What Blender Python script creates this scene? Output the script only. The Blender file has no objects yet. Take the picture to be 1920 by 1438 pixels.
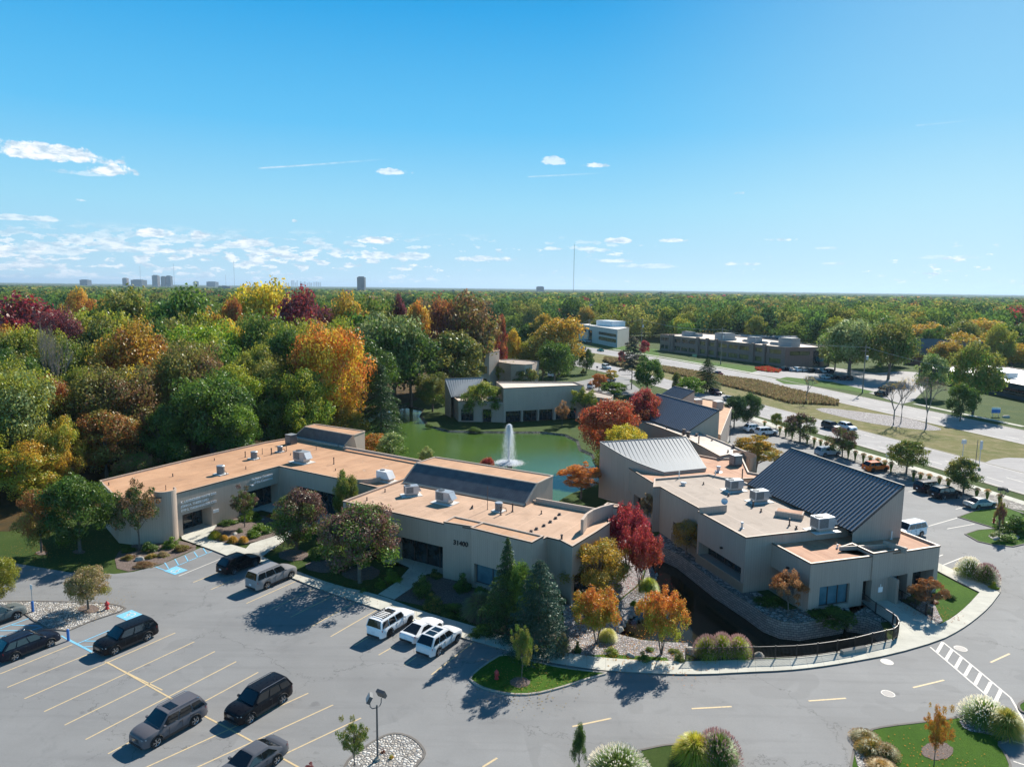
import bpy, bmesh, math, random
import numpy as np
from mathutils import Vector, Matrix
from mathutils.geometry import tessellate_polygon
from math import radians, degrees, sin, cos, pi, atan, atan2, sqrt, hypot
random.seed(7); rng = np.random.default_rng(7)
S = bpy.context.scene; COL = S.collection
# ---------------------------------------------------------------- camera
CH = 30.5; F = 1325.0; ROLL = radians(0.7); PITCH = atan((719-540.5)*cos(ROLL)/F)
fw = Vector((0, cos(PITCH), -sin(PITCH))); r0 = Vector((1, 0, 0)); u0 = r0.cross(fw)
rt = r0*cos(ROLL)+u0*sin(ROLL); up = -r0*sin(ROLL)+u0*cos(ROLL)
cam = bpy.data.cameras.new('camera'); camo = bpy.data.objects.new('camera', cam); COL.objects.link(camo)
cam.sensor_width = 36; cam.lens = 36*F/1920; cam.clip_start = 0.5; cam.clip_end = 90000
m = Matrix.Identity(4)
for i in range(3): m[i][0] = rt[i]; m[i][1] = up[i]; m[i][2] = -fw[i]
m[2][3] = CH; camo.matrix_world = m; S.camera = camo
# ---------------------------------------------------------------- sun, sky, exposure
SAZ = radians(56.5); SEL = radians(37)
sun = bpy.data.lights.new('sun', 'SUN'); sun.energy = 5.0; sun.angle = radians(0.53); sun.color = (1, 0.94, 0.85)
so = bpy.data.objects.new('sun', sun); COL.objects.link(so)
sd = Vector((cos(SEL)*cos(SAZ), cos(SEL)*sin(SAZ), sin(SEL)))
so.rotation_euler = sd.to_track_quat('Z', 'Y').to_euler()
so.location = sd*200
W = bpy.data.worlds.new('World'); S.world = W; W.use_nodes = True
S.view_settings.view_transform = 'Standard'; S.view_settings.look = 'None'
S.view_settings.exposure = 0.62; S.view_settings.gamma = 1.0

class NT:
    def __init__(s, nt): s.nt = nt; s.n = nt.nodes; s.l = nt.links; s.n.clear()
    def new(s, t, **k):
        n = s.n.new(t)
        for a, b in k.items(): setattr(n, a, b)
        return n
    def inp(s, sock, v):
        if isinstance(v, bpy.types.NodeSocket): s.l.new(v, sock)
        else:
            try: sock.default_value = v
            except Exception: sock.default_value = (*v, 1) if len(v) == 3 else v[:3]
    def math(s, op, a, b=0.0, c=None, clamp=False):
        n = s.new('ShaderNodeMath', operation=op, use_clamp=clamp); s.inp(n.inputs[0], a); s.inp(n.inputs[1], b)
        if c is not None: s.inp(n.inputs[2], c)
        return n.outputs[0]
    def vmath(s, op, a, b):
        n = s.new('ShaderNodeVectorMath', operation=op); s.inp(n.inputs[0], a); s.inp(n.inputs[1], b); return n.outputs[0]
    def mix(s, f, a, b, mode='MIX'):
        n = s.new('ShaderNodeMix', data_type='RGBA', blend_type=mode)
        s.inp(n.inputs[0], f); s.inp(n.inputs[6], a); s.inp(n.inputs[7], b); return n.outputs[2]
    def noise(s, vec, scale, detail=3, rough=.5, dist=0.0, out=0):
        n = s.new('ShaderNodeTexNoise'); s.inp(n.inputs['Vector'], vec); n.inputs['Scale'].default_value = scale
        n.inputs['Detail'].default_value = detail; n.inputs['Roughness'].default_value = rough; n.inputs['Distortion'].default_value = dist
        return n.outputs[out]
    def ramp(s, f, *stops, inter='LINEAR'):
        n = s.new('ShaderNodeValToRGB'); s.inp(n.inputs[0], f); cr = n.color_ramp; cr.interpolation = inter
        while len(cr.elements) < len(stops): cr.elements.new(0.5)
        for e, (p, c) in zip(cr.elements, stops):
            e.position = p; e.color = (*c, 1) if not isinstance(c, (int, float)) else (c, c, c, 1)
        return n.outputs[0]
    def mr(s, v, a, b, c=0.0, d=1.0, smooth=False):
        n = s.new('ShaderNodeMapRange'); n.clamp = True
        if smooth: n.interpolation_type = 'SMOOTHSTEP'
        for i, x in enumerate((v, a, b, c, d)): s.inp(n.inputs[i], x)
        return n.outputs[0]

def px_dir(px, py): return (fw+rt*((px-960)/F)-up*((py-719)/F)).normalized()
def sky():
    t = NT(W.node_tree)
    st = t.new('ShaderNodeTexSky', sky_type='NISHITA'); st.sun_disc = False
    st.sun_elevation = SEL; st.sun_rotation = radians(90)-SAZ
    st.altitude = 200; st.air_density = 1.0; st.dust_density = 0.35; st.ozone_density = 2.2
    tc = t.new('ShaderNodeTexCoord'); d = tc.outputs['Generated']
    sx = t.new('ShaderNodeSeparateXYZ'); t.l.new(d, sx.inputs[0]); X, Y, Z = sx.outputs
    az = t.math('ARCTAN2', X, Y); el = t.math('ARCSINE', Z)
    # flat cumulus fields seen edge-on: project the direction on a cloud deck
    cb = t.new('ShaderNodeCombineXYZ'); t.l.new(t.math('MULTIPLY', az, 15.0), cb.inputs[0])
    t.l.new(t.math('MULTIPLY', el, 48.0), cb.inputs[1]); cb.inputs[2].default_value = 3.3
    n1 = t.noise(cb.outputs[0], 2.8, 8, .58); n2 = t.noise(cb.outputs[0], 0.42, 2, .5)
    nn = t.math('ADD', n1, t.math('MULTIPLY', t.math('SUBTRACT', n2, .5), .5))
    # denser low down and to the left
    lo = t.math('MULTIPLY', t.mr(el, 0.0, 0.006, .4, 1), t.mr(el, 0.04, 0.075, 1, 0))
    side = t.mr(az, -0.62, 0.35, 1.0, 0.0)
    th = t.math('SUBTRACT', 0.635, t.math('MULTIPLY', side, 0.17))
    bank = t.math('MULTIPLY', t.math('MULTIPLY', t.mr(nn, th, t.math('ADD', th, 0.05), 0, 1, True), lo), 0.9)
    cov = bank
    fine = t.noise(d, 38, 7, .62)
    cl = [(95, 292, 112, 17, .95), (213, 323, 46, 11, .9), (150, 325, 50, 6, .35), (740, 324, 30, 7, .7), (1042, 304, 26, 9, .6),
          (1121, 311, 28, 6, .75), (1386, 363, 18, 4, .8), (316, 441, 72, 10, .95), (467, 458, 50, 9, .9), (708, 452, 38, 8, 1),
          (45, 410, 60, 6, .6), (150, 376, 14, 4, .5), (925, 487, 60, 7, .8), (750, 482, 55, 10, .75), (590, 457, 24, 6, .7), (640, 474, 30, 10, .6),
          (1160, 453, 26, 6, .85), (1268, 452, 34, 4, .8), (1470, 450, 36, 4, .7), (1385, 496, 38, 4, .7), (1145, 490, 34, 4, .7), (1105, 466, 26, 4, .7), (1027, 467, 24, 4, .7), (553, 415, 8, 4, .7),
          (1545, 466, 30, 3, .4), (1560, 495, 30, 3, .4), (1225, 500, 60, 5, .45), (1800, 483, 60, 4, .3), (200, 455, 60, 9, .7), (60, 470, 90, 12, .6), (255, 470, 90, 9, .5)]
    for (px, py, wx, wy, op) in cl:
        v = px_dir(px, py); a0 = atan2(v.x, v.y); e0 = math.asin(v.z)
        u = t.math('DIVIDE', t.math('SUBTRACT', az, a0), wx/F)
        dv = t.math('SUBTRACT', el, e0)
        w = t.math('DIVIDE', dv, wy/F*1.0)
        # flat base: squash below the centre
        w = t.math('MULTIPLY', w, t.mr(dv, -0.0005, 0.0005, 1.7, 0.9))
        r2 = t.math('ADD', t.math('MULTIPLY', u, u), t.math('MULTIPLY', w, w))
        val = t.math('ADD', t.math('SUBTRACT', 1.0, r2), t.math('MULTIPLY', t.math('SUBTRACT', fine, .52), 5.0))
        c = t.math('MULTIPLY', t.mr(val, 0.0, .6, 0, op, True), t.mr(r2, 1.6, 2.6, 1, 0))
        cov = t.math('MAXIMUM', cov, c)
    for (x0, y0, x1, y1, w, op) in [(482, 316, 730, 298, 1.3, .5), (988, 332, 1140, 324, 1.2, .35), (1490, 388, 1500, 387, 1, .1), (1716, 236, 1830, 225, 1.2, .15)]:
        a, b = px_dir(x0, y0), px_dir(x1, y1)
        A0, E0, A1, E1 = atan2(a.x, a.y), math.asin(a.z), atan2(b.x, b.y), math.asin(b.z)
        f = t.math('DIVIDE', t.math('SUBTRACT', az, A0), A1-A0)
        line = t.math('ABSOLUTE', t.math('SUBTRACT', t.math('SUBTRACT', el, E0), t.math('MULTIPLY', f, E1-E0)))
        mk = t.math('MULTIPLY', t.mr(line, 0.3*w/F, 1.5*w/F, op, 0), t.math('MULTIPLY', t.mr(f, 0, .03, 0, 1), t.mr(f, .3, 1, 1, 0)))
        cov = t.math('MAXIMUM', cov, mk)
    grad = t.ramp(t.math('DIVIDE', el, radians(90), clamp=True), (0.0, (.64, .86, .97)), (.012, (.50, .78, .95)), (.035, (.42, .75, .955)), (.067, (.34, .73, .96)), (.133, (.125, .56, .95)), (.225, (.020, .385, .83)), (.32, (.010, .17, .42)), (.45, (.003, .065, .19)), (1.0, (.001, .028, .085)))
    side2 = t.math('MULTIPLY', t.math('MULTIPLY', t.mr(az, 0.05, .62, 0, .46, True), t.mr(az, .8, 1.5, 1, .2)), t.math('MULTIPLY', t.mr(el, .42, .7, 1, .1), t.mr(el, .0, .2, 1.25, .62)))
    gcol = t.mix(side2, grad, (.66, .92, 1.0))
    g10 = t.new('ShaderNodeVectorMath', operation='SCALE'); t.l.new(gcol, g10.inputs[0]); t.l.new(t.mr(Y, -.1, .6, 8.2, 5.8), g10.inputs['Scale'])  # added fill: sky brightened behind the camera for walls facing it
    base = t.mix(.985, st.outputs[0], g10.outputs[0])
    white = t.mix(t.mr(t.noise(cb.outputs[0], 4.0, 4, .6), .38, .58), (3.3, 4.3, 5.2), (6.6, 6.7, 6.8))
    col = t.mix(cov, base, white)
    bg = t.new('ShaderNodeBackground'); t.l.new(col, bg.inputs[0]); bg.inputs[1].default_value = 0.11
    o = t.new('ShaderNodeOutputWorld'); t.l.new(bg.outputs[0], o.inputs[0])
sky()

# ---------------------------------------------------------------- helpers
def G(px, py, z=0.0):
    d = fw+rt*((px-960)/F)-up*((py-719)/F); k = (z-CH)/d.z; return (d.x*k, d.y*k)
def at(px, py, Y):
    d = fw+rt*((px-960)/F)-up*((py-719)/F); k = Y/d.y; return Vector((d.x*k, Y, CH+d.z*k))
def GL(pts, z=0.0): return [G(p[0], p[1], z) if p[0] is not None and len(p) == 2 else (p[0], p[1]) for p in pts]
def W2(p): return (p[0], p[1], 'w')   # marks a world-space point inside a pixel list
def poly_area(P): return 0.5*sum(P[i][0]*P[(i+1) % len(P)][1]-P[(i+1) % len(P)][0]*P[i][1] for i in range(len(P)))
def ccw(P): return list(P) if poly_area(P) > 0 else list(reversed(P))
def offset(P, d):
    """outward offset of a closed CCW polygon; d scalar or list"""
    n = len(P); out = []
    for i in range(n):
        a, b, c = Vector(P[i-1][:2]), Vector(P[i][:2]), Vector(P[(i+1) % n][:2])
        e1 = (b-a).normalized(); e2 = (c-b).normalized()
        nn = Vector((e1.y+e2.y, -e1.x-e2.x)); L = nn.length
        if L < 1e-6: nn = Vector((e1.y, -e1.x)); L = 1
        nn /= L; k = 1/max(.45, nn.dot(Vector((e1.y, -e1.x))))
        dd = d[i] if isinstance(d, list) else d
        out.append((b.x+nn.x*k*dd, b.y+nn.y*k*dd))
    return out
def smooth(P, it=2, closed=True):
    for _ in range(it):
        Q = []; n = len(P)
        for i in range(n if closed else n-1):
            a, b = P[i], P[(i+1) % n]
            Q += [(a[0]*.75+b[0]*.25, a[1]*.75+b[1]*.25), (a[0]*.25+b[0]*.75, a[1]*.25+b[1]*.75)]
        if not closed: Q = [P[0]]+Q+[P[-1]]
        P = Q
    return P
class MB:
    def __init__(s): s.v = []; s.f = []; s.mi = []; s.uv = []
    def face(s, pts, mi=0, uv=None):
        b = len(s.v); s.v += [tuple(p) for p in pts]; s.f.append(tuple(range(b, b+len(pts)))); s.mi.append(mi)
        s.uv.append(uv if uv else [(p[0], p[1]) for p in pts])
    def box(s, c, sz, rz=0, mi=0, rot=None):
        cx, cy, cz = c; hx, hy, hz = sz[0]/2, sz[1]/2, sz[2]/2; ca, sa = cos(rz), sin(rz); P = []
        for dz in (-hz, hz):
            for dx, dy in ((-hx, -hy), (hx, -hy), (hx, hy), (-hx, hy)):
                if rot is not None:
                    q = rot @ Vector((dx, dy, dz)); P.append((cx+q.x, cy+q.y, cz+q.z))
                else: P.append((cx+dx*ca-dy*sa, cy+dx*sa+dy*ca, cz+dz))
        for q, (a, b) in (((0, 3, 2, 1), (0, 1)), ((4, 5, 6, 7), (0, 1)), ((0, 1, 5, 4), (0, 2)), ((1, 2, 6, 5), (1, 2)), ((2, 3, 7, 6), (0, 2)), ((3, 0, 4, 7), (1, 2))):
            w = [(-hx, -hy), (hx, -hy), (hx, hy), (-hx, hy)]
            uv = [((w[i % 4][0] if a == 0 else w[i % 4][1]), ((-hz if i < 4 else hz) if b == 2 else w[i % 4][1])) for i in q]
            s.face([P[i] for i in q], mi, uv)
    def beam(s, a, b, w, h, mi=0):
        a = Vector(a); b = Vector(b); d = b-a; L = d.length
        if L < 1e-6: return
        q = d.to_track_quat('X', 'Z').to_matrix(); s.box((a+b)/2, (L, w, h), 0, mi, q)
    def prism(s, P, z0, z1, mi=0, top=None, bottom=False):
        P = ccw(P); u = 0
        for i in range(len(P)):
            a, b = P[i], P[(i+1) % len(P)]; L = hypot(b[0]-a[0], b[1]-a[1])
            s.face([(a[0], a[1], z0), (b[0], b[1], z0), (b[0], b[1], z1), (a[0], a[1], z1)], mi, [(u, z0), (u+L, z0), (u+L, z1), (u, z1)]); u += L
        s.flat(P, z1, mi if top is None else top)
    def flat(s, P, z, mi=0, holes=(), zf=None):
        rings = [[Vector((p[0], p[1], 0)) for p in P]]+[[Vector((p[0], p[1], 0)) for p in h] for h in holes]
        allp = [q for r in rings for q in r]
        for t in tessellate_polygon(rings):
            a, b, c = (allp[i] for i in t)
            if (b.x-a.x)*(c.y-a.y)-(c.x-a.x)*(b.y-a.y) < 0: b, c = c, b
            zz = [zf(q.x, q.y) if zf else z for q in (a, b, c)]
            s.face([(a.x, a.y, zz[0]), (b.x, b.y, zz[1]), (c.x, c.y, zz[2])], mi)
    def strip(s, A, B, z, mi=0):
        u = 0
        for i in range(len(A)-1):
            L = hypot(A[i+1][0]-A[i][0], A[i+1][1]-A[i][1]); w = hypot(B[i][0]-A[i][0], B[i][1]-A[i][1])
            s.face([(*A[i][:2], z), (*A[i+1][:2], z), (*B[i+1][:2], z), (*B[i][:2], z)], mi, [(u, 0), (u+L, 0), (u+L, w), (u, w)]); u += L
    def cyl(s, a, b, r0, r1=None, n=8, mi=0, cap=True):
        a = Vector(a); b = Vector(b); r1 = r0 if r1 is None else r1; d = (b-a)
        if d.length < 1e-6: return
        q = d.to_track_quat('Z', 'Y').to_matrix(); L = d.length
        A = []; B = []
        for i in range(n):
            t = 2*pi*i/n; e = q @ Vector((cos(t), sin(t), 0)); A.append(a+e*r0); B.append(b+e*r1)
        for i in range(n):
            j = (i+1) % n; s.face([A[i], A[j], B[j], B[i]], mi, [(i/n, 0), ((i+1)/n, 0), ((i+1)/n, L), (i/n, L)])
        if cap: s.face(B, mi); s.face(list(reversed(A)), mi)
    def tube(s, pts, rs, n=6, mi=0):
        rings = []; pts = [Vector(p) for p in pts]
        for i, p in enumerate(pts):
            d = (pts[min(i+1, len(pts)-1)]-pts[max(i-1, 0)]); q = d.to_track_quat('Z', 'Y').to_matrix()
            r = rs[i] if isinstance(rs, (list, tuple)) else rs
            rings.append([p+q @ Vector((cos(2*pi*k/n)*r, sin(2*pi*k/n)*r, 0)) for k in range(n)])
        for i in range(len(rings)-1):
            for k in range(n):
                j = (k+1) % n; s.face([rings[i][k], rings[i][j], rings[i+1][j], rings[i+1][k]], mi)
    def mesh(s, name, mats, org=(0, 0, 0), smooth_ang=None, weld=False):
        me = bpy.data.meshes.new(name)
        v = np.array(s.v, dtype=np.float64).reshape(-1, 3)-np.array(org)
        me.from_pydata(v.tolist(), [], s.f)
        for mt in (mats if isinstance(mats, (list, tuple)) else [mats]): me.materials.append(mt)
        if len(set(s.mi)) > 1: me.polygons.foreach_set('material_index', s.mi)
        uvl = me.uv_layers.new(name='UVMap'); flat = [c for f in s.uv for p in f for c in p]
        uvl.data.foreach_set('uv', flat)
        if weld:
            bm = bmesh.new(); bm.from_mesh(me); bmesh.ops.remove_doubles(bm, verts=bm.verts, dist=1e-4); bmesh.ops.recalc_face_normals(bm, faces=bm.faces); bm.to_mesh(me); bm.free()
        if smooth_ang is not None:
            me.shade_smooth(); me.set_sharp_from_angle(angle=radians(smooth_ang))
        me.update(); return me
    def build(s, name, mats, parent=None, org=None, smooth_ang=None, weld=False):
        if org is None: org = tuple(parent_world(parent)) if parent is not None else (0, 0, 0)
        o = bpy.data.objects.new(name, s.mesh(name, mats, org, smooth_ang, weld)); COL.objects.link(o)
        if parent is not None: o.parent = parent
        else: o.location = org
        return o
def parent_world(o):
    v = Vector((0, 0, 0))
    while o is not None: v += o.location; o = o.parent
    return v
def tag(o, label=None, cat=None, group=None, kind=None):
    if label: o['label'] = label
    if cat: o['category'] = cat
    if group: o['group'] = group
    if kind: o['kind'] = kind
    return o
def empty(name, loc, label=None, cat=None, group=None, rz=0.0):
    o = bpy.data.objects.new(name, None); COL.objects.link(o); o.location = loc; o.rotation_euler = (0, 0, rz); o.empty_display_size = .5
    return tag(o, label, cat, group)
def struct(name, mb, mat, **k): return tag(mb.build(name, mat, **k), kind='structure')
def inst(name, me, parent=None, loc=(0, 0, 0), rot=(0, 0, 0), sc=(1, 1, 1), color=None):
    o = bpy.data.objects.new(name, me); COL.objects.link(o)
    if parent is not None: o.parent = parent
    o.location = loc; o.rotation_euler = rot; o.scale = sc
    if color is not None: o.color = (*color, 1)
    return o
# ---------------------------------------------------------------- materials
def mat(name, fn, *a, **k):
    m = bpy.data.materials.new(name); m.use_nodes = True; t = NT(m.node_tree)
    o = t.new('ShaderNodeOutputMaterial'); sh = fn(t, *a, **k); t.l.new(sh, o.inputs[0]); return m
def bsdf(t, col, rough=.8, metal=0.0, bump=None, spec=None, bs=1.0, bd=0.02):
    b = t.new('ShaderNodeBsdfPrincipled'); t.inp(b.inputs['Base Color'], col); t.inp(b.inputs['Roughness'], rough); t.inp(b.inputs['Metallic'], metal)
    if spec is not None: b.inputs['Specular IOR Level'].default_value = spec
    if bump is not None:
        n = t.new('ShaderNodeBump'); n.inputs['Strength'].default_value = bs; n.inputs['Distance'].default_value = bd
        t.inp(n.inputs['Height'], bump); t.l.new(n.outputs[0], b.inputs['Normal'])
    return b.outputs[0]
def geo(t): return t.new('ShaderNodeNewGeometry').outputs['Position']
def plain(name, col, rough=.7, metal=0.0, spec=None):
    def f(t):
        v = geo(t); n = t.noise(v, 1.3, 4); return bsdf(t, t.mix(t.mr(n, .3, .7, 0, .25), col, tuple(c*.72 for c in col)), rough, metal, spec=spec)
    return mat(name, f)
def f_asphalt(t, base=(.245, .246, .243), crack=.75):
    v = geo(t); a = t.noise(v, .09, 5, .6); b = t.noise(v, 9, 3, .7); c = t.noise(v, 60, 2)
    col = t.mix(t.mr(a, .3, .7), tuple(x*.82 for x in base), tuple(x*1.16 for x in base))
    pa = t.noise(t.vmath('ADD', v, (40, 11, 0)), .13, 3, .4, .3); col = t.mix(t.math('MULTIPLY', t.mr(pa, .58, .59), t.mr(pa, .66, .65)), col, tuple(x*.94 for x in base))
    col = t.mix(t.mr(b, .25, .75, 0, .3), col, tuple(x*.6 for x in base)); col = t.mix(t.mr(c, .55, .75, 0, .3), col, (.34, .34, .33))
    dn = t.new('ShaderNodeVectorMath', operation='SCALE'); t.l.new(t.noise(v, .6, 5, .65, out=1), dn.inputs[0]); dn.inputs['Scale'].default_value = 3.2
    wv = t.vmath('ADD', v, dn.outputs[0])
    vo = t.new('ShaderNodeTexVoronoi', feature='DISTANCE_TO_EDGE'); t.l.new(wv, vo.inputs['Vector']); vo.inputs['Scale'].default_value = .085
    k = t.math('MULTIPLY', t.mr(vo.outputs[0], 0.0012, .0035, 1, 0), t.mr(t.noise(v, .07, 2), .40, .56, 0, crack))
    vo2 = t.new('ShaderNodeTexVoronoi', feature='DISTANCE_TO_EDGE'); t.l.new(wv, vo2.inputs['Vector']); vo2.inputs['Scale'].default_value = .38
    k2 = t.math('MULTIPLY', t.mr(vo2.outputs[0], 0.002, .009, 1, 0), t.mr(t.noise(t.vmath('ADD', v, (50, 20, 0)), .055, 2), .60, .70, 0, crack*.6))
    k = t.math('MAXIMUM', k, k2)
    col = t.mix(t.math('MULTIPLY', k, .75), col, (.05, .05, .05))
    # pale worn patches and tyre darkening
    s_ = t.noise(v, .28, 4, .7, 1.5); col = t.mix(t.mr(s_, .62, .75, 0, .28), col, (.33, .31, .29)); col = t.mix(t.mr(s_, .40, .28, 0, .22), col, (.10, .105, .11))
    sp = t.noise(t.vmath('ADD', v, (3, 7, 0)), .75, 2, .4); col = t.mix(t.mr(sp, .70, .76, 0, .35), col, (.07, .07, .075))
    mp = t.new('ShaderNodeMapping'); t.l.new(v, mp.inputs[0]); mp.inputs['Rotation'].default_value = (0, 0, radians(32)); mp.inputs['Scale'].default_value = (.05, .9, 1)
    col = t.mix(t.mr(t.noise(mp.outputs[0], 1.0, 4, .6), .5, .68, 0, .22), col, (.12, .12, .125))
    return bsdf(t, col, .85, bump=b, bs=.3)
M = {}
M['asphalt'] = mat('asphalt', f_asphalt)
M['road'] = mat('road asphalt', f_asphalt, base=(.34, .325, .32), crack=.5)
def f_conc(t, base=(.60, .585, .50), joint=1.52, uvj=True):
    v = geo(t); a = t.noise(v, .6, 4, .6); b = t.noise(v, 14, 3)
    col = t.mix(t.mr(a, .3, .7), tuple(x*.85 for x in base), tuple(x*1.1 for x in base)); col = t.mix(t.mr(b, .3, .7, 0, .25), col, tuple(x*.65 for x in base))
    if uvj:
        uv = t.new('ShaderNodeUVMap').outputs[0]; sx = t.new('ShaderNodeSeparateXYZ'); t.l.new(uv, sx.inputs[0])
        fr = t.math('FRACT', t.math('DIVIDE', sx.outputs[0], joint)); k = t.mr(t.math('ABSOLUTE', t.math('SUBTRACT', fr, .5)), .488, .494, 0, .55)
        cell = t.math('FLOOR', t.math('DIVIDE', sx.outputs[0], joint)); wn = t.new('ShaderNodeTexWhiteNoise', noise_dimensions='1D'); t.l.new(cell, wn.inputs['W'])
        col = t.mix(t.mr(wn.outputs[0], 0, 1, 0, .16), col, (.30, .27, .23)); col = t.mix(k, col, (.1, .09, .08))
    return bsdf(t, col, .9)
M['concrete'] = mat('sidewalk concrete', f_conc)
M['curb'] = mat('curb concrete', f_conc, base=(.38, .35, .30), joint=3.0)
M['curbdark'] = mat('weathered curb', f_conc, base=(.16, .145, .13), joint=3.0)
def f_grass(t, A=(.038, .080, .012), B=(.075, .110, .022), dry=(.26, .21, .10), d0=.62, d1=.8):
    v = geo(t); a = t.noise(v, .16, 4, .6); b = t.noise(v, 3.5, 4, .7); c = t.noise(v, 26, 2, .8)
    col = t.mix(t.mr(a, .35, .65), A, B); col = t.mix(t.mr(b, .3, .75, 0, .5), col, tuple(x*.45 for x in A)); col = t.mix(t.mr(c, .45, .8, 0, .5), col, tuple(x*1.6 for x in B))
    col = t.mix(t.mr(t.noise(t.vmath('ADD', v, (9, 4, 0)), .33, 5, .65), d0, d1, 0, .8), col, dry)
    return bsdf(t, col, .95, bump=c, bs=.8, bd=.08, spec=.2)
M['lawn'] = mat('lawn', f_grass)
M['lawn_bright'] = mat('bright mown lawn', f_grass, A=(.045, .120, .007), B=(.075, .155, .012), d0=.72, d1=.9)
M['median'] = mat('dry verge grass', f_grass, A=(.13, .15, .035), B=(.20, .18, .06), dry=(.30, .24, .13), d0=.45, d1=.7)
M['forest_floor'] = mat('leaf litter', f_grass, A=(.05, .045, .02), B=(.08, .055, .02), dry=(.16, .08, .02), d0=.4, d1=.7)
def f_stone(t, sc=3.2, cols=((.62, .60, .56), (.30, .29, .28), (.45, .38, .30)), dark=(.07, .065, .06)):
    v = geo(t); vo = t.new('ShaderNodeTexVoronoi'); t.l.new(v, vo.inputs['Vector']); vo.inputs['Scale'].default_value = sc
    ve = t.new('ShaderNodeTexVoronoi', feature='DISTANCE_TO_EDGE'); t.l.new(v, ve.inputs['Vector']); ve.inputs['Scale'].default_value = sc
    wn = t.new('ShaderNodeSeparateColor'); t.l.new(vo.outputs['Color'], wn.inputs[0])
    col = t.ramp(wn.outputs[0], (0, cols[1]), (.35, cols[2]), (.6, cols[0]), (1, tuple(min(1, x*1.25) for x in cols[0])))
    col = t.mix(t.mr(ve.outputs[0], .02, .12, 1, 0), col, dark); col = t.mix(t.mr(t.noise(v, .4, 3), .4, .7, 0, .35), col, cols[1])
    return bsdf(t, col, .85, bump=ve.outputs[0], bs=1.0, bd=.15)
M['stone'] = mat('river stone', f_stone, sc=4.6, cols=((.55, .53, .49), (.26, .25, .24), (.42, .37, .31)))
M['bedstone'] = mat('weathered bed stone', f_stone, sc=2.4, cols=((.42, .39, .35), (.17, .155, .14), (.28, .25, .21)))
M['gravel'] = mat('grey gravel', f_stone, sc=5.5, cols=((.50, .47, .46), (.24, .22, .22), (.36, .31, .30)))
def f_mulch(t):
    v = geo(t); n = t.noise(v, 9, 4, .8); col = t.ramp(n, (.3, (.055, .038, .03)), (.5, (.15, .11, .09)), (.7, (.30, .23, .20)), (.8, (.42, .34, .30)))
    return bsdf(t, col, .95, bump=n, bs=.8, bd=.05)
M['mulch'] = mat('bark mulch', f_mulch)
def f_siding(t, base=(.47, .37, .295), groove=.25):
    uv = t.new('ShaderNodeUVMap').outputs[0]; sx = t.new('ShaderNodeSeparateXYZ'); t.l.new(uv, sx.inputs[0]); v = geo(t)
    fr = t.math('FRACT', t.math('DIVIDE', sx.outputs[0], groove)); k = t.mr(t.math('ABSOLUTE', t.math('SUBTRACT', fr, .5)), .43, .5, 0, 1)
    k2 = t.mr(t.math('ABSOLUTE', t.math('SUBTRACT', t.math('FRACT', t.math('DIVIDE', sx.outputs[0], 1.22)), .5)), .485, .5, 0, .5)
    # rain streaks run down the boards
    cb = t.new('ShaderNodeCombineXYZ'); t.l.new(sx.outputs[0], cb.inputs[0]); t.l.new(t.math('MULTIPLY', sx.outputs[1], .12), cb.inputs[1])
    st = t.noise(cb.outputs[0], 2.2, 5, .65); n = t.noise(v, .25, 3)
    col = t.mix(t.mr(st, .35, .7, 0, .35), base, tuple(x*.7 for x in base)); col = t.mix(t.mr(n, .4, .65, 0, .25), col, tuple(min(1, x*1.18) for x in base))
    col = t.mix(t.math('MULTIPLY', k, .45), col, tuple(x*.4 for x in base)); col = t.mix(k2, col, tuple(x*.5 for x in base))
    return bsdf(t, col, .75, bump=t.math('SUBTRACT', 1, k), bs=.5, bd=.02)
M['siding'] = mat('tan grooved siding', f_siding)
M['siding2'] = mat('taupe stucco siding', f_siding, base=(.41, .325, .27), groove=.3)
def f_roof(t, A=(.46, .245, .13), B=(.56, .325, .185), ang=-31, seam=2.4, stain=.7):
    v = geo(t); mp = t.new('ShaderNodeMapping'); t.l.new(v, mp.inputs[0]); mp.inputs['Rotation'].default_value = (0, 0, radians(-ang))
    r = mp.outputs[0]; sx = t.new('ShaderNodeSeparateXYZ'); t.l.new(r, sx.inputs[0])
    cb = t.new('ShaderNodeCombineXYZ'); t.l.new(sx.outputs[0], cb.inputs[0]); t.l.new(t.math('MULTIPLY', sx.outputs[1], .10), cb.inputs[1])
    n = t.noise(cb.outputs[0], 1.1, 5, .6); b = t.noise(v, .22, 5, .65); c = t.noise(v, 12, 3)
    col = t.mix(t.mr(n, .3, .7), A, B); col = t.mix(t.mr(b, .45, .7, 0, stain), col, tuple(min(1, x*1.22) for x in B)); col = t.mix(t.mr(b, .42, .25, 0, stain*.7), col, tuple(x*.62 for x in A))
    col = t.mix(t.mr(c, .3, .8, 0, .2), col, tuple(x*.6 for x in A))
    fr = t.math('FRACT', t.math('DIVIDE', sx.outputs[0], seam)); k = t.mr(t.math('ABSOLUTE', t.math('SUBTRACT', fr, .5)), .48, .492, 0, .5)
    pd = t.noise(t.vmath('ADD', v, (20, 3, 0)), .45, 4, .6, .8); col = t.mix(t.math('MULTIPLY', t.mr(pd, .56, .60, 0, 1), .22), col, tuple(x*.6 for x in A)); col = t.mix(t.mr(pd, .66, .72, 0, .35), col, (.55, .50, .46))
    col = t.mix(k, col, tuple(min(1, x*1.3) for x in B))
    return bsdf(t, col, .8, bump=c, bs=.2)
M['roofA'] = mat('orange tan membrane roof', f_roof)
M['roofA2'] = mat('sun bleached membrane roof', f_roof, A=(.46, .285, .18), B=(.57, .375, .25))
M['roofB'] = mat('beige membrane roof', f_roof, A=(.37, .295, .235), B=(.43, .35, .285), ang=18, seam=5.2, stain=.4)
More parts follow.
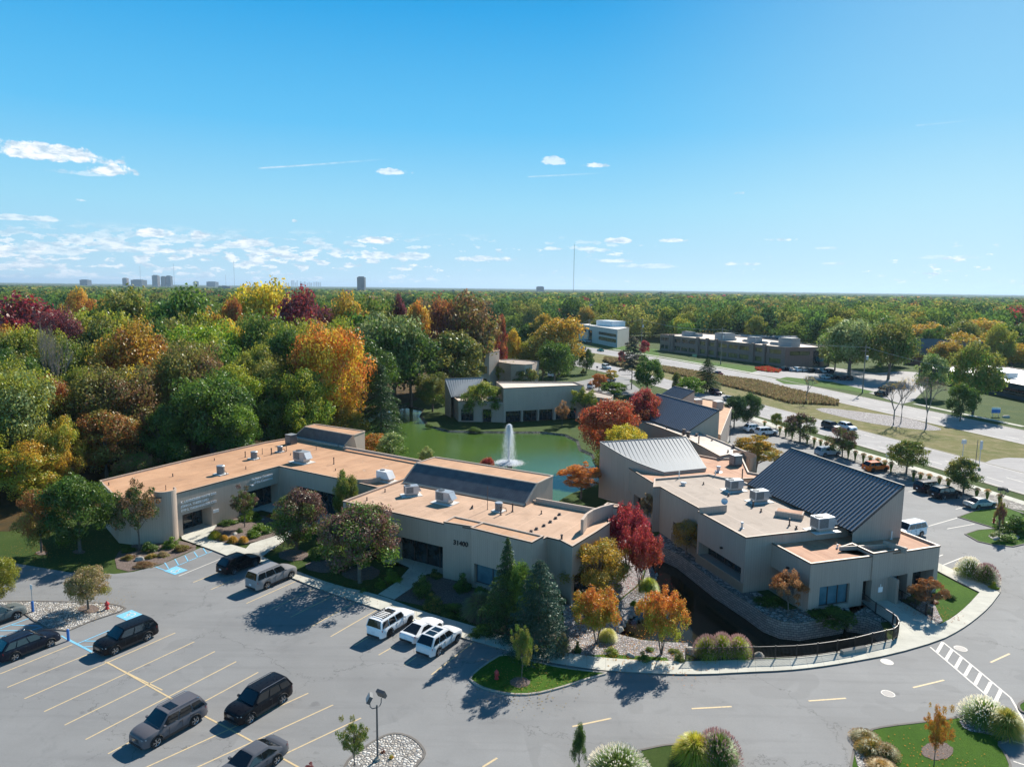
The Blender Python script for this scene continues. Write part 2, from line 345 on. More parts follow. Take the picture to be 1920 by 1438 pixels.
M['roofRed'] = mat('rust red membrane roof', f_roof, A=(.40, .185, .10), B=(.55, .31, .19), ang=18, seam=3.3, stain=.7)
M['roofPale'] = mat('pale membrane roof', f_roof, A=(.60, .50, .41), B=(.70, .60, .50), ang=18, seam=4.)
M['coping'] = plain('dark metal coping', (.11, .075, .055), .5)
M['coping_light'] = plain('tan metal coping', (.55, .42, .32), .5)
def f_metalroof(t, col, rough=.35, metal=.6, w=.45, gain=.35, spec=.25):
    uv = t.new('ShaderNodeUVMap').outputs[0]; sx = t.new('ShaderNodeSeparateXYZ'); t.l.new(uv, sx.inputs[0])
    cell = t.math('FLOOR', t.math('DIVIDE', sx.outputs[0], w)); wn = t.new('ShaderNodeTexWhiteNoise', noise_dimensions='1D'); t.l.new(cell, wn.inputs['W'])
    n = t.noise(geo(t), .5, 4, .6)
    c = t.mix(t.mr(wn.outputs[0], 0, 1, 0, gain), col, tuple(x*.78 for x in col)); c = t.mix(t.mr(n, .35, .7, 0, .3), c, tuple(min(1, x*1.15) for x in col))
    return bsdf(t, c, rough, metal, spec=spec)
M['seam_dark'] = mat('dark standing seam roof', f_metalroof, (.225, .26, .30), .5, .05)
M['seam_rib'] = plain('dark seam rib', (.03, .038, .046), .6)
M['mudbank'] = mat('pond margin', f_stone, sc=3.0, cols=((.30, .28, .22), (.10, .09, .06), (.06, .08, .03)))
M['seam_blue'] = mat('blue grey standing seam roof', f_metalroof, (.25, .31, .39), .5, .05)
M['seam_light'] = mat('pale standing seam roof', f_metalroof, (.30, .32, .33), .6, 0.0)
M['seam_ribl'] = plain('grey seam rib', (.16, .18, .19), .5)  # ribs a darker grey than the pale roof sheet
def f_solar(t):
    uv = t.new('ShaderNodeUVMap').outputs[0]; sx = t.new('ShaderNodeSeparateXYZ'); t.l.new(uv, sx.inputs[0])
    a = t.mr(t.math('ABSOLUTE', t.math('SUBTRACT', t.math('FRACT', t.math('DIVIDE', sx.outputs[0], .3)), .5)), .4, .5, 0, 1)
    b = t.mr(t.math('ABSOLUTE', t.math('SUBTRACT', t.math('FRACT', t.math('DIVIDE', sx.outputs[1], .55)), .5)), .44, .5, 0, 1)
    k = t.math('MAXIMUM', a, t.math('MULTIPLY', b, .6)); n = t.noise(geo(t), 1.0, 4, .7)
    col = t.mix(t.mr(n, .3, .7), (.085, .09, .10), (.15, .155, .165)); col = t.mix(t.math('MULTIPLY', k, .75), col, (.03, .033, .04))
    return bsdf(t, col, .5, .2, bump=k, bs=.5, bd=.04)
M['solar'] = mat('ridged dark glazing roof', f_solar)
M['flashing'] = plain('white flashing', (.72, .70, .66), .5)
M['glass'] = mat('dark window glass', lambda t: bsdf(t, t.mix(t.mr(t.noise(geo(t), 1.2, 2), .35, .65), (.006, .010, .014), (.03, .05, .06)), .04, 0, spec=.8))
M['glass_teal'] = mat('curtained window glass', lambda t: bsdf(t, t.mix(t.mr(t.noise(geo(t), .9, 2), .35, .65), (.06, .14, .18), (.10, .20, .25)), .08, 0, spec=.8))
M['glass_gold'] = mat('window glass with painted tree reflection', lambda t: bsdf(t, t.mix(t.mr(t.noise(geo(t), .35, 2), .4, .6), (.10, .11, .04), (.22, .20, .08)), .1, .3, spec=.8))  # gold base colour stands in for yellow trees reflected in the panes
M['frame'] = plain('bronze frame', (.06, .045, .035), .5)
M['frame_tan'] = plain('tan frame', (.34, .27, .21), .6)
M['white'] = plain('white paint', (.78, .79, .8), .45)
M['metal'] = plain('galvanised metal', (.50, .53, .56), .4, .5)
M['metal_dark'] = plain('dark grey metal', (.10, .105, .11), .45, .3)
M['grille'] = mat('condenser grille', lambda t: bsdf(t, t.mix(t.mr(t.math('FRACT', t.math('MULTIPLY', t.noise(geo(t), 40, 1), 6)), .3, .6), (.06, .07, .08), (.25, .28, .3)), .5, .4))
M['pipe'] = plain('brown vent pipe', (.09, .06, .05), .6)
M['black'] = plain('black metal', (.012, .012, .014), .4)
def f_block(t):
    uv = t.new('ShaderNodeUVMap').outputs[0]; b = t.new('ShaderNodeTexBrick'); t.l.new(uv, b.inputs['Vector'])
    b.inputs['Scale'].default_value = 1.0; b.inputs['Brick Width'].default_value = .46; b.inputs['Row Height'].default_value = .2; b.inputs['Mortar Size'].default_value = .018
    b.inputs['Color1'].default_value = (.30, .28, .25, 1); b.inputs['Color2'].default_value = (.20, .185, .17, 1); b.inputs['Mortar'].default_value = (.05, .045, .04, 1)
    return bsdf(t, b.outputs[0], .9, bump=b.outputs[1], bs=.6, bd=-.03)
M['block'] = mat('stacked block wall', f_block)
def f_water(t, deep=(.035, .058, .012), bump=.22, sc=1.4):
    v = geo(t); mp = t.new('ShaderNodeMapping'); t.l.new(v, mp.inputs[0]); mp.inputs['Scale'].default_value = (1, 2.2, 1)
    n = t.noise(mp.outputs[0], sc, 4, .6); big = t.noise(v, .035, 2); col = t.mix(t.mr(big, .35, .65), deep, tuple(x*1.35 for x in deep))
    b = t.new('ShaderNodeBsdfPrincipled'); t.inp(b.inputs['Base Color'], col); b.inputs['Roughness'].default_value = .07; b.inputs['IOR'].default_value = 1.33
    bn = t.new('ShaderNodeBump'); bn.inputs['Strength'].default_value = bump; bn.inputs['Distance'].default_value = .1; t.l.new(n, bn.inputs['Height']); t.l.new(bn.outputs[0], b.inputs['Normal'])
    return b.outputs[0]
M['pond'] = mat('green pond water', f_water, deep=(.055, .105, .022))
M['canal'] = mat('dark canal water', f_water, deep=(.016, .015, .008), bump=.05)
M['line_y'] = mat('yellow line paint', lambda t: bsdf(t, t.mix(t.mr(t.noise(geo(t), 7, 4, .7), .5, .68, 0, .6), (.66, .50, .27), (.30, .28, .25)), .7))
M['line_w'] = mat('white line paint', lambda t: bsdf(t, t.mix(t.mr(t.noise(geo(t), 7, 4, .7), .5, .68, 0, .5), (.72, .68, .60), (.33, .32, .30)), .7))
M['line_b'] = mat('pale blue line paint', lambda t: bsdf(t, t.mix(t.mr(t.noise(geo(t), 7, 4, .7), .5, .68, 0, .4), (.20, .55, .78), (.28, .36, .40)), .7))
M['blue'] = plain('blue painted steel', (.03, .16, .48), .5)
M['red'] = plain('red hydrant paint', (.55, .05, .05), .45)
M['trunk'] = mat('bark', lambda t: bsdf(t, t.mix(t.noise(t.new('ShaderNodeTexCoord').outputs['Object'], 18, 4, .7), (.06, .045, .035), (.22, .18, .15)), .9))
M['bare'] = mat('grey bare twigs', lambda t: bsdf(t, t.mix(t.noise(geo(t), 3, 3), (.16, .13, .115), (.30, .26, .23)), .9))
def f_leaf(t, trans=.5):
    oi = t.new('ShaderNodeObjectInfo'); ca = oi.outputs['Color']; at_ = t.new('ShaderNodeAttribute', attribute_type='OBJECT', attribute_name='tone'); cb = at_.outputs['Color']
    vc = t.new('ShaderNodeAttribute', attribute_type='GEOMETRY', attribute_name='mixv'); sc = t.new('ShaderNodeSeparateColor'); t.l.new(vc.outputs['Color'], sc.inputs[0])
    col = t.mix(t.mr(sc.outputs[0], .33, .67), ca, cb)
    col = t.mix(t.mr(sc.outputs[1], 0, 1, 0, .45), col, (.012, .018, .006)); hs = t.new('ShaderNodeHueSaturation'); t.l.new(col, hs.inputs['Color'])
    t.l.new(t.mr(sc.outputs[2], 0, 1, .478, .522), hs.inputs['Hue']); t.l.new(t.mr(oi.outputs['Random'], 0, 1, .85, 1.15), hs.inputs['Value'])
    d = t.new('ShaderNodeBsdfDiffuse'); t.l.new(hs.outputs[0], d.inputs[0]); tr = t.new('ShaderNodeBsdfTranslucent'); t.l.new(hs.outputs[0], tr.inputs[0])
    g = t.new('ShaderNodeBsdfGlossy'); g.inputs['Roughness'].default_value = .42; g.inputs[0].default_value = (.6, .65, .6, 1)
    m1 = t.new('ShaderNodeMixShader'); m1.inputs[0].default_value = trans; t.l.new(d.outputs[0], m1.inputs[1]); t.l.new(tr.outputs[0], m1.inputs[2])
    m2 = t.new('ShaderNodeMixShader'); m2.inputs[0].default_value = .045; t.l.new(m1.outputs[0], m2.inputs[1]); t.l.new(g.outputs[0], m2.inputs[2]); return m2.outputs[0]
M['leaf'] = mat('leaves', f_leaf)
def f_wood(t):
    vc = t.new('ShaderNodeAttribute', attribute_type='GEOMETRY', attribute_name='treecol')
    d = t.new('ShaderNodeBsdfDiffuse'); t.l.new(vc.outputs['Color'], d.inputs[0]); tr = t.new('ShaderNodeBsdfTranslucent'); t.l.new(vc.outputs['Color'], tr.inputs[0])
    m1 = t.new('ShaderNodeMixShader'); m1.inputs[0].default_value = .42; t.l.new(d.outputs[0], m1.inputs[1]); t.l.new(tr.outputs[0], m1.inputs[2]); return m1.outputs[0]
M['wood'] = mat('far tree crowns', f_wood)
# ---------------------------------------------------------------- water bodies: outline = (px, py, kind), kind n = sloped bank, v = vertical edge, b = battered block wall
POND_Z, CAN_Z = -0.4, -1.5
pond_px = [(600, 830, 'n'), (575, 800, 'n'), (640, 797, 'n'), (675, 781, 'n'), (720, 765, 'n'), (762, 763, 'n'), (792, 770, 'n'), (786, 781, 'n'), (800, 800, 'n'), (840, 811, 'n'), (890, 812, 'n'),
           (950, 813, 'n'), (1013, 813, 'n'), (1058, 818, 'n'), (1080, 829, 'n'), (1085, 845, 'n'), (1108, 855, 'n'), (1122, 880, 'v'), (1125, 906, 'v'),
           (1089, 921, 'n'), (1067, 928, 'n'), (1046, 940, 'n'), (1036, 950, 'n'), (900, 925, 'n'), (780, 893, 'n'), (690, 868, 'n')]
can_px = [(1226, 1030, 'b'), (1228, 1045, 'b'), (1269.5, 1065, 'b'), (1338, 1120, 'b'), (1396, 1159, 'b'), (1430, 1184, 'b'), (1462, 1197, 'b'), (1499, 1201, 'b'), (1546, 1193, 'b'), (1580, 1187, 'b'), (1583, 1178, 'b'), (1588, 1184, 'b'), (1599, 1185, 'b'), (1621, 1188, 'b'), (1640, 1196, 'b'),
          (1666, 1199, 'v'), (1659, 1205, 'v'), (1602, 1216, 'v'), (1578, 1222, 'v'), (1527, 1228, 'v'), (1471, 1232, 'v'), (1426, 1233, 'v'), (1380, 1233, 'v'), (1330, 1232, 'v'),
          (1284, 1222, 'n'), (1235, 1220, 'n'), (1204, 1217, 'n'), (1174, 1210, 'n'), (1158, 1193, 'n'), (1165, 1175, 'n'), (1190, 1150, 'n'), (1213, 1130, 'n'), (1226, 1108, 'n'), (1230, 1080, 'n'), (1218, 1050, 'n'), (1212, 1034, 'n')]
def water_body(pts, zw, nm, wm, bankm, bw):
    bot = []; kinds = []
    for (px, py, k) in pts: bot.append(G(px, py, 0 if k == 'v' else zw)); kinds.append(k)
    if poly_area(bot) < 0: bot.reverse(); kinds.reverse()
    top = offset(bot, [{'n': bw, 'v': 0.0, 'b': .45}[k] for k in kinds])
    mb = {'n': MB(), 'v': MB(), 'b': MB()}; n = len(bot); u = 0
    deep = offset(bot, [-1.2 if k == 'n' else 0 for k in kinds])
    for i in range(n):
        j = (i+1) % n; k = kinds[i] if kinds[i] == kinds[j] else ('b' if 'b' in (kinds[i], kinds[j]) else 'n')
        L = hypot(bot[j][0]-bot[i][0], bot[j][1]-bot[i][1]); z0 = zw-1.0
        mb[k].face([(*top[i], 0), (*top[j], 0), (*bot[j], zw), (*bot[i], zw)], 0, [(u, 0), (u+L, 0), (u+L, zw), (u, zw)])
        mb[k].face([(*bot[i], zw), (*bot[j], zw), (*deep[j], z0), (*deep[i], z0)], 0, [(u, zw), (u+L, zw), (u+L, z0), (u, z0)]); u += L
    for k, mname, m_ in (('n', nm+'_bank', bankm), ('v', nm+'_edge', M['curb'])):
        if mb[k].f: struct(mname, mb[k], m_)
    if mb['b'].f:
        # cap course of the retaining wall
        o = mb['b'].build('retaining_wall', M['block']); tag(o, 'curved stacked block retaining wall above the dark canal', 'retaining wall')
    w = MB(); w.flat(offset(bot, .35), zw)
    struct(nm+'_water', w, wm)
    if 'b' in kinds:
        O2 = offset(bot, 3.0); mg = MB()
        for i in range(n):
            j = (i+1) % n
            if kinds[i] == kinds[j] == 'b': mg.face([(*O2[i], .026), (*O2[j], .026), (*top[j], .026), (*top[i], .026)][::-1])
        struct('gravel_margin', mg, M['bedstone'])
    return top
pond_top = water_body(pond_px, POND_Z, 'pond', M['pond'], M['mudbank'], .5)
can_top = water_body(can_px, CAN_Z, 'canal', M['canal'], M['gravel'], 1.1)
g = MB(); B_ = 45000
g.flat([(-B_, -2000), (B_, -2000), (B_, B_), (-B_, B_)], 0, 0, [pond_top, can_top]); struct('ground', g, M['lawn'])
def sheet(name, P, z, m, sm=0, holes=()):
    P = ccw(GL(P));
    if sm: P = smooth(P, sm)
    b = MB(); b.flat(P, z, 0, holes); return struct(name, b, m)
def slab(name, P, z, m, curb=None, sm=0, cw=.16):
    """raised island: curb ring and fill"""
    P = ccw(GL(P))
    if sm: P = smooth(P, sm)
    if curb:
        b = MB(); I = offset(P, -cw); u = 0
        for i in range(len(P)):
            j = (i+1) % len(P); L = hypot(P[j][0]-P[i][0], P[j][1]-P[i][1])
            b.face([(*P[i], 0), (*P[j], 0), (*P[j], z), (*P[i], z)], 0, [(u, 0), (u+L, 0), (u+L, .1), (u, .1)])
            b.face([(*P[i], z), (*P[j], z), (*I[j], z), (*I[i], z)], 0, [(u, 0), (u+L, 0), (u+L, .1), (u, .1)])
            b.face([(*I[i], z), (*I[j], z), (*I[j], z-.06), (*I[i], z-.06)], 0, [(u, 0), (u+L, 0), (u+L, .1), (u, .1)]); u += L
        struct(name+'_kerb', b, curb); b = MB(); b.flat(I, z-.03)
        return struct(name, b, m)
    b = MB(); b.prism(P, 0, z); return struct(name, b, m)
# forest floor
sheet('forest_floor', [W2((-140, 75)), W2((-62, 84)), W2((-56, 90)), W2((-47, 104)), W2((-40, 118)), W2((-38, 130)), W2((-40, 142)), W2((-37, 165)), W2((-26, 190)), W2((-24, 240)), W2((-20, 300)), W2((-30, 700)), W2((-700, 700))], .012, M['forest_floor'])
# main parking lot and drive
walk_mid = [(553, 1080), (632, 1108), (709, 1132), (773, 1155), (861, 1188), (920, 1200), (961, 1212), (1022, 1226), (1113, 1248), (1253, 1255), (1400, 1252), (1532, 1243), (1634, 1227), (1700, 1206), (1762, 1188), (1805, 1160), (1850, 1115)]
lotP = [W2((-85, 20)), W2((-85, 78)), (0, 1050), (40, 1058), (130, 1073), (215, 1076), (250, 1072), (299, 1060), (336, 1044), (378, 1026), (398, 1031), (427, 1040), (483, 1041)]+walk_mid+[(1757, 1064), W2((45.5, 73)), W2((47, 84)), W2((40, 110)), W2((44, 140)), W2((43, 160)), (1395, 783), (1423, 800), (1459, 819), (1515, 837), (1616, 872), (1712, 903), (1802, 926), (1872, 948), W2((100, 84)), W2((105, 20))]
sheet('parking_lot', lotP, .02, M['asphalt'])
# sidewalks
outer = [(480, 1053), (515, 1070), (553.5, 1088.3), (632.7, 1118.8), (708.8, 1143), (785, 1170), (861, 1196), (910, 1210), (949, 1221), (997, 1236), (1052, 1248), (1113, 1257), (1150, 1260.5), (1253, 1266), (1325, 1266), (1400, 1262), (1473, 1259), (1530, 1253), (1583, 1245), (1674, 1228.5), (1762.5, 1202.6), (1800, 1183), (1826.5, 1164.5), (1855, 1140), (1875, 1113)]
inner = [(480, 1039), (515, 1056), (553.5, 1071.6), (632, 1100), (709, 1116), (785, 1146), (861, 1168), (905, 1181), (945, 1195), (995, 1211), (1052, 1225), (1113, 1233), (1150, 1237), (1253, 1242), (1325, 1241.5), (1400, 1239), (1470, 1237), (1524, 1232), (1573, 1224.5), (1652, 1206), (1680, 1200), (1762, 1173), (1786, 1160), (1812, 1139), (1836.6, 1112)]
def walkstrip(name, A, B, z=.14, m=None, it=1):
    A = smooth(GL(A), it, False); B = smooth(GL(B), it, False); b = MB(); b.strip(A, B, z); u = 0
    for Q, sgn in ((A, 1), (B, -1)):
        u = 0
        for i in range(len(Q)-1):
            L = hypot(Q[i+1][0]-Q[i][0], Q[i+1][1]-Q[i][1])
            q = [(*Q[i], -.02), (*Q[i+1], -.02), (*Q[i+1], z), (*Q[i], z)]
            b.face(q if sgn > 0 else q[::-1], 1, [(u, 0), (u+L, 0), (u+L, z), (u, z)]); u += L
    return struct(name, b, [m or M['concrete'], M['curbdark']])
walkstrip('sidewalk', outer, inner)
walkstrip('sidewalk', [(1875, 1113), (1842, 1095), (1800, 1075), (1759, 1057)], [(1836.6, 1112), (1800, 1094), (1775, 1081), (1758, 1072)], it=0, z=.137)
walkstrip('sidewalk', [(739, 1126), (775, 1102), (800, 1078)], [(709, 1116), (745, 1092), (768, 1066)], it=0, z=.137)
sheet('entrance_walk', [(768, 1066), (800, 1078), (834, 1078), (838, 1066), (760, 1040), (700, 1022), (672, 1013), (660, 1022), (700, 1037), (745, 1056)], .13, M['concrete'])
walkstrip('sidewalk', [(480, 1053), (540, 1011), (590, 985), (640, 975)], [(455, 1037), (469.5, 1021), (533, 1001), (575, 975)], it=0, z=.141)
sheet('entrance_plaza', [(341, 1012), (398, 1032.5), (427, 1044), (480, 1053), (482, 1036), (440, 1024), (398, 1014), (393, 1003), (408, 986), (450, 968), (490, 958), (560, 975), (620, 985), (640, 960), (560, 930), (500, 920), (436, 950), (400, 962), (372, 975), (338, 985)], .135, M['concrete'])
sheet('bridge_walk', [(1590, 1130), (1613, 1129), (1672, 1173), (1684, 1201), (1762, 1173), (1735, 1156), (1671, 1118), (1640, 1112)], .134, M['concrete'])
# near island with two trees and grass
slab('grass_island', [(877, 1272), (888, 1283), (910, 1294), (955, 1304), (1000, 1304), (1050, 1292), (1100, 1275), (1148, 1262), (1110, 1259.5), (1050, 1252), (995, 1239), (945, 1224), (905, 1248)], .13, M['lawn_bright'], M['curb'], 1)
# beds
sheet('mulch_bed', [(221, 1075.5), (213.5, 1039), (250, 1020), (300, 1010), (338.5, 1013), (377.6, 1026), (336, 1042), (299.5, 1060)], .03, M['mulch'], 1)
sheet('mulch_bed', [(396, 1012), (394, 1003), (410, 984), (450, 967), (492, 966), (530, 985), (534, 1000), (470, 1021), (430, 1022)], .16, M['mulch'], 1)
for cx, cy, rx, ry in ((550, 1041, 28, 11), (676, 1074, 36, 15), (975, 1281, 19, 10), (610, 1062, 38, 12), (1757, 1410, 30, 17), (166, 1143, 20, 8), (1056, 1234, 19, 7), (148, 1035, 12, 4), (78, 1037, 11, 4)):
    P = [(cx+rx*cos(2*pi*i/20)*(1+.07*sin(i*3.1)), cy+ry*sin(2*pi*i/20)*(1+.07*cos(i*2.3))) for i in range(20)]
    sheet('mulch_ring', P, .116 if cy > 1200 and cx < 1200 else (.125 if cx > 1700 else .078 if cx in (166,) else .045), M['mulch'])
sheet('mulch_bed', [(742, 1125), (768, 1100), (800, 1080), (835, 1082), (890, 1105), (960, 1130), (1050, 1150), (1058, 1180), (1062, 1226), (1000, 1208), (940, 1188), (880, 1165), (840, 1140), (790, 1135)], .03, M['mulch'])
# rocky shore around the little pool
wshore = [(1284, 1222), (1235, 1220), (1204, 1217), (1174, 1210), (1158, 1193), (1165, 1175), (1190, 1150), (1213, 1130), (1226, 1108), (1230, 1080), (1218, 1050), (1212, 1034)]
shoreW = [G(x, y, CAN_Z) for x, y in wshore]
n_ = len(shoreW); shoreO = []
for i in range(n_):
    a, b = Vector(shoreW[max(i-1, 0)]), Vector(shoreW[min(i+1, n_-1)]); d = (b-a).normalized(); nn = Vector((-d.y, d.x))
    if nn.dot(Vector(shoreW[i])-Vector(G(1300, 1150, CAN_Z))) < 0: nn = -nn
    shoreO.append((shoreW[i][0]+nn.x*1.25, shoreW[i][1]+nn.y*1.25, 'w'))
sheet('pebble_bed', [(1052, 1110), (1056, 1150), (1058, 1180), (1066, 1226), (1137, 1235), (1200, 1240), (1284, 1241)]+shoreO+[(1160, 1005), (1100, 1050)], .034, M['gravel'])
sheet('grass_verge', [(1090, 1230), (1137, 1227), (1250, 1233), (1255, 1242), (1137, 1237), (1090, 1232)], .05, M['lawn_bright'])
sheet('grass_verge', [(1014, 1206), (1045, 1212), (1060, 1225), (1040, 1222), (1016, 1216)], .05, M['lawn_bright'])
# lawn beside the entrance bridge
sheet('side_lawn', [(1758, 1074), (1800, 1096), (1835, 1113), (1805, 1143), (1762, 1173), (1750, 1160), (1745, 1130), (1752, 1095)], .05, M['lawn_bright'])
sheet('pebble_bed', [(1690, 1120), (1745, 1118), (1760, 1150), (1768, 1166), (1755, 1172), (1735, 1156)], .058, M['gravel'])
slab('planted_corner', [(1787, 1069), (1830, 1062), (1866, 1068), (1878, 1085), (1876, 1112), (1838, 1092)], .12, M['gravel'], M['curb'], 0)
# stone islands in the lot
slab('stone_island', [W2((-58, 66)), (0, 1128), (60, 1127), (120, 1128), (200, 1131), (228, 1136), (237, 1141), (225, 1148), (170, 1166), (128, 1184), (88, 1180), (60, 1163), (35, 1144), (0, 1142)], .09, M['stone'], M['curbdark'])
slab('stone_island', [(636, 1452), (655, 1420), (690, 1396), (720, 1379), (745, 1374), (775, 1383), (795, 1402), (800, 1417), (780, 1440), (755, 1475), (690, 1490)], .12, M['stone'], M['curbdark'], 1)
# lower right islands
slab('grass_island', [(1195, 1408), (1240, 1398), (1262, 1396), (1330, 1390), (1386, 1400), (1388, 1425), (1370, 1450), (1340, 1520), (1150, 1530), (1095, 1460), (1120, 1420)], .13, M['lawn'], M['curbdark'], 1)
slab('grass_island', [(1600, 1400), (1625, 1370), (1660, 1362), (1740, 1353), (1800, 1345), (1822, 1335), (1860, 1335), (1900, 1350), (1915, 1372), (1888, 1392), (1872, 1396), (1888, 1415), (1900, 1445), (1880, 1560), (1640, 1560), (1590, 1450)], .13, M['lawn_bright'], M['curbdark'], 1)
slab('grass_island', [(1910, 1318), (1906, 1326), (1915, 1338), (1960, 1350), (1990, 1320), (1940, 1305)], .13, M['lawn_bright'], M['curbdark'], 1)
sheet('pebble_bed', [(1795, 1350), (1822, 1342), (1890, 1350), (1905, 1372), (1885, 1388), (1850, 1378), (1810, 1372)], .128, M['gravel'], 1)
sheet('pebble_bed', [(1600, 1405), (1640, 1390), (1670, 1420), (1680, 1445), (1610, 1450)], .128, M['stone'], 1)
slab('corner_lawn', [(1795, 970), (1830, 957), (1880, 951), W2((78, 92)), W2((95, 60)), W2((84, 62)), (1930, 1005), (1885, 1001), (1868, 992)], .12, M['lawn_bright'], M['curbdark'])
slab('corner_lawn', [(1808, 1002), (1832, 994), (1872, 991), (1930, 1000), (1935, 1018), (1900, 1026), (1860, 1022), (1833, 1016)], .115, M['lawn_bright'], M['curbdark'])
sheet('pebble_bed', [(1850, 1004), (1880, 995), (1905, 999), (1914, 1012), (1890, 1017), (1862, 1013)], .12, M['gravel'], 1)
# bed of stones between the lot and the road
bedA = [(1395, 783), (1423, 800), (1459, 819), (1515, 837), (1616, 872), (1712, 903), (1802, 926), (1872, 948), (1930, 968)]
bedB = [(1416.6, 790), (1455, 803), (1500, 817), (1560, 838), (1661, 866), (1735, 888), (1800, 909), (1860, 928), (1932, 951)]
sheet('stone_bed', [(1398, 783)]+bedA[1:]+list(reversed(bedB)), .045, M['bedstone'])
walkstrip('kerb', bedA, [(x+2.2, y-1.2) for x, y in bedA], .13, M['curbdark'], 0)
walkstrip('sidewalk', [(x-12, y-5) for x, y in bedB[:1]]+bedB, [(x-8, y-9) for x, y in bedB[:1]]+[(x+5, y-5.5) for x, y in bedB], .06, it=0)
# ---------------------------------------------------------------- highway
nn_ = [(80.6, 100), (72.8, 130), (61.2, 170), (49, 215), (38, 252), (24, 285), (6, 320), (-25, 370), (-70, 430)]
nf_ = [(94, 100), (85, 130), (73.3, 170), (60.5, 215), (49, 257), (36, 293), (17, 332), (-13, 384), (-58, 446)]
fn_ = [(116.5, 100), (108.7, 130), (97.5, 172), (85, 220), (75, 253), (63, 288), (45, 330), (24, 366), (-12, 425), (-60, 500)]
ff_ = [(131, 100), (123, 130), (111.8, 172), (99.3, 220), (90.2, 258), (77, 293), (59, 338), (38, 376), (0, 438), (-48, 512)]
nn_.insert(0, (102, 20)); nf_.insert(0, (115, 20)); fn_.insert(0, (138, 20)); ff_.insert(0, (153, 20))
sheet('median', [W2(p) for p in smooth(nf_, 1, False)]+[W2(p) for p in reversed(smooth(fn_, 1, False))], .02, M['median'])
def wsheet(name, A, B, z, m, it=1):
    A = smooth(A, it, False); B = smooth(B, it, False); n = min(len(A), len(B)); b = MB(); b.strip(A[:n], B[:n], z); return struct(name, b, m)
wsheet('near_carriageway', nn_, nf_, .034, M['road']); wsheet('far_carriageway', fn_, ff_, .034, M['road'])
def lerpl(A, B, t): return [(a[0]*(1-t)+b[0]*t, a[1]*(1-t)+b[1]*t) for a, b in zip(A, B)]
for A, B in ((nn_, nf_), (fn_, ff_)):
    for t0, t1 in ((-.035, .0), (1.0, 1.035)):
        wsheet('road_kerb', lerpl(A, B, t0), lerpl(A, B, t1), .075, M['curb'])
def dashed(name, pts, w, z, m, dash=3.0, gap=6.0, t0=0):
    b = MB(); acc = t0; 
    for a, c in zip(pts, pts[1:]):
        a = Vector(a[:2]); c = Vector(c[:2]); L = (c-a).length; d = (c-a)/L; nrm = Vector((-d.y, d.x))*w/2; s_ = 0
        if gap <= 0: segs = [(0, L)]
        else:
            segs = []; s_ = -(acc % (dash+gap))
            while s_ < L:
                if s_+dash > 0: segs.append((max(0, s_), min(L, s_+dash)))
                s_ += dash+gap
            acc += L
        for s0, s1 in segs:
            p = a+d*s0; q = a+d*s1; b.face([(p.x-nrm.x, p.y-nrm.y, z), (q.x-nrm.x, q.y-nrm.y, z), (q.x+nrm.x, q.y+nrm.y, z), (p.x+nrm.x, p.y+nrm.y, z)])
    return struct(name, b, m)
for k, (A, B) in enumerate(((nn_, nf_), (fn_, ff_))):
    A1, B1 = smooth(A, 1, False), smooth(B, 1, False)
    for t in (.27, .52, .77): dashed('lane_marking', lerpl(A1, B1, t), .16, .042, M['line_w'], 3, 9)
    for t in (.03, .97): dashed('edge_marking', lerpl(A1, B1, t), .14, .042, M['line_w'], gap=0)
# crossover bay on the right
sheet('turn_bay', [(1778, 862), (1830, 874), (1860, 862), (1890, 858), W2((110, 128)), W2((128, 100)), W2((126, 60)), W2((95, 60)), W2((90, 105)), (1900, 905), (1840, 885)], .038, M['road'])
# far side pavement, lawns and lots
sheet('office_lawn', [(1237, 672), (1300, 676), (1440, 690), (1475, 694), (1450, 702), (1423, 702), (1330, 688), (1237, 672.5), (1215, 668), (1150, 655), (1110, 647), (1112, 641), (1180, 650), (1233, 655)], .03, M['lawn_bright'])
sheet('far_lot', [(1405, 700), (1440, 690), (1476, 688), (1560, 689), (1640, 700), (1690, 696), (1742, 700), (1740, 725), (1712, 752), (1690, 758), (1640, 740), (1560, 716), (1475, 712)], .036, M['road'])
sheet('verge_island', [(1453, 712), (1475, 707), (1560, 716), (1640, 735), (1620, 738), (1560, 727), (1500, 722), (1470, 720)], .05, M['lawn_bright'])
dashed('far_sidewalk', [(*G(1150, 655),), (*G(1238, 669),), (*G(1330, 685),), (*G(1425, 702),)], 1.6, .05, M['concrete'], gap=0)
dashed('far_sidewalk', [(*G(1715, 757),), (*G(1800, 775),), (*G(1920, 800),)], 1.6, .05, M['concrete'], gap=0)
sheet('upper_lot', [(1010, 735), (1060, 720), (1100, 712), (1150, 700), (1185, 703), (1180, 716), (1200, 730), (1190, 742), (1130, 738), (1094, 735), (1040, 742)], .03, M['asphalt'])
sheet('pebble_bed', [(1524, 768), (1545, 764), (1620, 773), (1700, 783), (1750, 798), (1770, 806), (1745, 808), (1700, 803), (1650, 797), (1590, 785)], .045, M['gravel'], 1)
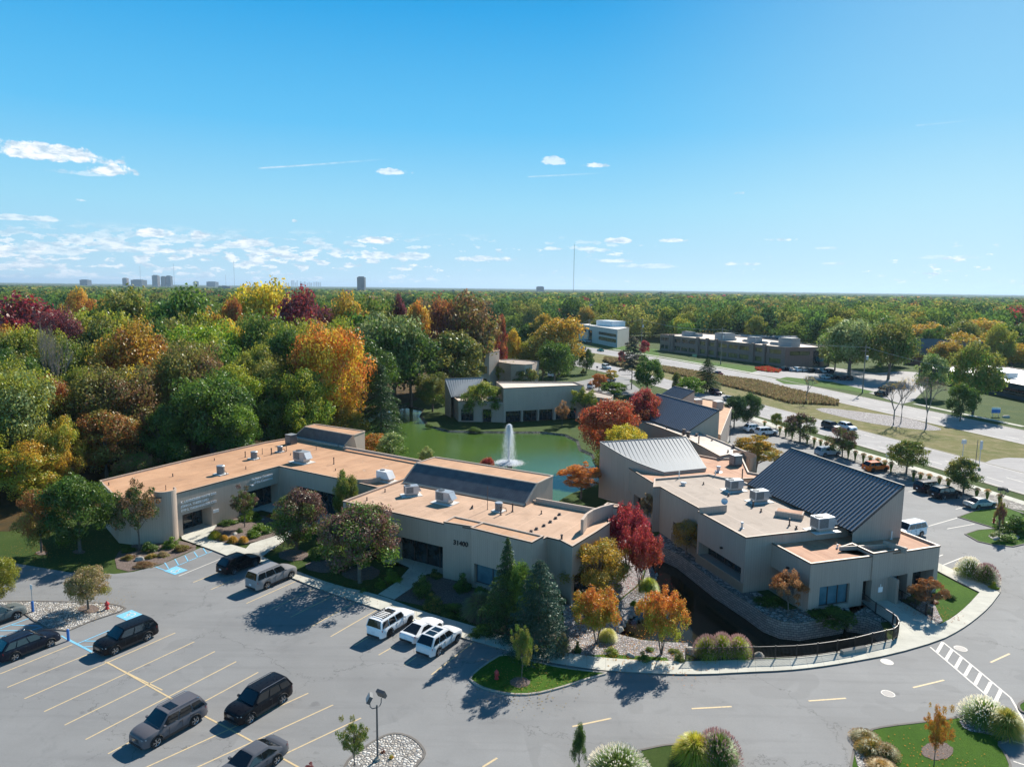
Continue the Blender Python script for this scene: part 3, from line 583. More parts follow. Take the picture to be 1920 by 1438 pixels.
# ---------------------------------------------------------------- parking stall lines
def lines(name, segs, m, w=.11, z=.027):
    b = MB()
    for (x0, y0, x1, y1) in segs:
        a, c = Vector(G(x0, y0)), Vector(G(x1, y1)); d = (c-a).normalized(); nrm = Vector((-d.y, d.x))*w/2
        b.face([(a.x-nrm.x, a.y-nrm.y, z), (c.x-nrm.x, c.y-nrm.y, z), (c.x+nrm.x, c.y+nrm.y, z), (a.x+nrm.x, a.y+nrm.y, z)])
    return struct(name, b, m)
q = 3.284
raw = [(0, 865, 445, 685), (45, 948, 565, 735), (150, 1018, 1080, 612), (272, 1097, 1197, 667), (398, 1180, 1323, 727), (527, 1269, 1455, 789), (665, 1357, 1590, 855)]
seg = [(x0/q, 1000+y0/q, x1/q, 1000+y1/q) for x0, y0, x1, y1 in raw]
seg += [(205, 1470, 578, 1299.5), (268, 1485, 624.5, 1321.5), (330, 1510, 677, 1346), (645/q, 1000+790/q, 1000/q, 1000+965/q)]
seg += [(362, 1092, 409, 1073.5), (395, 1105.5, 440, 1086), (462, 1131.5, 554, 1090), (430, 1119, 462, 1105), (505, 1144, 590, 1103), (545, 1157, 627, 1116), (578, 1178, 666.5, 1129), (620, 1193.5, 706.5, 1143.5), (710, 1228, 740, 1211), (809, 1265, 889, 1202.5), (665, 1210, 690, 1195), (758, 1247, 780, 1232)]
lines('stall_line', seg, M['line_y'])
lines('stall_line', [(200, 1241, 322, 1310), (322, 1310, 452, 1378.5), (452, 1378.5, 575, 1447)], M['line_y'], w=.13, z=.032)
lines('white_line', [(335, 1080, 423, 1044), (1757, 1064, 1806, 1044.5), (1741, 986.5, 1795, 971), (1776, 991.5, 1827, 982.5), (1703, 922, 1716, 920), (1792, 954.5, 1808, 951), (1760, 1043, 1768, 1040), (1700, 907, 1712, 905)], M['line_w'], w=.12)
bl = [(292, 1063, 311, 1070), (311, 1070, 398, 1033.5), (309, 1055, 316, 1066), (328, 1048, 335, 1060), (347, 1042, 353, 1053), (364, 1035, 371, 1045), (381, 1028, 388, 1038)]
bl += [(0, 1179, 56, 1159), (0, 1200, 81, 1175), (22, 1172, 76, 1173.5), (0, 1182.5, 58, 1182.5), (0, 1192.5, 35, 1192.5), (115, 1192, 128, 1200), (145, 1207, 205, 1182), (159, 1202, 180, 1202), (156, 1213, 180, 1212)]
bl += [(172, 1223, 145, 1208)]
lines('blue_line', bl, M['line_b'], w=.12, z=.037)
lines('blue_line', [(128, 1199, 172, 1222)], M['line_b'], w=.2, z=.030)
def wheel_sign(cx, cy, ang):
    o = Vector(G(cx, cy)); ca, sa = cos(ang), sin(ang)
    def P(x, y, z): return (o.x+x*ca-y*sa, o.y+x*sa+y*ca, z)
    b = MB(); b.face([P(-.95, -.75, .041), P(.95, -.75, .041), P(.95, .75, .041), P(-.95, .75, .041)]); e = tag(b.build('accessible_bay_marking', M['line_b']), kind='structure')
    w = MB(); z = .046
    def ln(pts, r):
        for a, c in zip(pts, pts[1:]):
            dx, dy = c[0]-a[0], c[1]-a[1]; L = hypot(dx, dy); nx, ny = -dy/L*r, dx/L*r
            w.face([P(a[0]-nx, a[1]-ny, z), P(c[0]-nx, c[1]-ny, z), P(c[0]+nx, c[1]+ny, z), P(a[0]+nx, a[1]+ny, z)])
    ln([(.38*cos(t), .38*sin(t)-.12) for t in [radians(a) for a in range(150, 391, 20)]], .05)
    ln([(.0, .25), (.02, -.05), (.3, -.05), (.5, -.4)], .06); ln([(-.02, .12), (.25, .12)], .05)
    w.face([P(.1*cos(k*pi/4), .42+.1*sin(k*pi/4), z) for k in range(8)])
    tag(w.build('accessible_symbol_marking', M['line_w']), kind='structure')
wheel_sign(330, 1070, radians(-31)); wheel_sign(243, 1154, radians(149)); 
# dashed centre line of the drive and the striped crossing
lines('centre_line', [(1297, 1328.5, 1372, 1324.5), (1073, 1362, 1146, 1346.5), (905, 1438, 932, 1421), (1516, 1314, 1586, 1309), (1712, 1289, 1770, 1275), (1857, 1242, 1893, 1225.5)], M['line_y'], w=.16)
c1 = [(1744, 1213), (1776, 1240), (1840, 1295), (1880, 1330)]; c2 = [(1768, 1204), (1800, 1229), (1845, 1266), (1895, 1308), (1905, 1325), (1925, 1362)]
lines('crossing_line', [(*a, *b) for a, b in zip(c1, c1[1:])]+[(*a, *b) for a, b in zip(c2, c2[1:])], M['line_w'], w=.14)
lines('crossing_line', [(1757, 1223, 1768, 1204), (1773, 1238, 1785, 1218), (1791, 1253, 1803, 1232), (1809, 1267, 1821, 1246), (1828, 1284, 1839, 1262), (1847, 1300, 1858, 1279), (1866, 1316, 1877, 1293)], M['line_w'], w=.26, z=.032)
lines('white_line', [(1895, 1352, 1925, 1358), (1898, 1389, 1930, 1398), (1900, 1427, 1930, 1437)], M['line_w'], w=.12)
M['manhole'] = plain('cast iron cover', (.14, .135, .14), .6)
for cx, cy, rx in ((1801, 1216, .52), (1663, 1241, .5), (1665, 1300.5, .5)):
    o = G(cx, cy); b = MB(); n = 24
    for i in range(n):
        a0, a1 = 2*pi*i/n, 2*pi*(i+1)/n
        b.face([(o[0]+cos(a)*r_, o[1]+sin(a)*r_, .034) for a, r_ in ((a0, rx*.82), (a0, rx), (a1, rx), (a1, rx*.82))][::1], 0)
    b.face([(o[0]+cos(2*pi*i/n)*rx*.80, o[1]+sin(2*pi*i/n)*rx*.80, .036) for i in range(n)], 1)
    tag(b.build('manhole_cover', [M['line_w'], M['manhole'] if cx != 1663 else M['line_w']]), {1801: 'grey manhole cover in a white painted ring beside the striped crossing', 1663: 'white painted manhole cover at the curving kerb', 1665: 'grey manhole cover in a white ring in the middle of the drive'}[cx], 'manhole cover', 'manhole covers in the drive')
# ---------------------------------------------------------------- buildings
def wall_edge(mbw, mbf, a, b, z0, z1, ops, root, gm, u0=0.0):
    """one wall from a to b (outward normal on the right of a->b); ops: (t0, t1, za, zb, depth, panes[, glassmat])"""
    a = Vector(a[:2]); b = Vector(b[:2]); L = (b-a).length; d = (b-a)/L; n = Vector((d.y, -d.x))
    def P(u, z, o=0.0): q = a+d*u+n*o; return (q.x, q.y, z)
    us = sorted({0.0, L, *[o[0]*L for o in ops], *[o[1]*L for o in ops]}); zs = sorted({z0, z1, *[o[2] for o in ops], *[o[3] for o in ops]})
    for i in range(len(us)-1):
        for j in range(len(zs)-1):
            um, zm = (us[i]+us[i+1])/2, (zs[j]+zs[j+1])/2
            if any(o[0]*L < um < o[1]*L and o[2] < zm < o[3] for o in ops): continue
            mbw.face([P(us[i], zs[j]), P(us[i+1], zs[j]), P(us[i+1], zs[j+1]), P(us[i], zs[j+1])], 0, [(u0+us[i], zs[j]), (u0+us[i+1], zs[j]), (u0+us[i+1], zs[j+1]), (u0+us[i], zs[j+1])])
    for o in ops:
        ua, ub, za, zb, dp, npan = o[0]*L, o[1]*L, o[2], o[3], o[4], o[5]; gmat = o[6] if len(o) > 6 else gm
        for q in ([(ua, za, 0), (ua, za, -dp), (ua, zb, -dp), (ua, zb, 0)], [(ub, za, -dp), (ub, za, 0), (ub, zb, 0), (ub, zb, -dp)], [(ua, zb, 0), (ua, zb, -dp), (ub, zb, -dp), (ub, zb, 0)], [(ua, za, -dp), (ua, za, 0), (ub, za, 0), (ub, za, -dp)]):
            mbw.face([P(x, z, w) for x, z, w in q], 0, [(x+w, z) for x, z, w in q])
        w = MB(); w.face([P(ua, za, -dp+.02), P(ub, za, -dp+.02), P(ub, zb, -dp+.02), P(ua, zb, -dp+.02)])
        win = w.build('window', gmat, root)
        f = MB(); fw_ = .07
        for k in range(npan+1):
            u = ua+(ub-ua)*k/npan; u = min(max(u, ua+fw_/2), ub-fw_/2); c = a+d*u+n*(-dp+.05); f.box((c.x, c.y, (za+zb)/2), (fw_, .08, zb-za), atan2(d.y, d.x))
        for z in (za+.04, zb-.04):
            c = a+d*(ua+ub)/2+n*(-dp+.052); f.box((c.x, c.y, z), (ub-ua, .07, .08), atan2(d.y, d.x))
        f.build('frame', mbf, win)
def volume(root, P, z1, roof, z0=-.3, ops=None, wm=None, par=.22, cop=None, cw=.14, skip=(), rz=None, gm=None, ledge=.0):
    if poly_area(P) < 0: print('CW OUTLINE', root.name, poly_area(P)); P = list(reversed(P))
    wm = wm or M['siding']; gm = gm or M['glass']; mb = MB(); u = 0; n = len(P)
    for i in range(n):
        if i in skip: continue
        a, b = P[i], P[(i+1) % n]; L = hypot(b[0]-a[0], b[1]-a[1])
        wall_edge(mb, M['frame'], a, b, z0, z1, (ops or {}).get(i, []), root, gm, u); u += L
    I = offset(P, -cw); zr = z1-par if rz is None else rz
    for i in range(n):      # inner face of the parapet
        j = (i+1) % n; mb.face([(*I[j], zr), (*I[i], zr), (*I[i], z1-.01), (*I[j], z1-.01)], 0)
    mb.build('wall', wm, root)
    if roof is not None:
        r = MB(); r.flat(I, zr); r.build('roof', roof, root)
    c = MB(); O = offset(P, .045); I2 = offset(P, -cw-.02)
    for i in range(n):
        j = (i+1) % n
        c.face([(*O[i], z1+.03), (*O[j], z1+.03), (*I2[j], z1+.03), (*I2[i], z1+.03)], 1)
        c.face([(*O[i], z1-.12), (*O[j], z1-.12), (*O[j], z1+.03), (*O[i], z1+.03)], 0)
        c.face([(*I2[j], z1-.05), (*I2[i], z1-.05), (*I2[i], z1+.03), (*I2[j], z1+.03)], 1)
    c.build('coping', [cop or M['coping'], M['coping_light']], root)
def soffit(root, P, z):
    b = MB(); P = ccw(P); b.face([(p[0], p[1], z) for p in reversed(P)]); b.build('soffit', M['frame_tan'], root)
def shed(root, bl, br, tr, tl, name, mt, ribm, n, rib=.09, walls=True, wm=None, z0=0, solarstrip=None, over=.12):
    """sloping roof from the low edge bl-br to the high edge tl-tr (3D points), with ribs and closing walls"""
    bl, br, tr, tl = map(Vector, (bl, br, tr, tl)); b = MB(); Lb = (br-bl).length; Ls = (tl-bl).length; nrm = (br-bl).cross(tl-bl).normalized()
    e = nrm*.1
    b.face([bl+e, br+e, tr+e, tl+e], 0, [(0, 0), (Lb, 0), (Lb, Ls), (0, Ls)])
    for p, q_ in ((bl, br), (br, tr), (tr, tl), (tl, bl)): b.face([p-e, q_-e, q_+e, p+e], 1)
    ro = b.build(name, [mt, ribm], root)
    if n:
        r = MB()
        for k in range(n+1):
            t = k/n; p = bl.lerp(br, t)+e*1.3; q_ = tl.lerp(tr, t)+e*1.3; r.beam(p, q_, rib, .07, 0)
        r.beam(tl+e*1.2, tr+e*1.2, .22, .12); r.build('standing_seams', ribm, ro)
    if walls:
        w = MB()
        def wf(pts, flip=False):
            o = pts[0]; dd = Vector((pts[1][0]-o[0], pts[1][1]-o[1])); dd.normalize()
            w.face(pts, 0, [((p[0]-o[0])*dd.x+(p[1]-o[1])*dd.y, p[2]) for p in pts])
        wf([(br.x, br.y, z0), (tr.x, tr.y, z0), tuple(tr), tuple(br)])
        wf([(tr.x, tr.y, z0), (tl.x, tl.y, z0), tuple(tl), tuple(tr)])
        wf([(tl.x, tl.y, z0), (bl.x, bl.y, z0), tuple(bl), tuple(tl)])
        w.build('wall', wm or M['siding'], root)
def text_on(root, s, p, d, size, mt, name='lettering', ext=.03, bold=True, align='LEFT'):
    """letters standing on a vertical wall: p = lower left 3D point, d = 2D direction of reading"""
    cu = bpy.data.curves.new(name, 'FONT'); cu.body = s; cu.size = size; cu.extrude = ext; cu.align_x = align
    if bold: cu.offset = size*.018
    o = bpy.data.objects.new(name, cu); COL.objects.link(o); d = Vector((d[0], d[1])).normalized()
    mtx = Matrix(((d.x, 0, d.y, 0), (d.y, 0, -d.x, 0), (0, 1, 0, 0), (0, 0, 0, 1)))
    dg = bpy.context.evaluated_depsgraph_get(); me = bpy.data.meshes.new_from_object(o.evaluated_get(dg))
    bpy.data.objects.remove(o); me.name = name; me.materials.clear(); me.materials.append(mt)
    me.transform(mtx); org = parent_world(root) if root is not None else Vector((0, 0, 0)); me.transform(Matrix.Translation(Vector(p)-org))
    o = bpy.data.objects.new(name, me); COL.objects.link(o)
    if root is not None: o.parent = root
    return o
def circ(cx, cy, r, a0, a1, n): return [(cx+r*cos(radians(a0+(a1-a0)*i/n)), cy+r*sin(radians(a0+(a1-a0)*i/n))) for i in range(n+1)]

# ---- building A: the long orange-roofed complex
A = empty('office_building', (-12, 82, 0), 'long low tan office building with orange flat roofs and the number 31400 on its wall', 'building', 'tan office buildings round the pond')
p1, p2, p3 = (-19.3, 78.8), (-6.9, 71.4), (-3.6, 69.9)
# left wing (5.6 m): near side L-shaped court
wing = [(-52.4, 87.5), (-46.4, 80.5), (-44.6, 80.0), (-42.7, 80.3), (-41.2, 80.7), (-40.2, 82.4), (-32.3, 95.9), (-22.8, 90.1), (-20.2, 88.4), (-16.6, 85.9), (-13.6, 87.6), (-11.5, 90.5), (-13.1, 100.1), (-26.2, 108.5), (-36.2, 114.9), (-39.3, 111.3), (-45.7, 100.4)]
volume(A, wing, 5.6, M['roofA'], ops={5: [(.03, .06, .0, 2.6, .4, 1), (.06, .33, .0, 2.7, 2.2, 3)], 5: [(.04, .30, .0, 2.7, 2.0, 3), (.56, .985, .0, 3.2, 1.6, 5)], 6: [(.30, .97, .0, 3.3, .5, 4)], 7: [(.1, .9, 0, 3.2, .5, 1)]})
b = MB(); cyl_ = circ(-41.35, 81.95, 1.25, -150, 60, 18)     # round stair tower at the corner
for i in range(len(cyl_)-1):
    a_, c_ = cyl_[i], cyl_[i+1]; u = i*.25; b.face([(*a_, -.2), (*c_, -.2), (*c_, 6.2), (*a_, 6.2)], 0, [(u, 0), (u+.25, 0), (u+.25, 6), (u, 6)])
    ai = (-41.35+(a_[0]+41.35)*.86, 81.95+(a_[1]-81.95)*.86); ci = (-41.35+(c_[0]+41.35)*.86, 81.95+(c_[1]-81.95)*.86)
    b.face([(*c_, 6.2), (*a_, 6.2), (*ai, 6.2), (*ci, 6.2)][::-1], 1); b.face([(*ci, 5.3), (*ai, 5.3), (*ai, 6.2), (*ci, 6.2)][::-1])
b.build('round_tower', [M['siding'], M['coping_light']], A)
# curved drum in the inner corner
dc = (-19.5, 91.4); dr = circ(dc[0], dc[1], 3.2, -175, -5, 16); b = MB()
for i in range(len(dr)-1):
    a_, c_ = dr[i], dr[i+1]; u = i*.6
    b.face([(*a_, -.2), (*c_, -.2), (*c_, 5.95), (*a_, 5.95)], 0, [(u, 0), (u+.6, 0), (u+.6, 6), (u, 6)])
    ai = (dc[0]+(a_[0]-dc[0])*.94, dc[1]+(a_[1]-dc[1])*.94); ci = (dc[0]+(c_[0]-dc[0])*.94, dc[1]+(c_[1]-dc[1])*.94)
    b.face([(*ai, 5.95), (*ci, 5.95), (*c_, 5.95), (*a_, 5.95)][::-1], 1); b.face([(*ci, 5.4), (*ai, 5.4), (*ai, 5.95), (*ci, 5.95)][::-1])
b.build('curved_wall', [M['siding'], M['coping_light']], A)
b = MB(); b.flat([(dc[0]+(x-dc[0])*.94, dc[1]+(y-dc[1])*.94) for x, y in dr], 5.66); b.build('curved_roof', M['roofA'], A)
# main block
zA = 6.0
mainP = [p1, p2, p3, (-3.95, 69.35), (2.1, 65.35), (3.65, 67.8), (5.0, 66.9), (6.0, 65.3), (8.9, 69.7), (10.6, 72.5), (10.9, 75.2), (2.0, 80.4), (-13.5, 89.3)]
volume(A, mainP, zA, M['roofA2'], ops={0: [(.06, .40, 0, 3.3, 1.4, 3), (.50, .985, 0, 3.4, 1.9, 4)], 3: [(.05, .9, .5, 2.6, .5, 3, M['glass_teal'])], 4: [(.5, .97, 0, 3.0, .5, 1)], 7: [(.1, .9, 0, 2.8, .5, 2)]})
# raised fronts of the bays
def ridge(pts, z, h=.35, w=.3, m=None):
    b = MB()
    for a_, c_ in zip(pts, pts[1:]): b.beam((*a_, z+h/2), (*c_, z+h/2), w, h)
    b.build('parapet', m or M['siding'], A)
# numbered pier carries slightly raised roofs
P_ = [(-6.95, 71.35), (-3.45, 69.8), (-2.6, 71.2), (-6.0, 73.2)]; volume(A, P_, 6.22, M['roofA'], z0=5.6, par=.1)
P_ = [(-4.0, 69.25), (2.1, 65.25), (3.3, 67.1), (-2.8, 71.0)]; volume(A, P_, 6.35, M['roofA'], z0=5.6, par=.1)
# curved end wall and little tower at the right end
cw_ = [(7.3, 69.3), (7.9, 71.2), (8.7, 72.6), (9.8, 73.8), (11.2, 74.9)]
b = MB(); zt = 7.3
for i in range(len(cw_)-1):
    (x0, y0), (x1, y1) = cw_[i], cw_[i+1]; d = Vector((x1-x0, y1-y0)).normalized(); n = Vector((d.y, -d.x))*.14; u = i*1.6
    for s_ in (1, -1):
        q_ = [(x0+n.x*s_, y0+n.y*s_, 5.7), (x1+n.x*s_, y1+n.y*s_, 5.7), (x1+n.x*s_, y1+n.y*s_, zt), (x0+n.x*s_, y0+n.y*s_, zt)]
        b.face(q_ if s_ > 0 else q_[::-1], 0, [(u, 0), (u+1.6, 0), (u+1.6, 1.6), (u, 1.6)])
    b.face([(x0+n.x, y0+n.y, zt), (x1+n.x, y1+n.y, zt), (x1-n.x, y1-n.y, zt), (x0-n.x, y0-n.y, zt)], 1)
b.face([(cw_[0][0]-.14, cw_[0][1]+.03, 5.7), (cw_[0][0]+.14, cw_[0][1]-.03, 5.7), (cw_[0][0]+.14, cw_[0][1]-.03, zt), (cw_[0][0]-.14, cw_[0][1]+.03, zt)])
b.build('curved_parapet', [M['siding'], M['coping_light']], A)
volume(A, [(10.3, 75.3), (11.6, 74.5), (12.1, 75.4), (10.8, 76.2)], 7.0, M['roofA2'], z0=-1.5, par=.05)
# two raised clerestories with dark ridged glazing
zb, zt = 6.02, 7.75
bl, br = (-13.6, 87.4, zb), (1.75, 78.45, zb); e2 = Vector((.515, .857)); 
def add(p, k, z): return (p[0]+e2.x*k, p[1]+e2.y*k, z)
tl, tr = add(bl, 2.6, zt), add(br, 2.6, zt)
shed(A, bl, br, tr, tl, 'glazed_slope', M['solar'], M['seam_rib'], 0, walls=False)
bl2, br2 = add(bl, 6.6, zt), add(br, 6.6, zt)
sidew = MB()
def side(ps): sidew.face(ps, 0, [(hypot(p[0]-ps[0][0], p[1]-ps[0][1]), p[2]) for p in ps])
side([(br[0], br[1], 5.7), (br2[0], br2[1], -1.5), br2, tr, br]); side([(br2[0], br2[1], -1.5), (bl2[0], bl2[1], -1.5), bl2, br2]); side([(bl2[0], bl2[1], 5), (bl[0], bl[1], 5), bl, tl, bl2])
sidew.build('wall', M['siding'], A)
b = MB(); b.flat([tl[:2], tr[:2], br2[:2], bl2[:2]], zt+.03); b.build('roof', M['roofA'], A)
b = MB()
for a_, c_ in ((tl, tr), (tr, br2), (br2, bl2), (bl2, tl), (br, tr), (bl, tl)): b.beam((a_[0], a_[1], a_[2]+.09), (c_[0], c_[1], c_[2]+.09), .2, .14)
b.build('coping', M['coping_light'], A)
b = MB(); lo = add(bl, -.35, zb-.12); lo2 = add(br, -.35, zb-.12); b.face([lo, lo2, (br[0], br[1], zb+.08), (bl[0], bl[1], zb+.08)]); b.build('flashing', M['coping_light'], A)
# far clerestory, from its photo corners
t1, t2, t3, t4 = (*G(572, 801, 7.3), 7.3), (*G(663, 817, 7.3), 7.3), (*G(684, 809.5, 7.3), 7.3), (*G(592, 796, 7.3), 7.3)
b1, b2 = (*G(553, 818, 5.55), 5.55), (*G(646, 836, 5.55), 5.55)
shed(A, b1, b2, t2, t1, 'glazed_slope', M['solar'], M['seam_rib'], 0, walls=False)
sidew = MB(); side([(b2[0], b2[1], 4.6), (t3[0], t3[1], -1), t3, t2, b2]); side([(t3[0], t3[1], -1), (t4[0], t4[1], -1), t4, t3]); side([(t4[0], t4[1], 4), (b1[0], b1[1], 4), b1, t1, t4]); sidew.build('wall', M['siding'], A)
b = MB(); b.flat([t1[:2], t2[:2], t3[:2], t4[:2]], 7.33); b.build('roof', M['roofA'], A)
b = MB()
for a_, c_ in ((t1, t2), (t2, t3), (t3, t4), (t4, t1), (b2, t2), (b1, t1)): b.beam((a_[0], a_[1], a_[2]+.09), (c_[0], c_[1], c_[2]+.09), .2, .12)
b.build('coping', M['coping_light'], A)
b = MB(); d_ = Vector((-.45, -.75))*.8; b.face([(b1[0]+d_.x, b1[1]+d_.y, 5.46), (b2[0]+d_.x, b2[1]+d_.y, 5.46), (b2[0], b2[1], 5.6), (b1[0], b1[1], 5.6)]); b.build('flashing', M['flashing'], A)
# back parapet of the middle roof
ridge([G(645, 837, 5.9), G(789, 863, 5.9)], 5.6, .35, .3); ridge([(3.0, 79.8), (10.8, 75.4)], 6.0, .35, .25)
# lettering
def on_edge(a_, c_, t, z, off=.03):
    a_ = Vector(a_[:2]); c_ = Vector(c_[:2]); d = (c_-a_).normalized(); n = Vector((d.y, -d.x)); q_ = a_.lerp(c_, t)+n*off; return (q_.x, q_.y, z)
text_on(A, '31400', on_edge(p2, p3, .30, 3.95, .06), (p3[0]-p2[0], p3[1]-p2[1]), .70, M['black'], 'house_number', .04)
w0, w1 = wing[5], wing[6]; dw = (w1[0]-w0[0], w1[1]-w0[1])
for k, s in enumerate(('K. LANDGREBE-WHITE DDS', 'JOHN A. THEISE DMD', 'KYP S. THORNHAUSER DDS')):
    text_on(A, s, on_edge(w0, w1, .03, 4.15-k*.52, .04), dw, .40, M['white'], 'lettering', .03)
for k, s in enumerate(('Pediatric Dentistry', 'of the Commons')):
    text_on(A, s, on_edge(w0, w1, .70+.02*k, 4.55-k*.5, .04), dw, .46, M['white'], 'lettering', .03)
b = MB(); q_ = on_edge(w0, w1, .335, 2.0, .12); b.box(q_, (.8, .08, .4), atan2(dw[1], dw[0])); b.build('wall_sign', M['white'], A)

# ---- building B (right): beige roofs, big dark standing seam roof
Bd = empty('office_building', (33, 78, 0), 'taupe office building with beige flat roof and large dark ribbed metal roof beside the canal', 'building', 'tan office buildings round the pond')
s2 = M['siding2']
b0 = (21.15, 76.9); b1_ = (23.8, 68.6); b2_ = (27.4, 69.75)
Bmain = [(19.0, 86.0), (19.8, 83.7), (21.9, 77.1), b0, b1_, (27.35, 69.7), (35.4, 72.0), (36.8, 74.0), (31.5, 91.0), (28.4, 93.6), (18.2, 90.4)]
Bmain = [(19.8, 83.7), (21.85, 77.15), b0, b1_, (27.35, 69.75), (35.9, 72.4), (30.4, 89.4), (26.8, 93.2), (18.9, 90.6), (18.0, 86.6), (18.9, 86.8)]
volume(Bd, Bmain, 5.9, M['roofB'], wm=s2, ops={0: [(.05, .95, .9, 2.5, 1.2, 4)], 2: [(.04, .94, .95, 2.5, 1.4, 5)]}, gm=M['glass'])
low = [(26.55, 70.6), (28.55, 64.15), (34.4, 66.0), (40.3, 68.0), (43.9, 69.35), (42.3, 74.1), (36.0, 72.9), (27.4, 70.4)]
volume(Bd, low, 5.0, M['roofRed'], wm=s2, ops={0: [(.08, .70, 1.0, 2.5, 1.2, 3)], 1: [(.2, .78, .45, 2.5, .35, 3, M['glass_teal'])], 2: [(.04, .22, .0, 2.5, .8, 1), (.62, .95, .1, 2.6, 1.2, 3, M['glass_teal'])], 3: [(.1, .85, .0, 2.6, 1.5, 3)], 4: [(.3, .8, .2, 2.5, .8, 2)]})
pc = [(33.0, 64.1), (38.9, 66.15), (38.3, 67.9), (32.6, 66.2)]
portico = [(33.25, 65.4), (34.75, 64.05), (38.95, 65.6), (39.3, 67.6), (36.9, 69.4), (32.6, 68.0)]
portico = [G(1598, 1019.5, 5.25), G(1638, 1037.9, 5.25), G(1701, 1028, 5.25), (38.9, 69.0), (33.2, 68.0)]
volume(Bd, portico, 5.28, M['roofRed'], z0=2.55, wm=s2, par=.4); soffit(Bd, portico, 2.55)
b = MB(); b.box((portico[1][0]+.45, portico[1][1]+1.3, 1.25), (.3, .3, 2.6), radians(18)); b.build('column', s2, Bd); b = MB(); b.box((37.9, 67.0, 1.3), (.3, 1.6, 2.6), radians(18)); b.build('column', s2, Bd)
b = MB(); b.box((35.9, 65.2, 2.05), (.5, .06, .5), radians(18)); b.beam((35.9, 65.2, 2.3), (35.9, 65.2, 2.6), .05, .05); b.build('hanging_sign', M['white'], Bd)
b = MB(); wq = [G(1642, 1036, 5.6), G(1658, 1012, 5.6)]; b.beam((*G(1657, 1012, 5.6), 5.28), (*G(1700, 1027, 5.6), 5.28), .18, .6); b.build('parapet', s2, Bd)
bl, br = (30.25, 87.75, 6.0), (35.35, 70.3, 6.0); e3 = Vector((cos(radians(18)), sin(radians(18))))
tl = (bl[0]+e3.x*6.4, bl[1]+e3.y*6.4, 10.35); tr = (br[0]+e3.x*6.4, br[1]+e3.y*6.4, 10.35)
shed(Bd, bl, br, tr, tl, 'metal_roof', M['seam_dark'], M['seam_rib'], 36, .085, wm=s2)
# dish-side parapet return
b = MB(); b.beam((*G(1312, 956, 6.2), 6.1), (*G(1362, 951, 6.2), 6.1), .2, .8); b.build('parapet', s2, Bd)
def railing(root, a_, c_, z0, z1, name='railing', m_=None, n=None):
    a_ = Vector(a_[:2]); c_ = Vector(c_[:2]); L = (c_-a_).length; d = (c_-a_)/L; nn = Vector((d.y, -d.x))*.06; b = MB(); n = n or int(L/.16)
    for k in range(n+1):
        p = a_+d*(L*k/n)+nn; b.box((p.x, p.y, (z0+z1)/2), (.07, .05, z1-z0), atan2(d.y, d.x))
    for z in (z0, z1): b.beam((a_.x+nn.x*1.3, a_.y+nn.y*1.3, z), (c_.x+nn.x*1.3, c_.y+nn.y*1.3, z), .1, .1)
    b.build(name, m_ or M['frame_tan'], root)
railing(Bd, b0, b1_, .05, 1.0); railing(Bd, (19.85, 83.6), (21.8, 77.2), .05, 1.0); railing(Bd, (26.6, 70.4), (28.0, 65.9), .05, 1.0)

# ---- building C (behind B)
C_ = empty('office_building', (24, 105, 0), 'tan office building with pale ribbed metal roof and rust red flat roof behind the canal', 'building', 'tan office buildings round the pond')
zC = 5.8
Cf = [(13.2, 103.4), (18.9, 88.8), (19.1, 91.2), (24.0, 93.0), (30.6, 95.3), (32.6, 95.0), (36.5, 97.0), (37.0, 104.5), (27.5, 108.5), (22, 109)]
Cf = [G(1124, 900, .8), (18.75, 88.9), (26.9, 93.4), (31.0, 92.2), (35.8, 93.4), G(1404, 885, 5.6), (34.8, 104.0), (30.9, 103.6), (26.5, 108.0), (14.5, 107.5)]
volume(C_, Cf, 5.6, M['roofRed'], z0=-2.5, wm=s2, ops={0: [(.42, .6, .8, 2.4, .8, 2), (.66, .95, .8, 2.4, .8, 3)]})
# pale metal roof on a tapering raised block with a bowed edge
hA, hB = (*G(1125, 829, 8.3), 8.3), (*G(1286.5, 819.5, 8.3), 8.3); lB, lA = (*G(1324, 878.5, 5.75), 5.75), (*G(1246, 886, 5.75), 5.75)
pl_n = (Vector(hB)-Vector(hA)).cross(Vector(lA)-Vector(hA)).normalized(); pl_n = pl_n if pl_n.z > 0 else -pl_n
def zpl(x, y): return hA[2]-(pl_n.x*(x-hA[0])+pl_n.y*(y-hA[1]))/pl_n.z
edge = []
for px, py in ((1125, 829), (1148, 843), (1172, 857), (1197, 868.5), (1222, 878), (1246, 886)):
    d = Vector(px_dir(px, py)); o_ = Vector((0, 0, CH)); k = pl_n.dot(Vector(hA)-o_)/pl_n.dot(d); edge.append(tuple(o_+d*k))
ring = edge+[lB, hB]; b = MB(); b.flat([p[:2] for p in ring], 0, zf=zpl)
ro = b.build('metal_roof', M['seam_light'], C_)
b = MB(); hv = Vector(hB)-Vector(hA); sv = Vector(lB)-Vector(hB)      # seams run parallel to hB->lB
for k in range(0, 24):
    s0 = Vector(hA)+hv*(k/23); s1 = s0+sv
    # clip by the bowed edge: march until outside
    def inside(p):
        c = False; P = [q_[:2] for q_ in ring]
        for i in range(len(P)):
            (xi, yi), (xj, yj) = P[i], P[i-1]
            if (yi > p.y) != (yj > p.y) and p.x < (xj-xi)*(p.y-yi)/(yj-yi)+xi: c = not c
        return c
    t = .01
    while t < 1.0 and inside(s0.lerp(s1, t)): t += .02
    if t > .05: b.beam(s0+Vector((0, 0, .05)), s0.lerp(s1, min(t, 1))+Vector((0, 0, .05)), .07, .08)
for a_, c_ in zip(ring, ring[1:]+ring[:1]): b.beam((a_[0], a_[1], a_[2]+.03), (c_[0], c_[1], c_[2]+.03), .16, .14)
b.build('standing_seams', M['seam_ribl'], ro)
b = MB(); u = 0
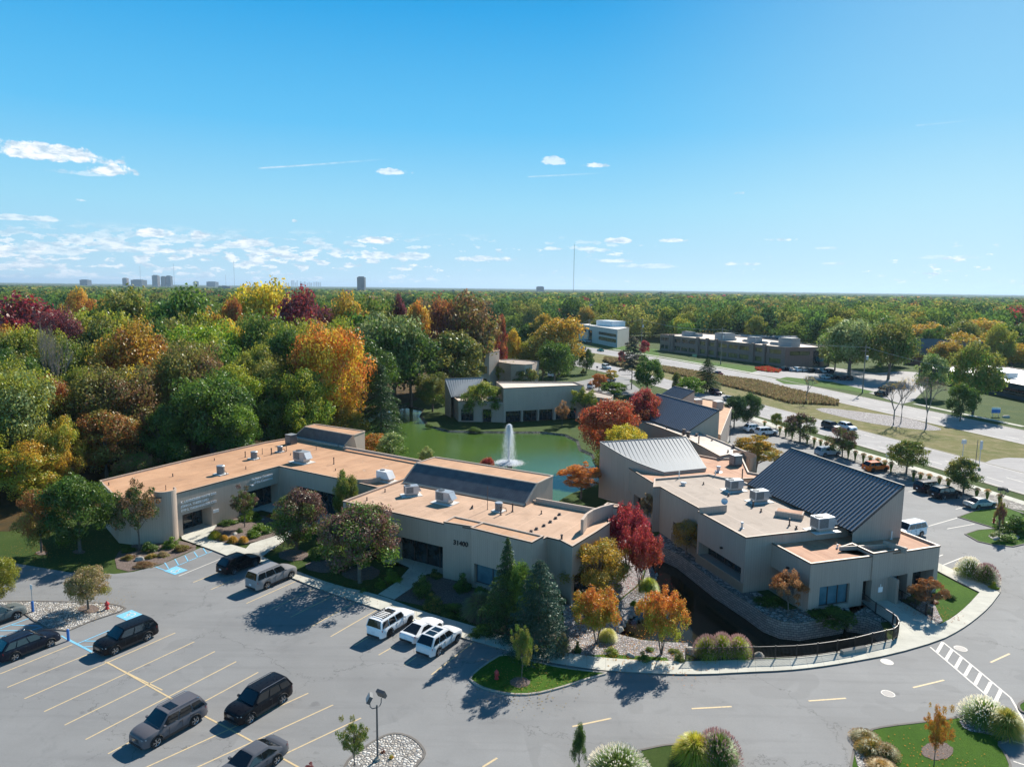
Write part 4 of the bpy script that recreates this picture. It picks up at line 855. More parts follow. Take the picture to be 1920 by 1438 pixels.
for a_, c_ in zip(ring, ring[1:]+ring[:1]):
    L = hypot(c_[0]-a_[0], c_[1]-a_[1]); b.face([(a_[0], a_[1], -2.4), (c_[0], c_[1], -2.4), c_, a_], 0, [(u, 0), (u+L, 0), (u+L, c_[2]), (u, a_[2])]); u += L
b.build('wall', s2, C_)
# long pale-roofed middle block
C2 = [G(1262, 855, 3), G(1350, 855, 6.0), G(1366, 851.6, 6.0), G(1403, 848, 6.0), G(1342.5, 822.7, 6.0), G(1299, 806, 6.0), G(1243, 785.5, 6.0), G(1216, 777, 6.0), G(1189, 785, 6.0), G(1240, 802, 6.0), G(1280, 817, 6.0), G(1292, 823.5, 6.0)]
C2 = [G(1350, 855, 6.0), G(1366, 851.6, 6.0), G(1403, 848, 6.0), G(1342.5, 822.7, 6.0), G(1299, 806, 6.0), G(1243, 785.5, 6.0), G(1216, 777, 6.0), G(1189, 785, 6.0), G(1240, 802, 6.0), G(1280, 817, 6.0), G(1292, 823.5, 6.0)]
volume(C_, C2, 6.0, M['roofPale'], z0=-2, wm=s2)
cc = G(1396, 866, 5.6); dr = circ(cc[0]-.3, cc[1]+2.0, 2.6, -70, 90, 14); b = MB()
for i in range(len(dr)-1):
    a_, c_ = dr[i], dr[i+1]; u = i*.5; b.face([(*a_, 0), (*c_, 0), (*c_, 6.3), (*a_, 6.3)], 0, [(u, 0), (u+.5, 0), (u+.5, 6), (u, 6)]); b.face([(*c_, 0), (*a_, 0), (*a_, 6.28), (*c_, 6.28)], 0)
b.build('curved_wall', s2, C_)

# ---- building K: blue-grey metal roofs further back
K = empty('office_building', (38, 140, 0), 'tan office building with two blue grey ribbed metal roofs beside the main road', 'building', 'tan office buildings round the pond')
kb0, kb1 = (*G(1244, 786, 6.0), 6.0), (*G(1302, 805, 6.0), 6.0); d_ = (Vector(kb1)-Vector(kb0)).normalized(); nn = Vector((-d_.y, d_.x, 0))
if nn.x < 0: nn = -nn
kt1 = Vector((*G(1349, 770, 9.6), 9.6)); kt0 = kt1-d_*20.5
bl = kt0-nn*6.6; br = kt1-nn*6.6
shed(K, (bl.x, bl.y, 6.0), (br.x, br.y, 6.0), tuple(kt1), tuple(kt0), 'metal_roof', M['seam_blue'], M['seam_rib'], 44, .09)
ka = [(*G(1216, 737, 8.4), 8.4), (*G(1249, 742.5, 8.4), 8.4), (*G(1274, 728.5, 9.6), 9.6), (*G(1241, 720, 9.6), 9.6)]
kd = Vector((nn.x, nn.y, 0))
a0 = Vector(ka[0]); a1 = a0-d_*-7.5
shed(K, (a0.x, a0.y, 6.2), (a1.x, a1.y, 6.2), (a1.x+nn.x*6.5, a1.y+nn.y*6.5, 9.6), (a0.x+nn.x*6.5, a0.y+nn.y*6.5, 9.6), 'metal_roof', M['seam_blue'], M['seam_rib'], 18, .09)
k5 = [(kt1.x+.5, kt1.y+.2), G(1372, 764, 5.2), G(1352, 752, 5.2), G(1300, 744, 5.2), (kt0.x+4, kt0.y+1)]
volume(K, k5, 5.2, M['roofA'], wm=s2, z0=0)
for cx, cy, s in ((1292, 752, 1.6), (1306, 758, 1.8), (1346, 762, 1.7)):
    o_ = G(cx, cy, 5.6); b = MB(); b.box((o_[0], o_[1], 5.9), (s, s, 1.6), radians(18)); b.box((o_[0], o_[1], 6.74), (s*1.05, s*1.05, .1), radians(18), 1); b.build('roof_box', [M['siding2'], M['flashing']], K)

# ---- building D across the pond
Dd = empty('office_building', (0, 163, 0), 'low tan office building with plain high wall on the far bank of the pond', 'building', 'tan office buildings round the pond')
D1 = [(-12.2, 159.6), (-4.5, 159.6), (-1.9, 159.2), (-1.9, 166), (-11, 170), (-15.0, 170.3)]
volume(Dd, D1, 4.8, M['roofPale'], ops={0: [(.08, .45, .2, 2.9, .4, 3), (.72, .98, 0, 3.0, .8, 1)]}, z0=-.3)
shed(Dd, (*G(846, 745, 4.9), 4.9), (*G(886, 742, 4.9), 4.9), (*G(906, 708, 8.6), 8.6), (*G(834, 711, 8.6), 8.6), 'metal_roof', M['seam_light'], M['seam_ribl'], 15, .08)
D2 = [(-1.9, 158.9), (17.0, 166.0), (24.0, 169.0), (22.5, 176), (14, 178), (-4, 172)]
D2 = [(-1.9, 158.9), (17.0, 165.9), (15.2, 171.5), (-3.8, 170)]
volume(Dd, D2, 8.0, M['roofPale'], ops={0: [(.03, .22, .0, 2.6, .9, 3), (.24, .42, 0, 2.6, .9, 3), (.44, .62, 0, 2.6, .9, 3), (.65, .92, 0, 2.6, .9, 4)]}, z0=-.3, par=.3)
D3 = [(16.9, 165.9), G(1144, 748, 5.5), G(1150, 741, 5.5), G(1097, 729, 5.5)]
volume(Dd, D3, 5.5, M['roofB'], z0=0)
# ---- building E further back with tall box
E_ = empty('office_building', (-5, 215, 0), 'small tan office building with tall box tower half hidden by trees', 'building', 'tan office buildings round the pond')
def atp(px, py, Y): v = at(px, py, Y); return (v.x, v.y)
YE = 212
volume(E_, [atp(862, 690, YE), atp(893, 690, YE), (atp(893, 690, YE)[0], YE+10), (atp(862, 690, YE)[0], YE+10)], at(870, 681, YE).z, M['roofA'], ops={0: [(.05, .97, .8, 3.4, .5, 4)]})
volume(E_, [atp(892, 690, YE-1.0), atp(917, 690, YE-1.0), atp(936, 690, YE+5), atp(936, 690, YE+9), atp(892, 690, YE+9)], at(900, 660.5, YE-1).z, M['roofA'], ops={0: [(.08, .85, 4.9, 7.2, .4, 3, M['glass_gold']), (.08, .85, .5, 3.4, .4, 3)]})
volume(E_, [atp(935, 690, YE+3), atp(958, 690, YE-2), atp(984, 690, YE-4), atp(998, 690, YE-2), atp(1010, 690, YE+7), atp(960, 690, YE+12), atp(937, 690, YE+10)], at(970, 683, YE-3).z, M['roofB'], ops={2: [(.1, .9, .5, 3.2, .4, 2)]})
M['unitgrey'] = plain('weathered unit grey', (.26, .28, .29), .6)
# ---- F: long brown two-storey office beyond the road
Fb = empty('office_building', (95, 320, 0), 'long brown two storey office building with white roof across the road', 'building')
brown = mat('brown brick panel', f_siding, base=(.27, .165, .13), groove=1.3)
fa, fb_, fc = Vector((75.6, 362)), Vector((111.2, 287.2)), Vector((131.5, 291.6)); zF = 8.0
fd = (fb_-fa).normalized(); fn = Vector((-fd.y, fd.x)); 
back = fa+Vector((14, 22))
outF = [tuple(fa), tuple(fb_), tuple(fc), (fc.x-10, fc.y+50), tuple(back+Vector((12, -6)))]
def bays(n, t0, t1): 
    L = []
    for k in range(n):
        a_ = t0+(t1-t0)*k/n; c_ = t0+(t1-t0)*(k+.82)/n; g_ = M['glass'] if a_ < .35 else M['glass_gold']
        L += [(a_, c_, 1.0, 3.0, .25, 3, g_), (a_, c_, 4.9, 6.7, .25, 3, g_)]
    return L
volume(Fb, outF, zF, M['roofPale'], wm=brown, ops={0: bays(2, .01, .09)+bays(3, .14, .34)+bays(2, .37, .50)+bays(3, .52, .77)+bays(2, .80, .99), 1: [(.1, .55, 4.6, 6.3, .3, 2, M['glass_gold']), (.62, .8, .2, 6.5, .8, 1)]}, z0=0, par=.4)
for t in (.105, .128, .355, .435, .51, .785, .865):
    b = MB(); p = fa.lerp(fb_, t)+Vector((fd.y, -fd.x))*.35; b.box((p.x, p.y, 4.25), (1.5, .9, 8.5), atan2(fd.y, fd.x)); b.build('pilaster', brown, Fb)
for k, (t, w_, sx, sy, sz) in enumerate(((.12, 10, 7, 3, 2), (.17, 12, 5, 3, 1.2), (.45, 9, 7, 6, 3), (.42, 12, 12, 2, .8), (.68, 9, 5, 4, 2.4), (.66, 11, 14, 2, .7), (.93, 8, 7, 5, 3.4), (.86, 10, 12, 2, .9))):
    p = fa.lerp(fb_, t)-Vector((fd.y, -fd.x))*w_; b = MB(); b.box((p.x, p.y, zF+sz/2-.3), (sx, sy, sz), atan2(fd.y, fd.x)); b.box((p.x, p.y, zF+sz-.2), (sx*.9, sy*.9, .3), atan2(fd.y, fd.x), 1); b.build('rooftop_unit', [M['unitgrey'], M['metal_dark']], Fb)
b = MB(); p = fc-Vector((4, 1.5)); b.box((p.x, p.y, 3.0), (4, 3, 1.6), .2); b.build('awning', plain('blue green awning', (.03, .12, .13), .6), Fb)
# ---- G: white office
Gb = empty('office_building', (40, 440, 0), 'pale two storey office building with white roof and white penthouse', 'building')
zG = 8.5; g0 = at(1086, 603, 425); zG = g0.z*.86
gp = [(at(1086, 603, 425).x, 425), (at(1122, 610, 398).x, 398), (at(1158, 616, 372).x, 372), (at(1180, 610, 395).x, 395), (at(1126, 600, 450).x, 450)]
gpale = mat('pale precast panel', f_siding, base=(.50, .47, .43), groove=2.5)
volume(Gb, gp, zG, M['flashing'], wm=gpale, z0=0, ops={0: [(.5, .7, .2, zG-2.5, .4, 2), (.02, .4, 5.5, 7.0, .3, 4)], 1: [(.02, .95, zG-4.2, zG-2.6, .3, 9), (.02, .95, 2.4, 4.4, .3, 9)]})
pm = at(1145, 604, 412); b = MB(); b.box((pm.x, 412, zG+1.4), (16, 9, 3.0), radians(-62)); b.build('penthouse', M['white'], Gb)
# ---- H: dark glass office at the right edge
Hb = empty('office_building', (160, 250, 0), 'long dark glass office building with red bands and white flat roof at right edge', 'building')
darkw = mat('dark teal panel', f_siding, base=(.035, .055, .065), groove=2.2)
h0, h1 = Vector(G(1742, 706, 8.0)), Vector(G(1925, 717, 8.0)); hz = 8.0
hd = (h1-h0).normalized()
h0 = at(1722, 700, 255); h1 = at(1935, 719, 200); h0 = Vector((h0.x, h0.y)); h1 = Vector((h1.x, h1.y)); hz = at(1868, 711, 217).z; hd = (h1-h0).normalized(); hn = Vector((-hd.y, hd.x))
outH = [tuple(h0), tuple(h1+hd*25), tuple(h1+hd*25+hn*32), tuple(h0+hn*32)]
volume(Hb, outH, hz, M['flashing'], wm=darkw, z0=0, ops={0: [(.02, .98, 1.0, 3.0, .3, 24), (.02, .98, hz-3.2, hz-1.6, .3, 24)]}, par=.3)
for z, m_ in ((hz*.5+.2, M['red']), (hz*.5-.6, M['metal_dark']), (hz-.35, darkw)):
    b = MB(); p = h0+Vector((hd.y, -hd.x))*.08; q_ = h1+hd*25+Vector((hd.y, -hd.x))*.08; b.beam((p.x, p.y, z), (q_.x, q_.y, z), .16, .22); b.build('wall_band', m_ if m_ is not M['red'] else plain('dark red band', (.16, .02, .02)), Hb)
q_ = h0+hd*(h1-h0).length*.98; text_on(Hb, 'b', (q_.x+hd.y*.2, q_.y-hd.x*.2, hz-2.3), hd, 2.4, M['white'], 'wall_logo', .06)
for t, w_ in ((.9, 7), (.55, 10), (.3, 15)):
    p = h0.lerp(h1, t)+hn*w_; b = MB(); b.box((p.x, p.y, hz+.7), (7, 3, 1.6), atan2(hd.y, hd.x)); b.build('rooftop_unit', M['metal'], Hb)
# ---- roofs among the far trees
def gable(name, label, px, py, Y, w, dpt, h, rh, rz, wm_, rm):
    c = at(px, py, Y); root = empty(name, (c.x, Y, 0), label, 'building'); ca, sa = cos(rz), sin(rz)
    def P(x, y, z): return (c.x+x*ca-y*sa, Y+x*sa+y*ca, z)
    b = MB(); b.prism([P(-w/2, -dpt/2, 0)[:2], P(w/2, -dpt/2, 0)[:2], P(w/2, dpt/2, 0)[:2], P(-w/2, dpt/2, 0)[:2]], 0, h)
    for s_ in (-1, 1): b.face([P(s_*w/2, -dpt/2, h), P(s_*w/2, dpt/2, h), P(s_*w/2, 0, h+rh)][::s_])
    b.build('wall', wm_, root); r = MB(); o_ = .8
    for s_ in (-1, 1):
        r.face([P(-w/2-o_, s_*(dpt/2+o_), h-.3), P(w/2+o_, s_*(dpt/2+o_), h-.3), P(w/2+o_, 0, h+rh+.15), P(-w/2-o_, 0, h+rh+.15)][::-s_])
        r.face([P(-w/2-o_, s_*(dpt/2+o_), h-.55), P(w/2+o_, s_*(dpt/2+o_), h-.55), P(w/2+o_, s_*(dpt/2+o_), h-.3), P(-w/2-o_, s_*(dpt/2+o_), h-.3)])
    r.build('roof', rm, root); wb = MB()
    for k in range(int(w/4)):
        x = -w/2+2.5+k*4; wb.face([P(x, -dpt/2-.05, 1.2), P(x+1.5, -dpt/2-.05, 1.2), P(x+1.5, -dpt/2-.05, 2.6), P(x, -dpt/2-.05, 2.6)])
        if h > 7: wb.face([P(x, -dpt/2-.05, h-2.6), P(x+1.5, -dpt/2-.05, h-2.6), P(x+1.5, -dpt/2-.05, h-1.2), P(x, -dpt/2-.05, h-1.2)])
    wb.build('window', M['glass'], root); return root
slate = plain('grey shingle', (.20, .19, .19), .9); brick = plain('red brown brick', (.24, .11, .08), .9); tanw = plain('pale siding', (.45, .40, .34), .9)
r_ = gable('apartment_house', 'brick apartment house with grey roof and small gable left among the trees', 962, 590, 620, 46, 16, 12, 5, radians(6), brick, slate)
gable('apartment_house', 'wide grey roofed apartment house behind the yellow roadside tree', 1072, 590, 640, 52, 18, 11, 6, radians(-8), tanw, slate)
gable('shingled_house', 'low house with solar panel on its roof behind the brown office', 1432, 626, 370, 32, 12, 4.2, 3.4, radians(-6), tanw, plain('light shingle', (.36, .34, .32), .9))
gable('shingled_house', 'grey roofed building between the honey yellow trees at right', 1772, 650, 300, 26, 14, 5, 6, radians(-50), brick, slate)
b = MB(); c = at(1436, 624, 366); b.box((c.x-2, 365.6-.6, 6.2), (16, .12, 3.4), 0, 0, Matrix.Rotation(radians(-6), 3, 'Z') @ Matrix.Rotation(radians(-60), 3, 'X')); b.build('solar_panel', M['glass'], bpy.data.objects['shingled_house'])
# ---------------------------------------------------------------- rooftop equipment
def rooftop(name, label, px, py, z, kind, rz, s=1.0, group='rooftop cooling units'):
    x, y = G(px, py, z); r = empty(name, (x, y, z), label, 'air conditioner', group); ca, sa = cos(rz), sin(rz)
    def P(a_, b_, c): return (x+a_*ca-b_*sa, y+a_*sa+b_*ca, z+c)
    b = MB()
    if kind == 'round':
        b.cyl((x, y, z+.12), (x, y, z+.95*s), .42*s, .42*s, 16); b.build('casing', M['grille'], r, smooth_ang=40)
        c = MB(); c.cyl((x, y, z+.95*s), (x, y, z+1.02*s), .46*s, .40*s, 16); c.build('fan_cover', M['metal'], r)
        p = MB(); p.box((x, y, z+.05), (1.35*s, 1.1*s, .1), rz); p.build('pad', M['flashing'], r)
        q_ = MB(); q_.tube([P(.45, .1, .5), P(.8, .2, .45), P(.9, .25, .02)], .04, 5); q_.build('pipe', M['pipe'], r)
    elif kind == 'box':
        b.box(P(0, 0, .85*s), (1.9*s, 1.15*s, 1.1*s), rz); b.build('casing', M['metal'], r)
        g_ = MB(); g_.box(P(-.962*s, 0, .85*s), (.03, 1.0*s, .85*s), rz); g_.box(P(-.3*s, -.585*s, .85*s), (1.0*s, .03, .85*s), rz); g_.build('grille', M['grille'], r)
        c = MB(); c.cyl(P(-.45*s, 0, 1.4*s), P(-.45*s, 0, 1.47*s), .38*s, .38*s, 14); c.build('fan_cover', M['metal_dark'], r)
        k = MB(); k.box(P(0, 0, .15*s), (1.7*s, 1.0*s, .3*s), rz); k.build('curb', M['siding2'], r)
        h = MB(); h.face([P(.95*s, -.5*s, 1.35*s), P(1.4*s, -.5*s, .6*s), P(1.4*s, .5*s, .6*s), P(.95*s, .5*s, 1.35*s)]); h.face([P(.95*s, -.5*s, .6*s), P(1.4*s, -.5*s, .6*s), P(.95*s, -.5*s, 1.35*s)]); h.face([P(.95*s, .5*s, 1.35*s), P(1.4*s, .5*s, .6*s), P(.95*s, .5*s, .6*s)]); h.build('hood', M['metal'], r)
        f = MB(); f.box(P(0, 0, .02), (2.9*s, 1.9*s, .04), rz); f.build('pad', M['flashing'], r)
    elif kind == 'white':
        b.box(P(-.3, 0, .85), (1.7, 1.25, .95), rz); b.face([P(.55, -.62, 1.32), P(1.1, -.62, .4), P(1.1, .62, .4), P(.55, .62, 1.32)]); b.face([P(.55, -.62, .4), P(1.1, -.62, .4), P(.55, -.62, 1.32)]); b.build('casing', M['white'], r)
        c = MB(); c.cyl(P(-.6, 0, 1.33), P(-.6, 0, 1.38), .34, .34, 14); c.build('fan_cover', M['metal_dark'], r)
        k = MB(); k.box(P(-.1, 0, .18), (1.9, 1.1, .36), rz); k.build('curb', M['siding2'], r); f = MB(); f.box(P(0, 0, .02), (2.8, 1.7, .04), rz); f.build('pad', M['flashing'], r)
    elif kind == 'tall':
        b.box(P(0, 0, .75), (1.3, 1.3, 1.5), rz); b.build('casing', M['metal_dark'], r); g_ = MB(); g_.box(P(-.662, 0, .8), (.03, 1.1, 1.1), rz); g_.box(P(0, -.662, .8), (1.1, .03, 1.1), rz); g_.build('grille', M['grille'], r); c = MB(); c.box(P(0, 0, 1.53), (1.35, 1.35, .06), rz); c.build('fan_cover', M['metal'], r)
    return r
rA, rB = radians(-31), radians(18)
rooftop('condenser', 'round condenser near the front edge of the left wing roof', 414, 889, 5.4, 'round', rA, 1.2)
rooftop('condenser', 'round condenser in the middle of the left wing roof', 476.5, 860, 5.4, 'round', rA, 1.1)
rooftop('condenser', 'small dark condenser beside the large grey unit on the left roof', 525, 847, 5.4, 'round', rA, .9)
rooftop('condenser', 'tall dark box unit against the far glazed slope', 546, 832, 5.4, 'tall', rA)
rooftop('rooftop_unit', 'large grey rooftop unit with hood in the inner corner of the left roofs', 566, 866, 5.4, 'box', rA, 1.15)
rooftop('rooftop_unit', 'white hooded rooftop unit behind the round drum', 724, 901, 5.4, 'white', rA)
rooftop('rooftop_unit', 'grey rooftop unit left of the pair below the main glazed slope', 771, 928, 5.8, 'box', radians(20), .85)
rooftop('rooftop_unit', 'grey hooded rooftop unit right of the pair below the main glazed slope', 834, 942, 5.8, 'box', rA, 1.0)
rooftop('condenser', 'round condenser near the right end of the orange roof', 935, 958, 5.8, 'round', rA, 1.0)
rooftop('rooftop_unit', 'grey rooftop unit by the lower left corner of the dark metal roof', 1376, 919, 5.7, 'box', rB, 1.0)
rooftop('rooftop_unit', 'grey rooftop unit in the middle of the three beside the dark metal roof', 1423, 940, 5.7, 'box', rB, 1.0)
rooftop('rooftop_unit', 'grey rooftop unit nearest the rust red front roof', 1541, 994, 5.7, 'box', rB, 1.1)
rooftop('condenser', 'tall dark unit inside the curved wall of the rear red roof', 1379, 872, 5.4, 'tall', rB)
x, y = G(1480, 968, 5.7); b = MB(); b.box((x, y, 6.0), (2.9, 1.5, .6), radians(-28)); b.box((x, y, 6.31), (2.6, 1.2, .05), radians(-28), 1); tag(b.build('roof_hatch', [M['siding2'], M['roofRed']]), 'low rust topped roof hatch in the middle of the beige roof', 'roof hatch')
x, y = G(1358, 954, 5.8); r = empty('satellite_dish', (x, y, 5.7), 'small satellite dish beside the short parapet of the beige roof', 'satellite dish')
b = MB(); b.tube([(x, y, 5.7), (x, y, 6.5)], .03, 5); b.build('mast', M['metal'], r)
b = MB(); ax = Vector((-.5, -.8, .35)).normalized(); q_ = ax.to_track_quat('Z', 'Y').to_matrix(); c = Vector((x, y, 6.7))
for i in range(14):
    for j, (ra, rb) in enumerate(((0, .2), (.2, .38))):
        f = lambda rr, k: c+q_ @ Vector((cos(2*pi*k/14)*rr, sin(2*pi*k/14)*rr, rr*rr*.5))
        b.face([f(ra, i), f(rb, i), f(rb, i+1), f(ra, i+1)] if ra else [f(0, 0), f(rb, i), f(rb, i+1)])
b.build('dish', M['metal'], r, smooth_ang=60)
VN = {}
def vent(px, py, z, h, rr, label, m_='pipe', cap=True):
    x, y = G(px, py, z); r = empty('vent_pipe', (x, y, z), label, 'vent pipe', 'vent pipes on the flat roofs'); VN.setdefault((('tall ' if h > .75 else 'squat ' if rr > .1 else 'medium ' if h > .35 else 'stubby ')+label), []).append((px, r))
    b = MB(); b.cyl((x, y, z), (x, y, z+h), rr, rr, 8); b.build('pipe', M[m_], r)
    b = MB(); b.cyl((x, y, z), (x, y, z+.06), rr*2.2, rr*1.3, 8)
    if cap: b.cyl((x, y, z+h), (x, y, z+h+.08), rr*1.5, rr*1.2, 8)
    b.build('collar', M[m_], r)
V = 'vent pipe on the orange left wing roof'
for px, py, h, rr in ((204, 909, .25, .06), (311, 918, .5, .04), (324, 893, .3, .06), (402, 863, .25, .05), (460, 857, .8, .07), (492, 851, .8, .04), (509, 852, .9, .09), (537, 846, 1.3, .05), (461, 879, .3, .05), (593, 843, .5, .04), (626, 870, .9, .07), (629, 882, .2, .05), (634, 838, .4, .05), (545, 853, .2, .05)): vent(px, py, 5.4, h, rr, V)
V = 'vent pipe on the main orange roof'
for px, py, h, rr in ((688, 938, .3, .06), (886, 953, .3, .06), (914, 955, 2.6, .035), (939, 965, .9, .07), (961, 959, .9, .08), (1015, 963, .3, .06), (865, 979, .3, .06), (931, 996, .3, .06), (1053, 1014, .6, .1), (722, 922, .3, .06), (1049, 965, .12, .12), (1042, 972, .12, .12), (1032, 979, .12, .12), (1020, 986, .12, .12), (1006, 992, .12, .12), (996, 997, .12, .12), (885, 953, .15, .1)): vent(px, py, 5.8, h, rr, V)
V = 'vent pipe on the beige roof'
for px, py, h, rr in ((1391, 990, .6, .12), (1480, 985, .7, .08), (1493, 991, .25, .09), (1412, 950, .6, .1), (1366, 930, .25, .08), (1427, 959, .3, .08), (1391, 905, 1.8, .08), (1319, 908, .25, .07)): vent(px, py, 5.7, h, rr, V, 'metal' if rr > .1 else 'pipe')
V = 'vent pipe on the rust red roofs'
for px, py, h, rr, z in ((1570, 1027, .3, .08, 4.8), (1612, 1012, .6, .07, 4.8), (1671, 1011, .8, .07, 4.8), (1273, 901, 1.2, .07, 5.4), (1281, 912, .5, .3, 5.5), (1347, 884, .7, .25, 5.4), (1341, 897, 1.1, .07, 5.4)): vent(px, py, z, h, rr, V, 'metal' if rr > .2 else 'flashing')
V = 'vent pipe on the pale rear roof'
for px, py, h, rr in ((1310, 831, 1.1, .1), (1250, 803, .4, .08), (1283, 804, .4, .08), (1335, 826, .25, .1), (1375, 840, .5, .2), (1365, 848, .3, .1), (1290, 820, .9, .3), (1282, 815, .9, .25), (1306, 817, .3, .2)): vent(px, py, 5.8, h, rr, V)

for lb, L_ in VN.items():
    L_.sort(key=lambda q_: q_[0])
    for k, (px, r) in enumerate(L_): r['label'] = (lb if len(L_) == 1 else ('leftmost ' if k == 0 else ('rightmost ' if k == len(L_)-1 else ['', 'second ', 'third ', 'fourth ', 'fifth ', 'sixth ', 'seventh ', 'eighth ', 'ninth ', 'tenth '][k]))+lb+(' counted from the left' if 0 < k < len(L_)-1 else ''))
# ---------------------------------------------------------------- vegetation
def fast_mesh(name, V, Fq, mats, attr=None, aname='mixv', mi=None, smooth_=False):
    me = bpy.data.meshes.new(name); V = np.asarray(V, dtype=np.float32); Fq = np.asarray(Fq, dtype=np.int32); n, k = Fq.shape
    me.vertices.add(len(V)); me.vertices.foreach_set('co', V.ravel()); me.loops.add(n*k); me.loops.foreach_set('vertex_index', Fq.ravel())
    me.polygons.add(n); me.polygons.foreach_set('loop_start', np.arange(0, n*k, k, dtype=np.int32))
    try: me.polygons.foreach_set('loop_total', np.full(n, k, dtype=np.int32))
    except Exception: pass
    if mi is not None: me.polygons.foreach_set('material_index', np.asarray(mi, dtype=np.int32))
    for m_ in mats: me.materials.append(m_)
    if attr is not None:
        a = me.attributes.new(aname, 'FLOAT_COLOR', 'POINT'); A4 = np.ones((len(V), 4), dtype=np.float32); A4[:, :3] = attr; a.data.foreach_set('color', A4.ravel())
    me.update(calc_edges=True); return me
def unit(v): return v/np.maximum(np.linalg.norm(v, axis=1, keepdims=True), 1e-9)
def leaves(C, N, size, R, asp=.75):
    n = len(C); N = unit(N+R.normal(0, .45, (n, 3))); T = unit(np.cross(N, R.normal(0, 1, (n, 3)))); B = np.cross(N, T)
    s = (size*R.uniform(.6, 1.3, n))[:, None]
    V = np.stack([C+T*s, C+B*s*asp, C-T*s, C-B*s*asp], 1).reshape(-1, 3); return V, np.arange(4*n).reshape(n, 4)
def clumpy(R, cents, rads, nl, size, toptone=0.0, up_=.25, flat=1.0):
    """leaf cards gathered on the shells of clumps; tone value per clump"""
    K = len(cents); Cs = []; Ns = []; A = []
    tone = R.uniform(0, 1, K); zz = cents[:, 2]; tone = np.clip(tone*(1-abs(toptone))+(toptone if toptone > 0 else 0)*(zz-zz.min())/(np.ptp(zz)+1e-6)+(-toptone if toptone < 0 else 0)*(1-(zz-zz.min())/(np.ptp(zz)+1e-6)), 0, 1)
    per = np.maximum(4, (nl*(rads**2)/np.sum(rads**2)).astype(int))
    for i in range(K):
        n = per[i]; d = R.normal(0, 1, (n, 3)); d[:, 2] += up_; d = unit(d); r = rads[i]*R.uniform(.35, 1.08, n)[:, None]**.6
        lump = 1+.25*np.sin(d[:, :1]*5+i)*np.cos(d[:, 1:2]*4+i*2)
        p = cents[i]+d*r*lump*np.array([1, 1, flat]); Cs.append(p); Ns.append(d)
        A.append(np.stack([np.clip(tone[i]+R.normal(0, .16, n), 0, 1), R.uniform(0, 1, n)**2.5, R.uniform(0, 1, n)], 1))
    C = np.concatenate(Cs); V, Fq = leaves(C, np.concatenate(Ns), size, R); return V, Fq, np.repeat(np.concatenate(A), 4, 0)
def crown_pts(R, kind, K):
    """clump centres and radii in a unit tree: height 1, crown width 1"""
    c = []; r = []
    P = dict(round=(.16, .115), oak=(.20, .125), sparse=(.25, .085), vase=(.26, .062), column=(.10, .13), shrub=(.0, .17), umbrella=(.38, .11), tall=(.30, .13))[kind]
    zb, rc = P
    while len(c) < K:
        d = R.normal(0, 1, 3); d /= np.linalg.norm(d); u = R.uniform(.45, 1) if kind in ('sparse', 'vase') else R.uniform(.62, 1)
        if kind == 'umbrella': d[2] = abs(d[2])*.8+.05
        if d[2] < -.5 and R.random() < .6: continue
        lump = 1+.20*np.sin(d[0]*3.1+K)*np.cos(d[1]*2.7+K*.7)+.10*np.sin(d[2]*6+d[0]*5+K)+R.normal(0, .07)
        x, y, z = d*u*lump; h = (1-zb)/2
        if kind in ('round', 'oak', 'tall'): z = math.copysign(abs(z)**.72, z)
        w = .5-rc*.6
        if kind == 'column': tz = (z+1)/2; w *= (1.05-.75*tz**1.6)
        if kind in ('round', 'tall'): tz = (z+1)/2; w *= 1-.25*tz**3
        if kind == 'vase': tz = (z+1)/2; w *= .78+.34*tz
        if kind == 'shrub': z = abs(z)*.9; c.append((x*w, y*w, z*(1-rc))); r.append(rc*R.uniform(.7, 1.25)); continue
        zc = zb+h+z*(h-rc*.5)
        if kind == 'umbrella': zc = zb+(1-zb-rc*.5)*z**.9
        c.append((x*w, y*w, min(zc, 1-rc*.5))); r.append(rc*R.uniform(.5, 1.4))
    return np.array(c), np.array(r)
def trunk_mesh(name, R, cents, kind, m_, tr=.022, nl=14):
    b = MB(); top = .55 if kind not in ('vase', 'shrub', 'column') else .3
    if kind == 'column': top = .85
    lean = R.normal(0, .015, 2)
    if kind == 'vase':
        for k in range(4):
            a = 2*pi*k/4+R.uniform(0, 1); e = (cos(a)*.16, sin(a)*.16, .5); b.tube([(cos(a)*.01, sin(a)*.01, 0), (cos(a)*.05, sin(a)*.05, .2), e], [.012, .010, .006], 5)
        spine = [(0, 0, .15), (0, 0, .35)]
    else:
        spine = [(0, 0, -.01), (lean[0]*.3, lean[1]*.3, .15), (lean[0], lean[1], top*.6), (lean[0]*1.5, lean[1]*1.5, top)]; b.tube(spine, [tr*1.25, tr, tr*.8, tr*.45], 7)
    idx = R.permutation(len(cents))[:nl]
    for i in idx:
        c = cents[i]; z0 = min(max(.16, c[2]*.55), top); p0 = (lean[0]*z0/top, lean[1]*z0/top, z0); mid = (c[0]*.45, c[1]*.45, z0+(c[2]-z0)*.55)
        b.tube([p0, mid, (c[0]*.92, c[1]*.92, c[2])], [tr*.42, tr*.26, tr*.08], 4)
    return b.mesh(name, m_)
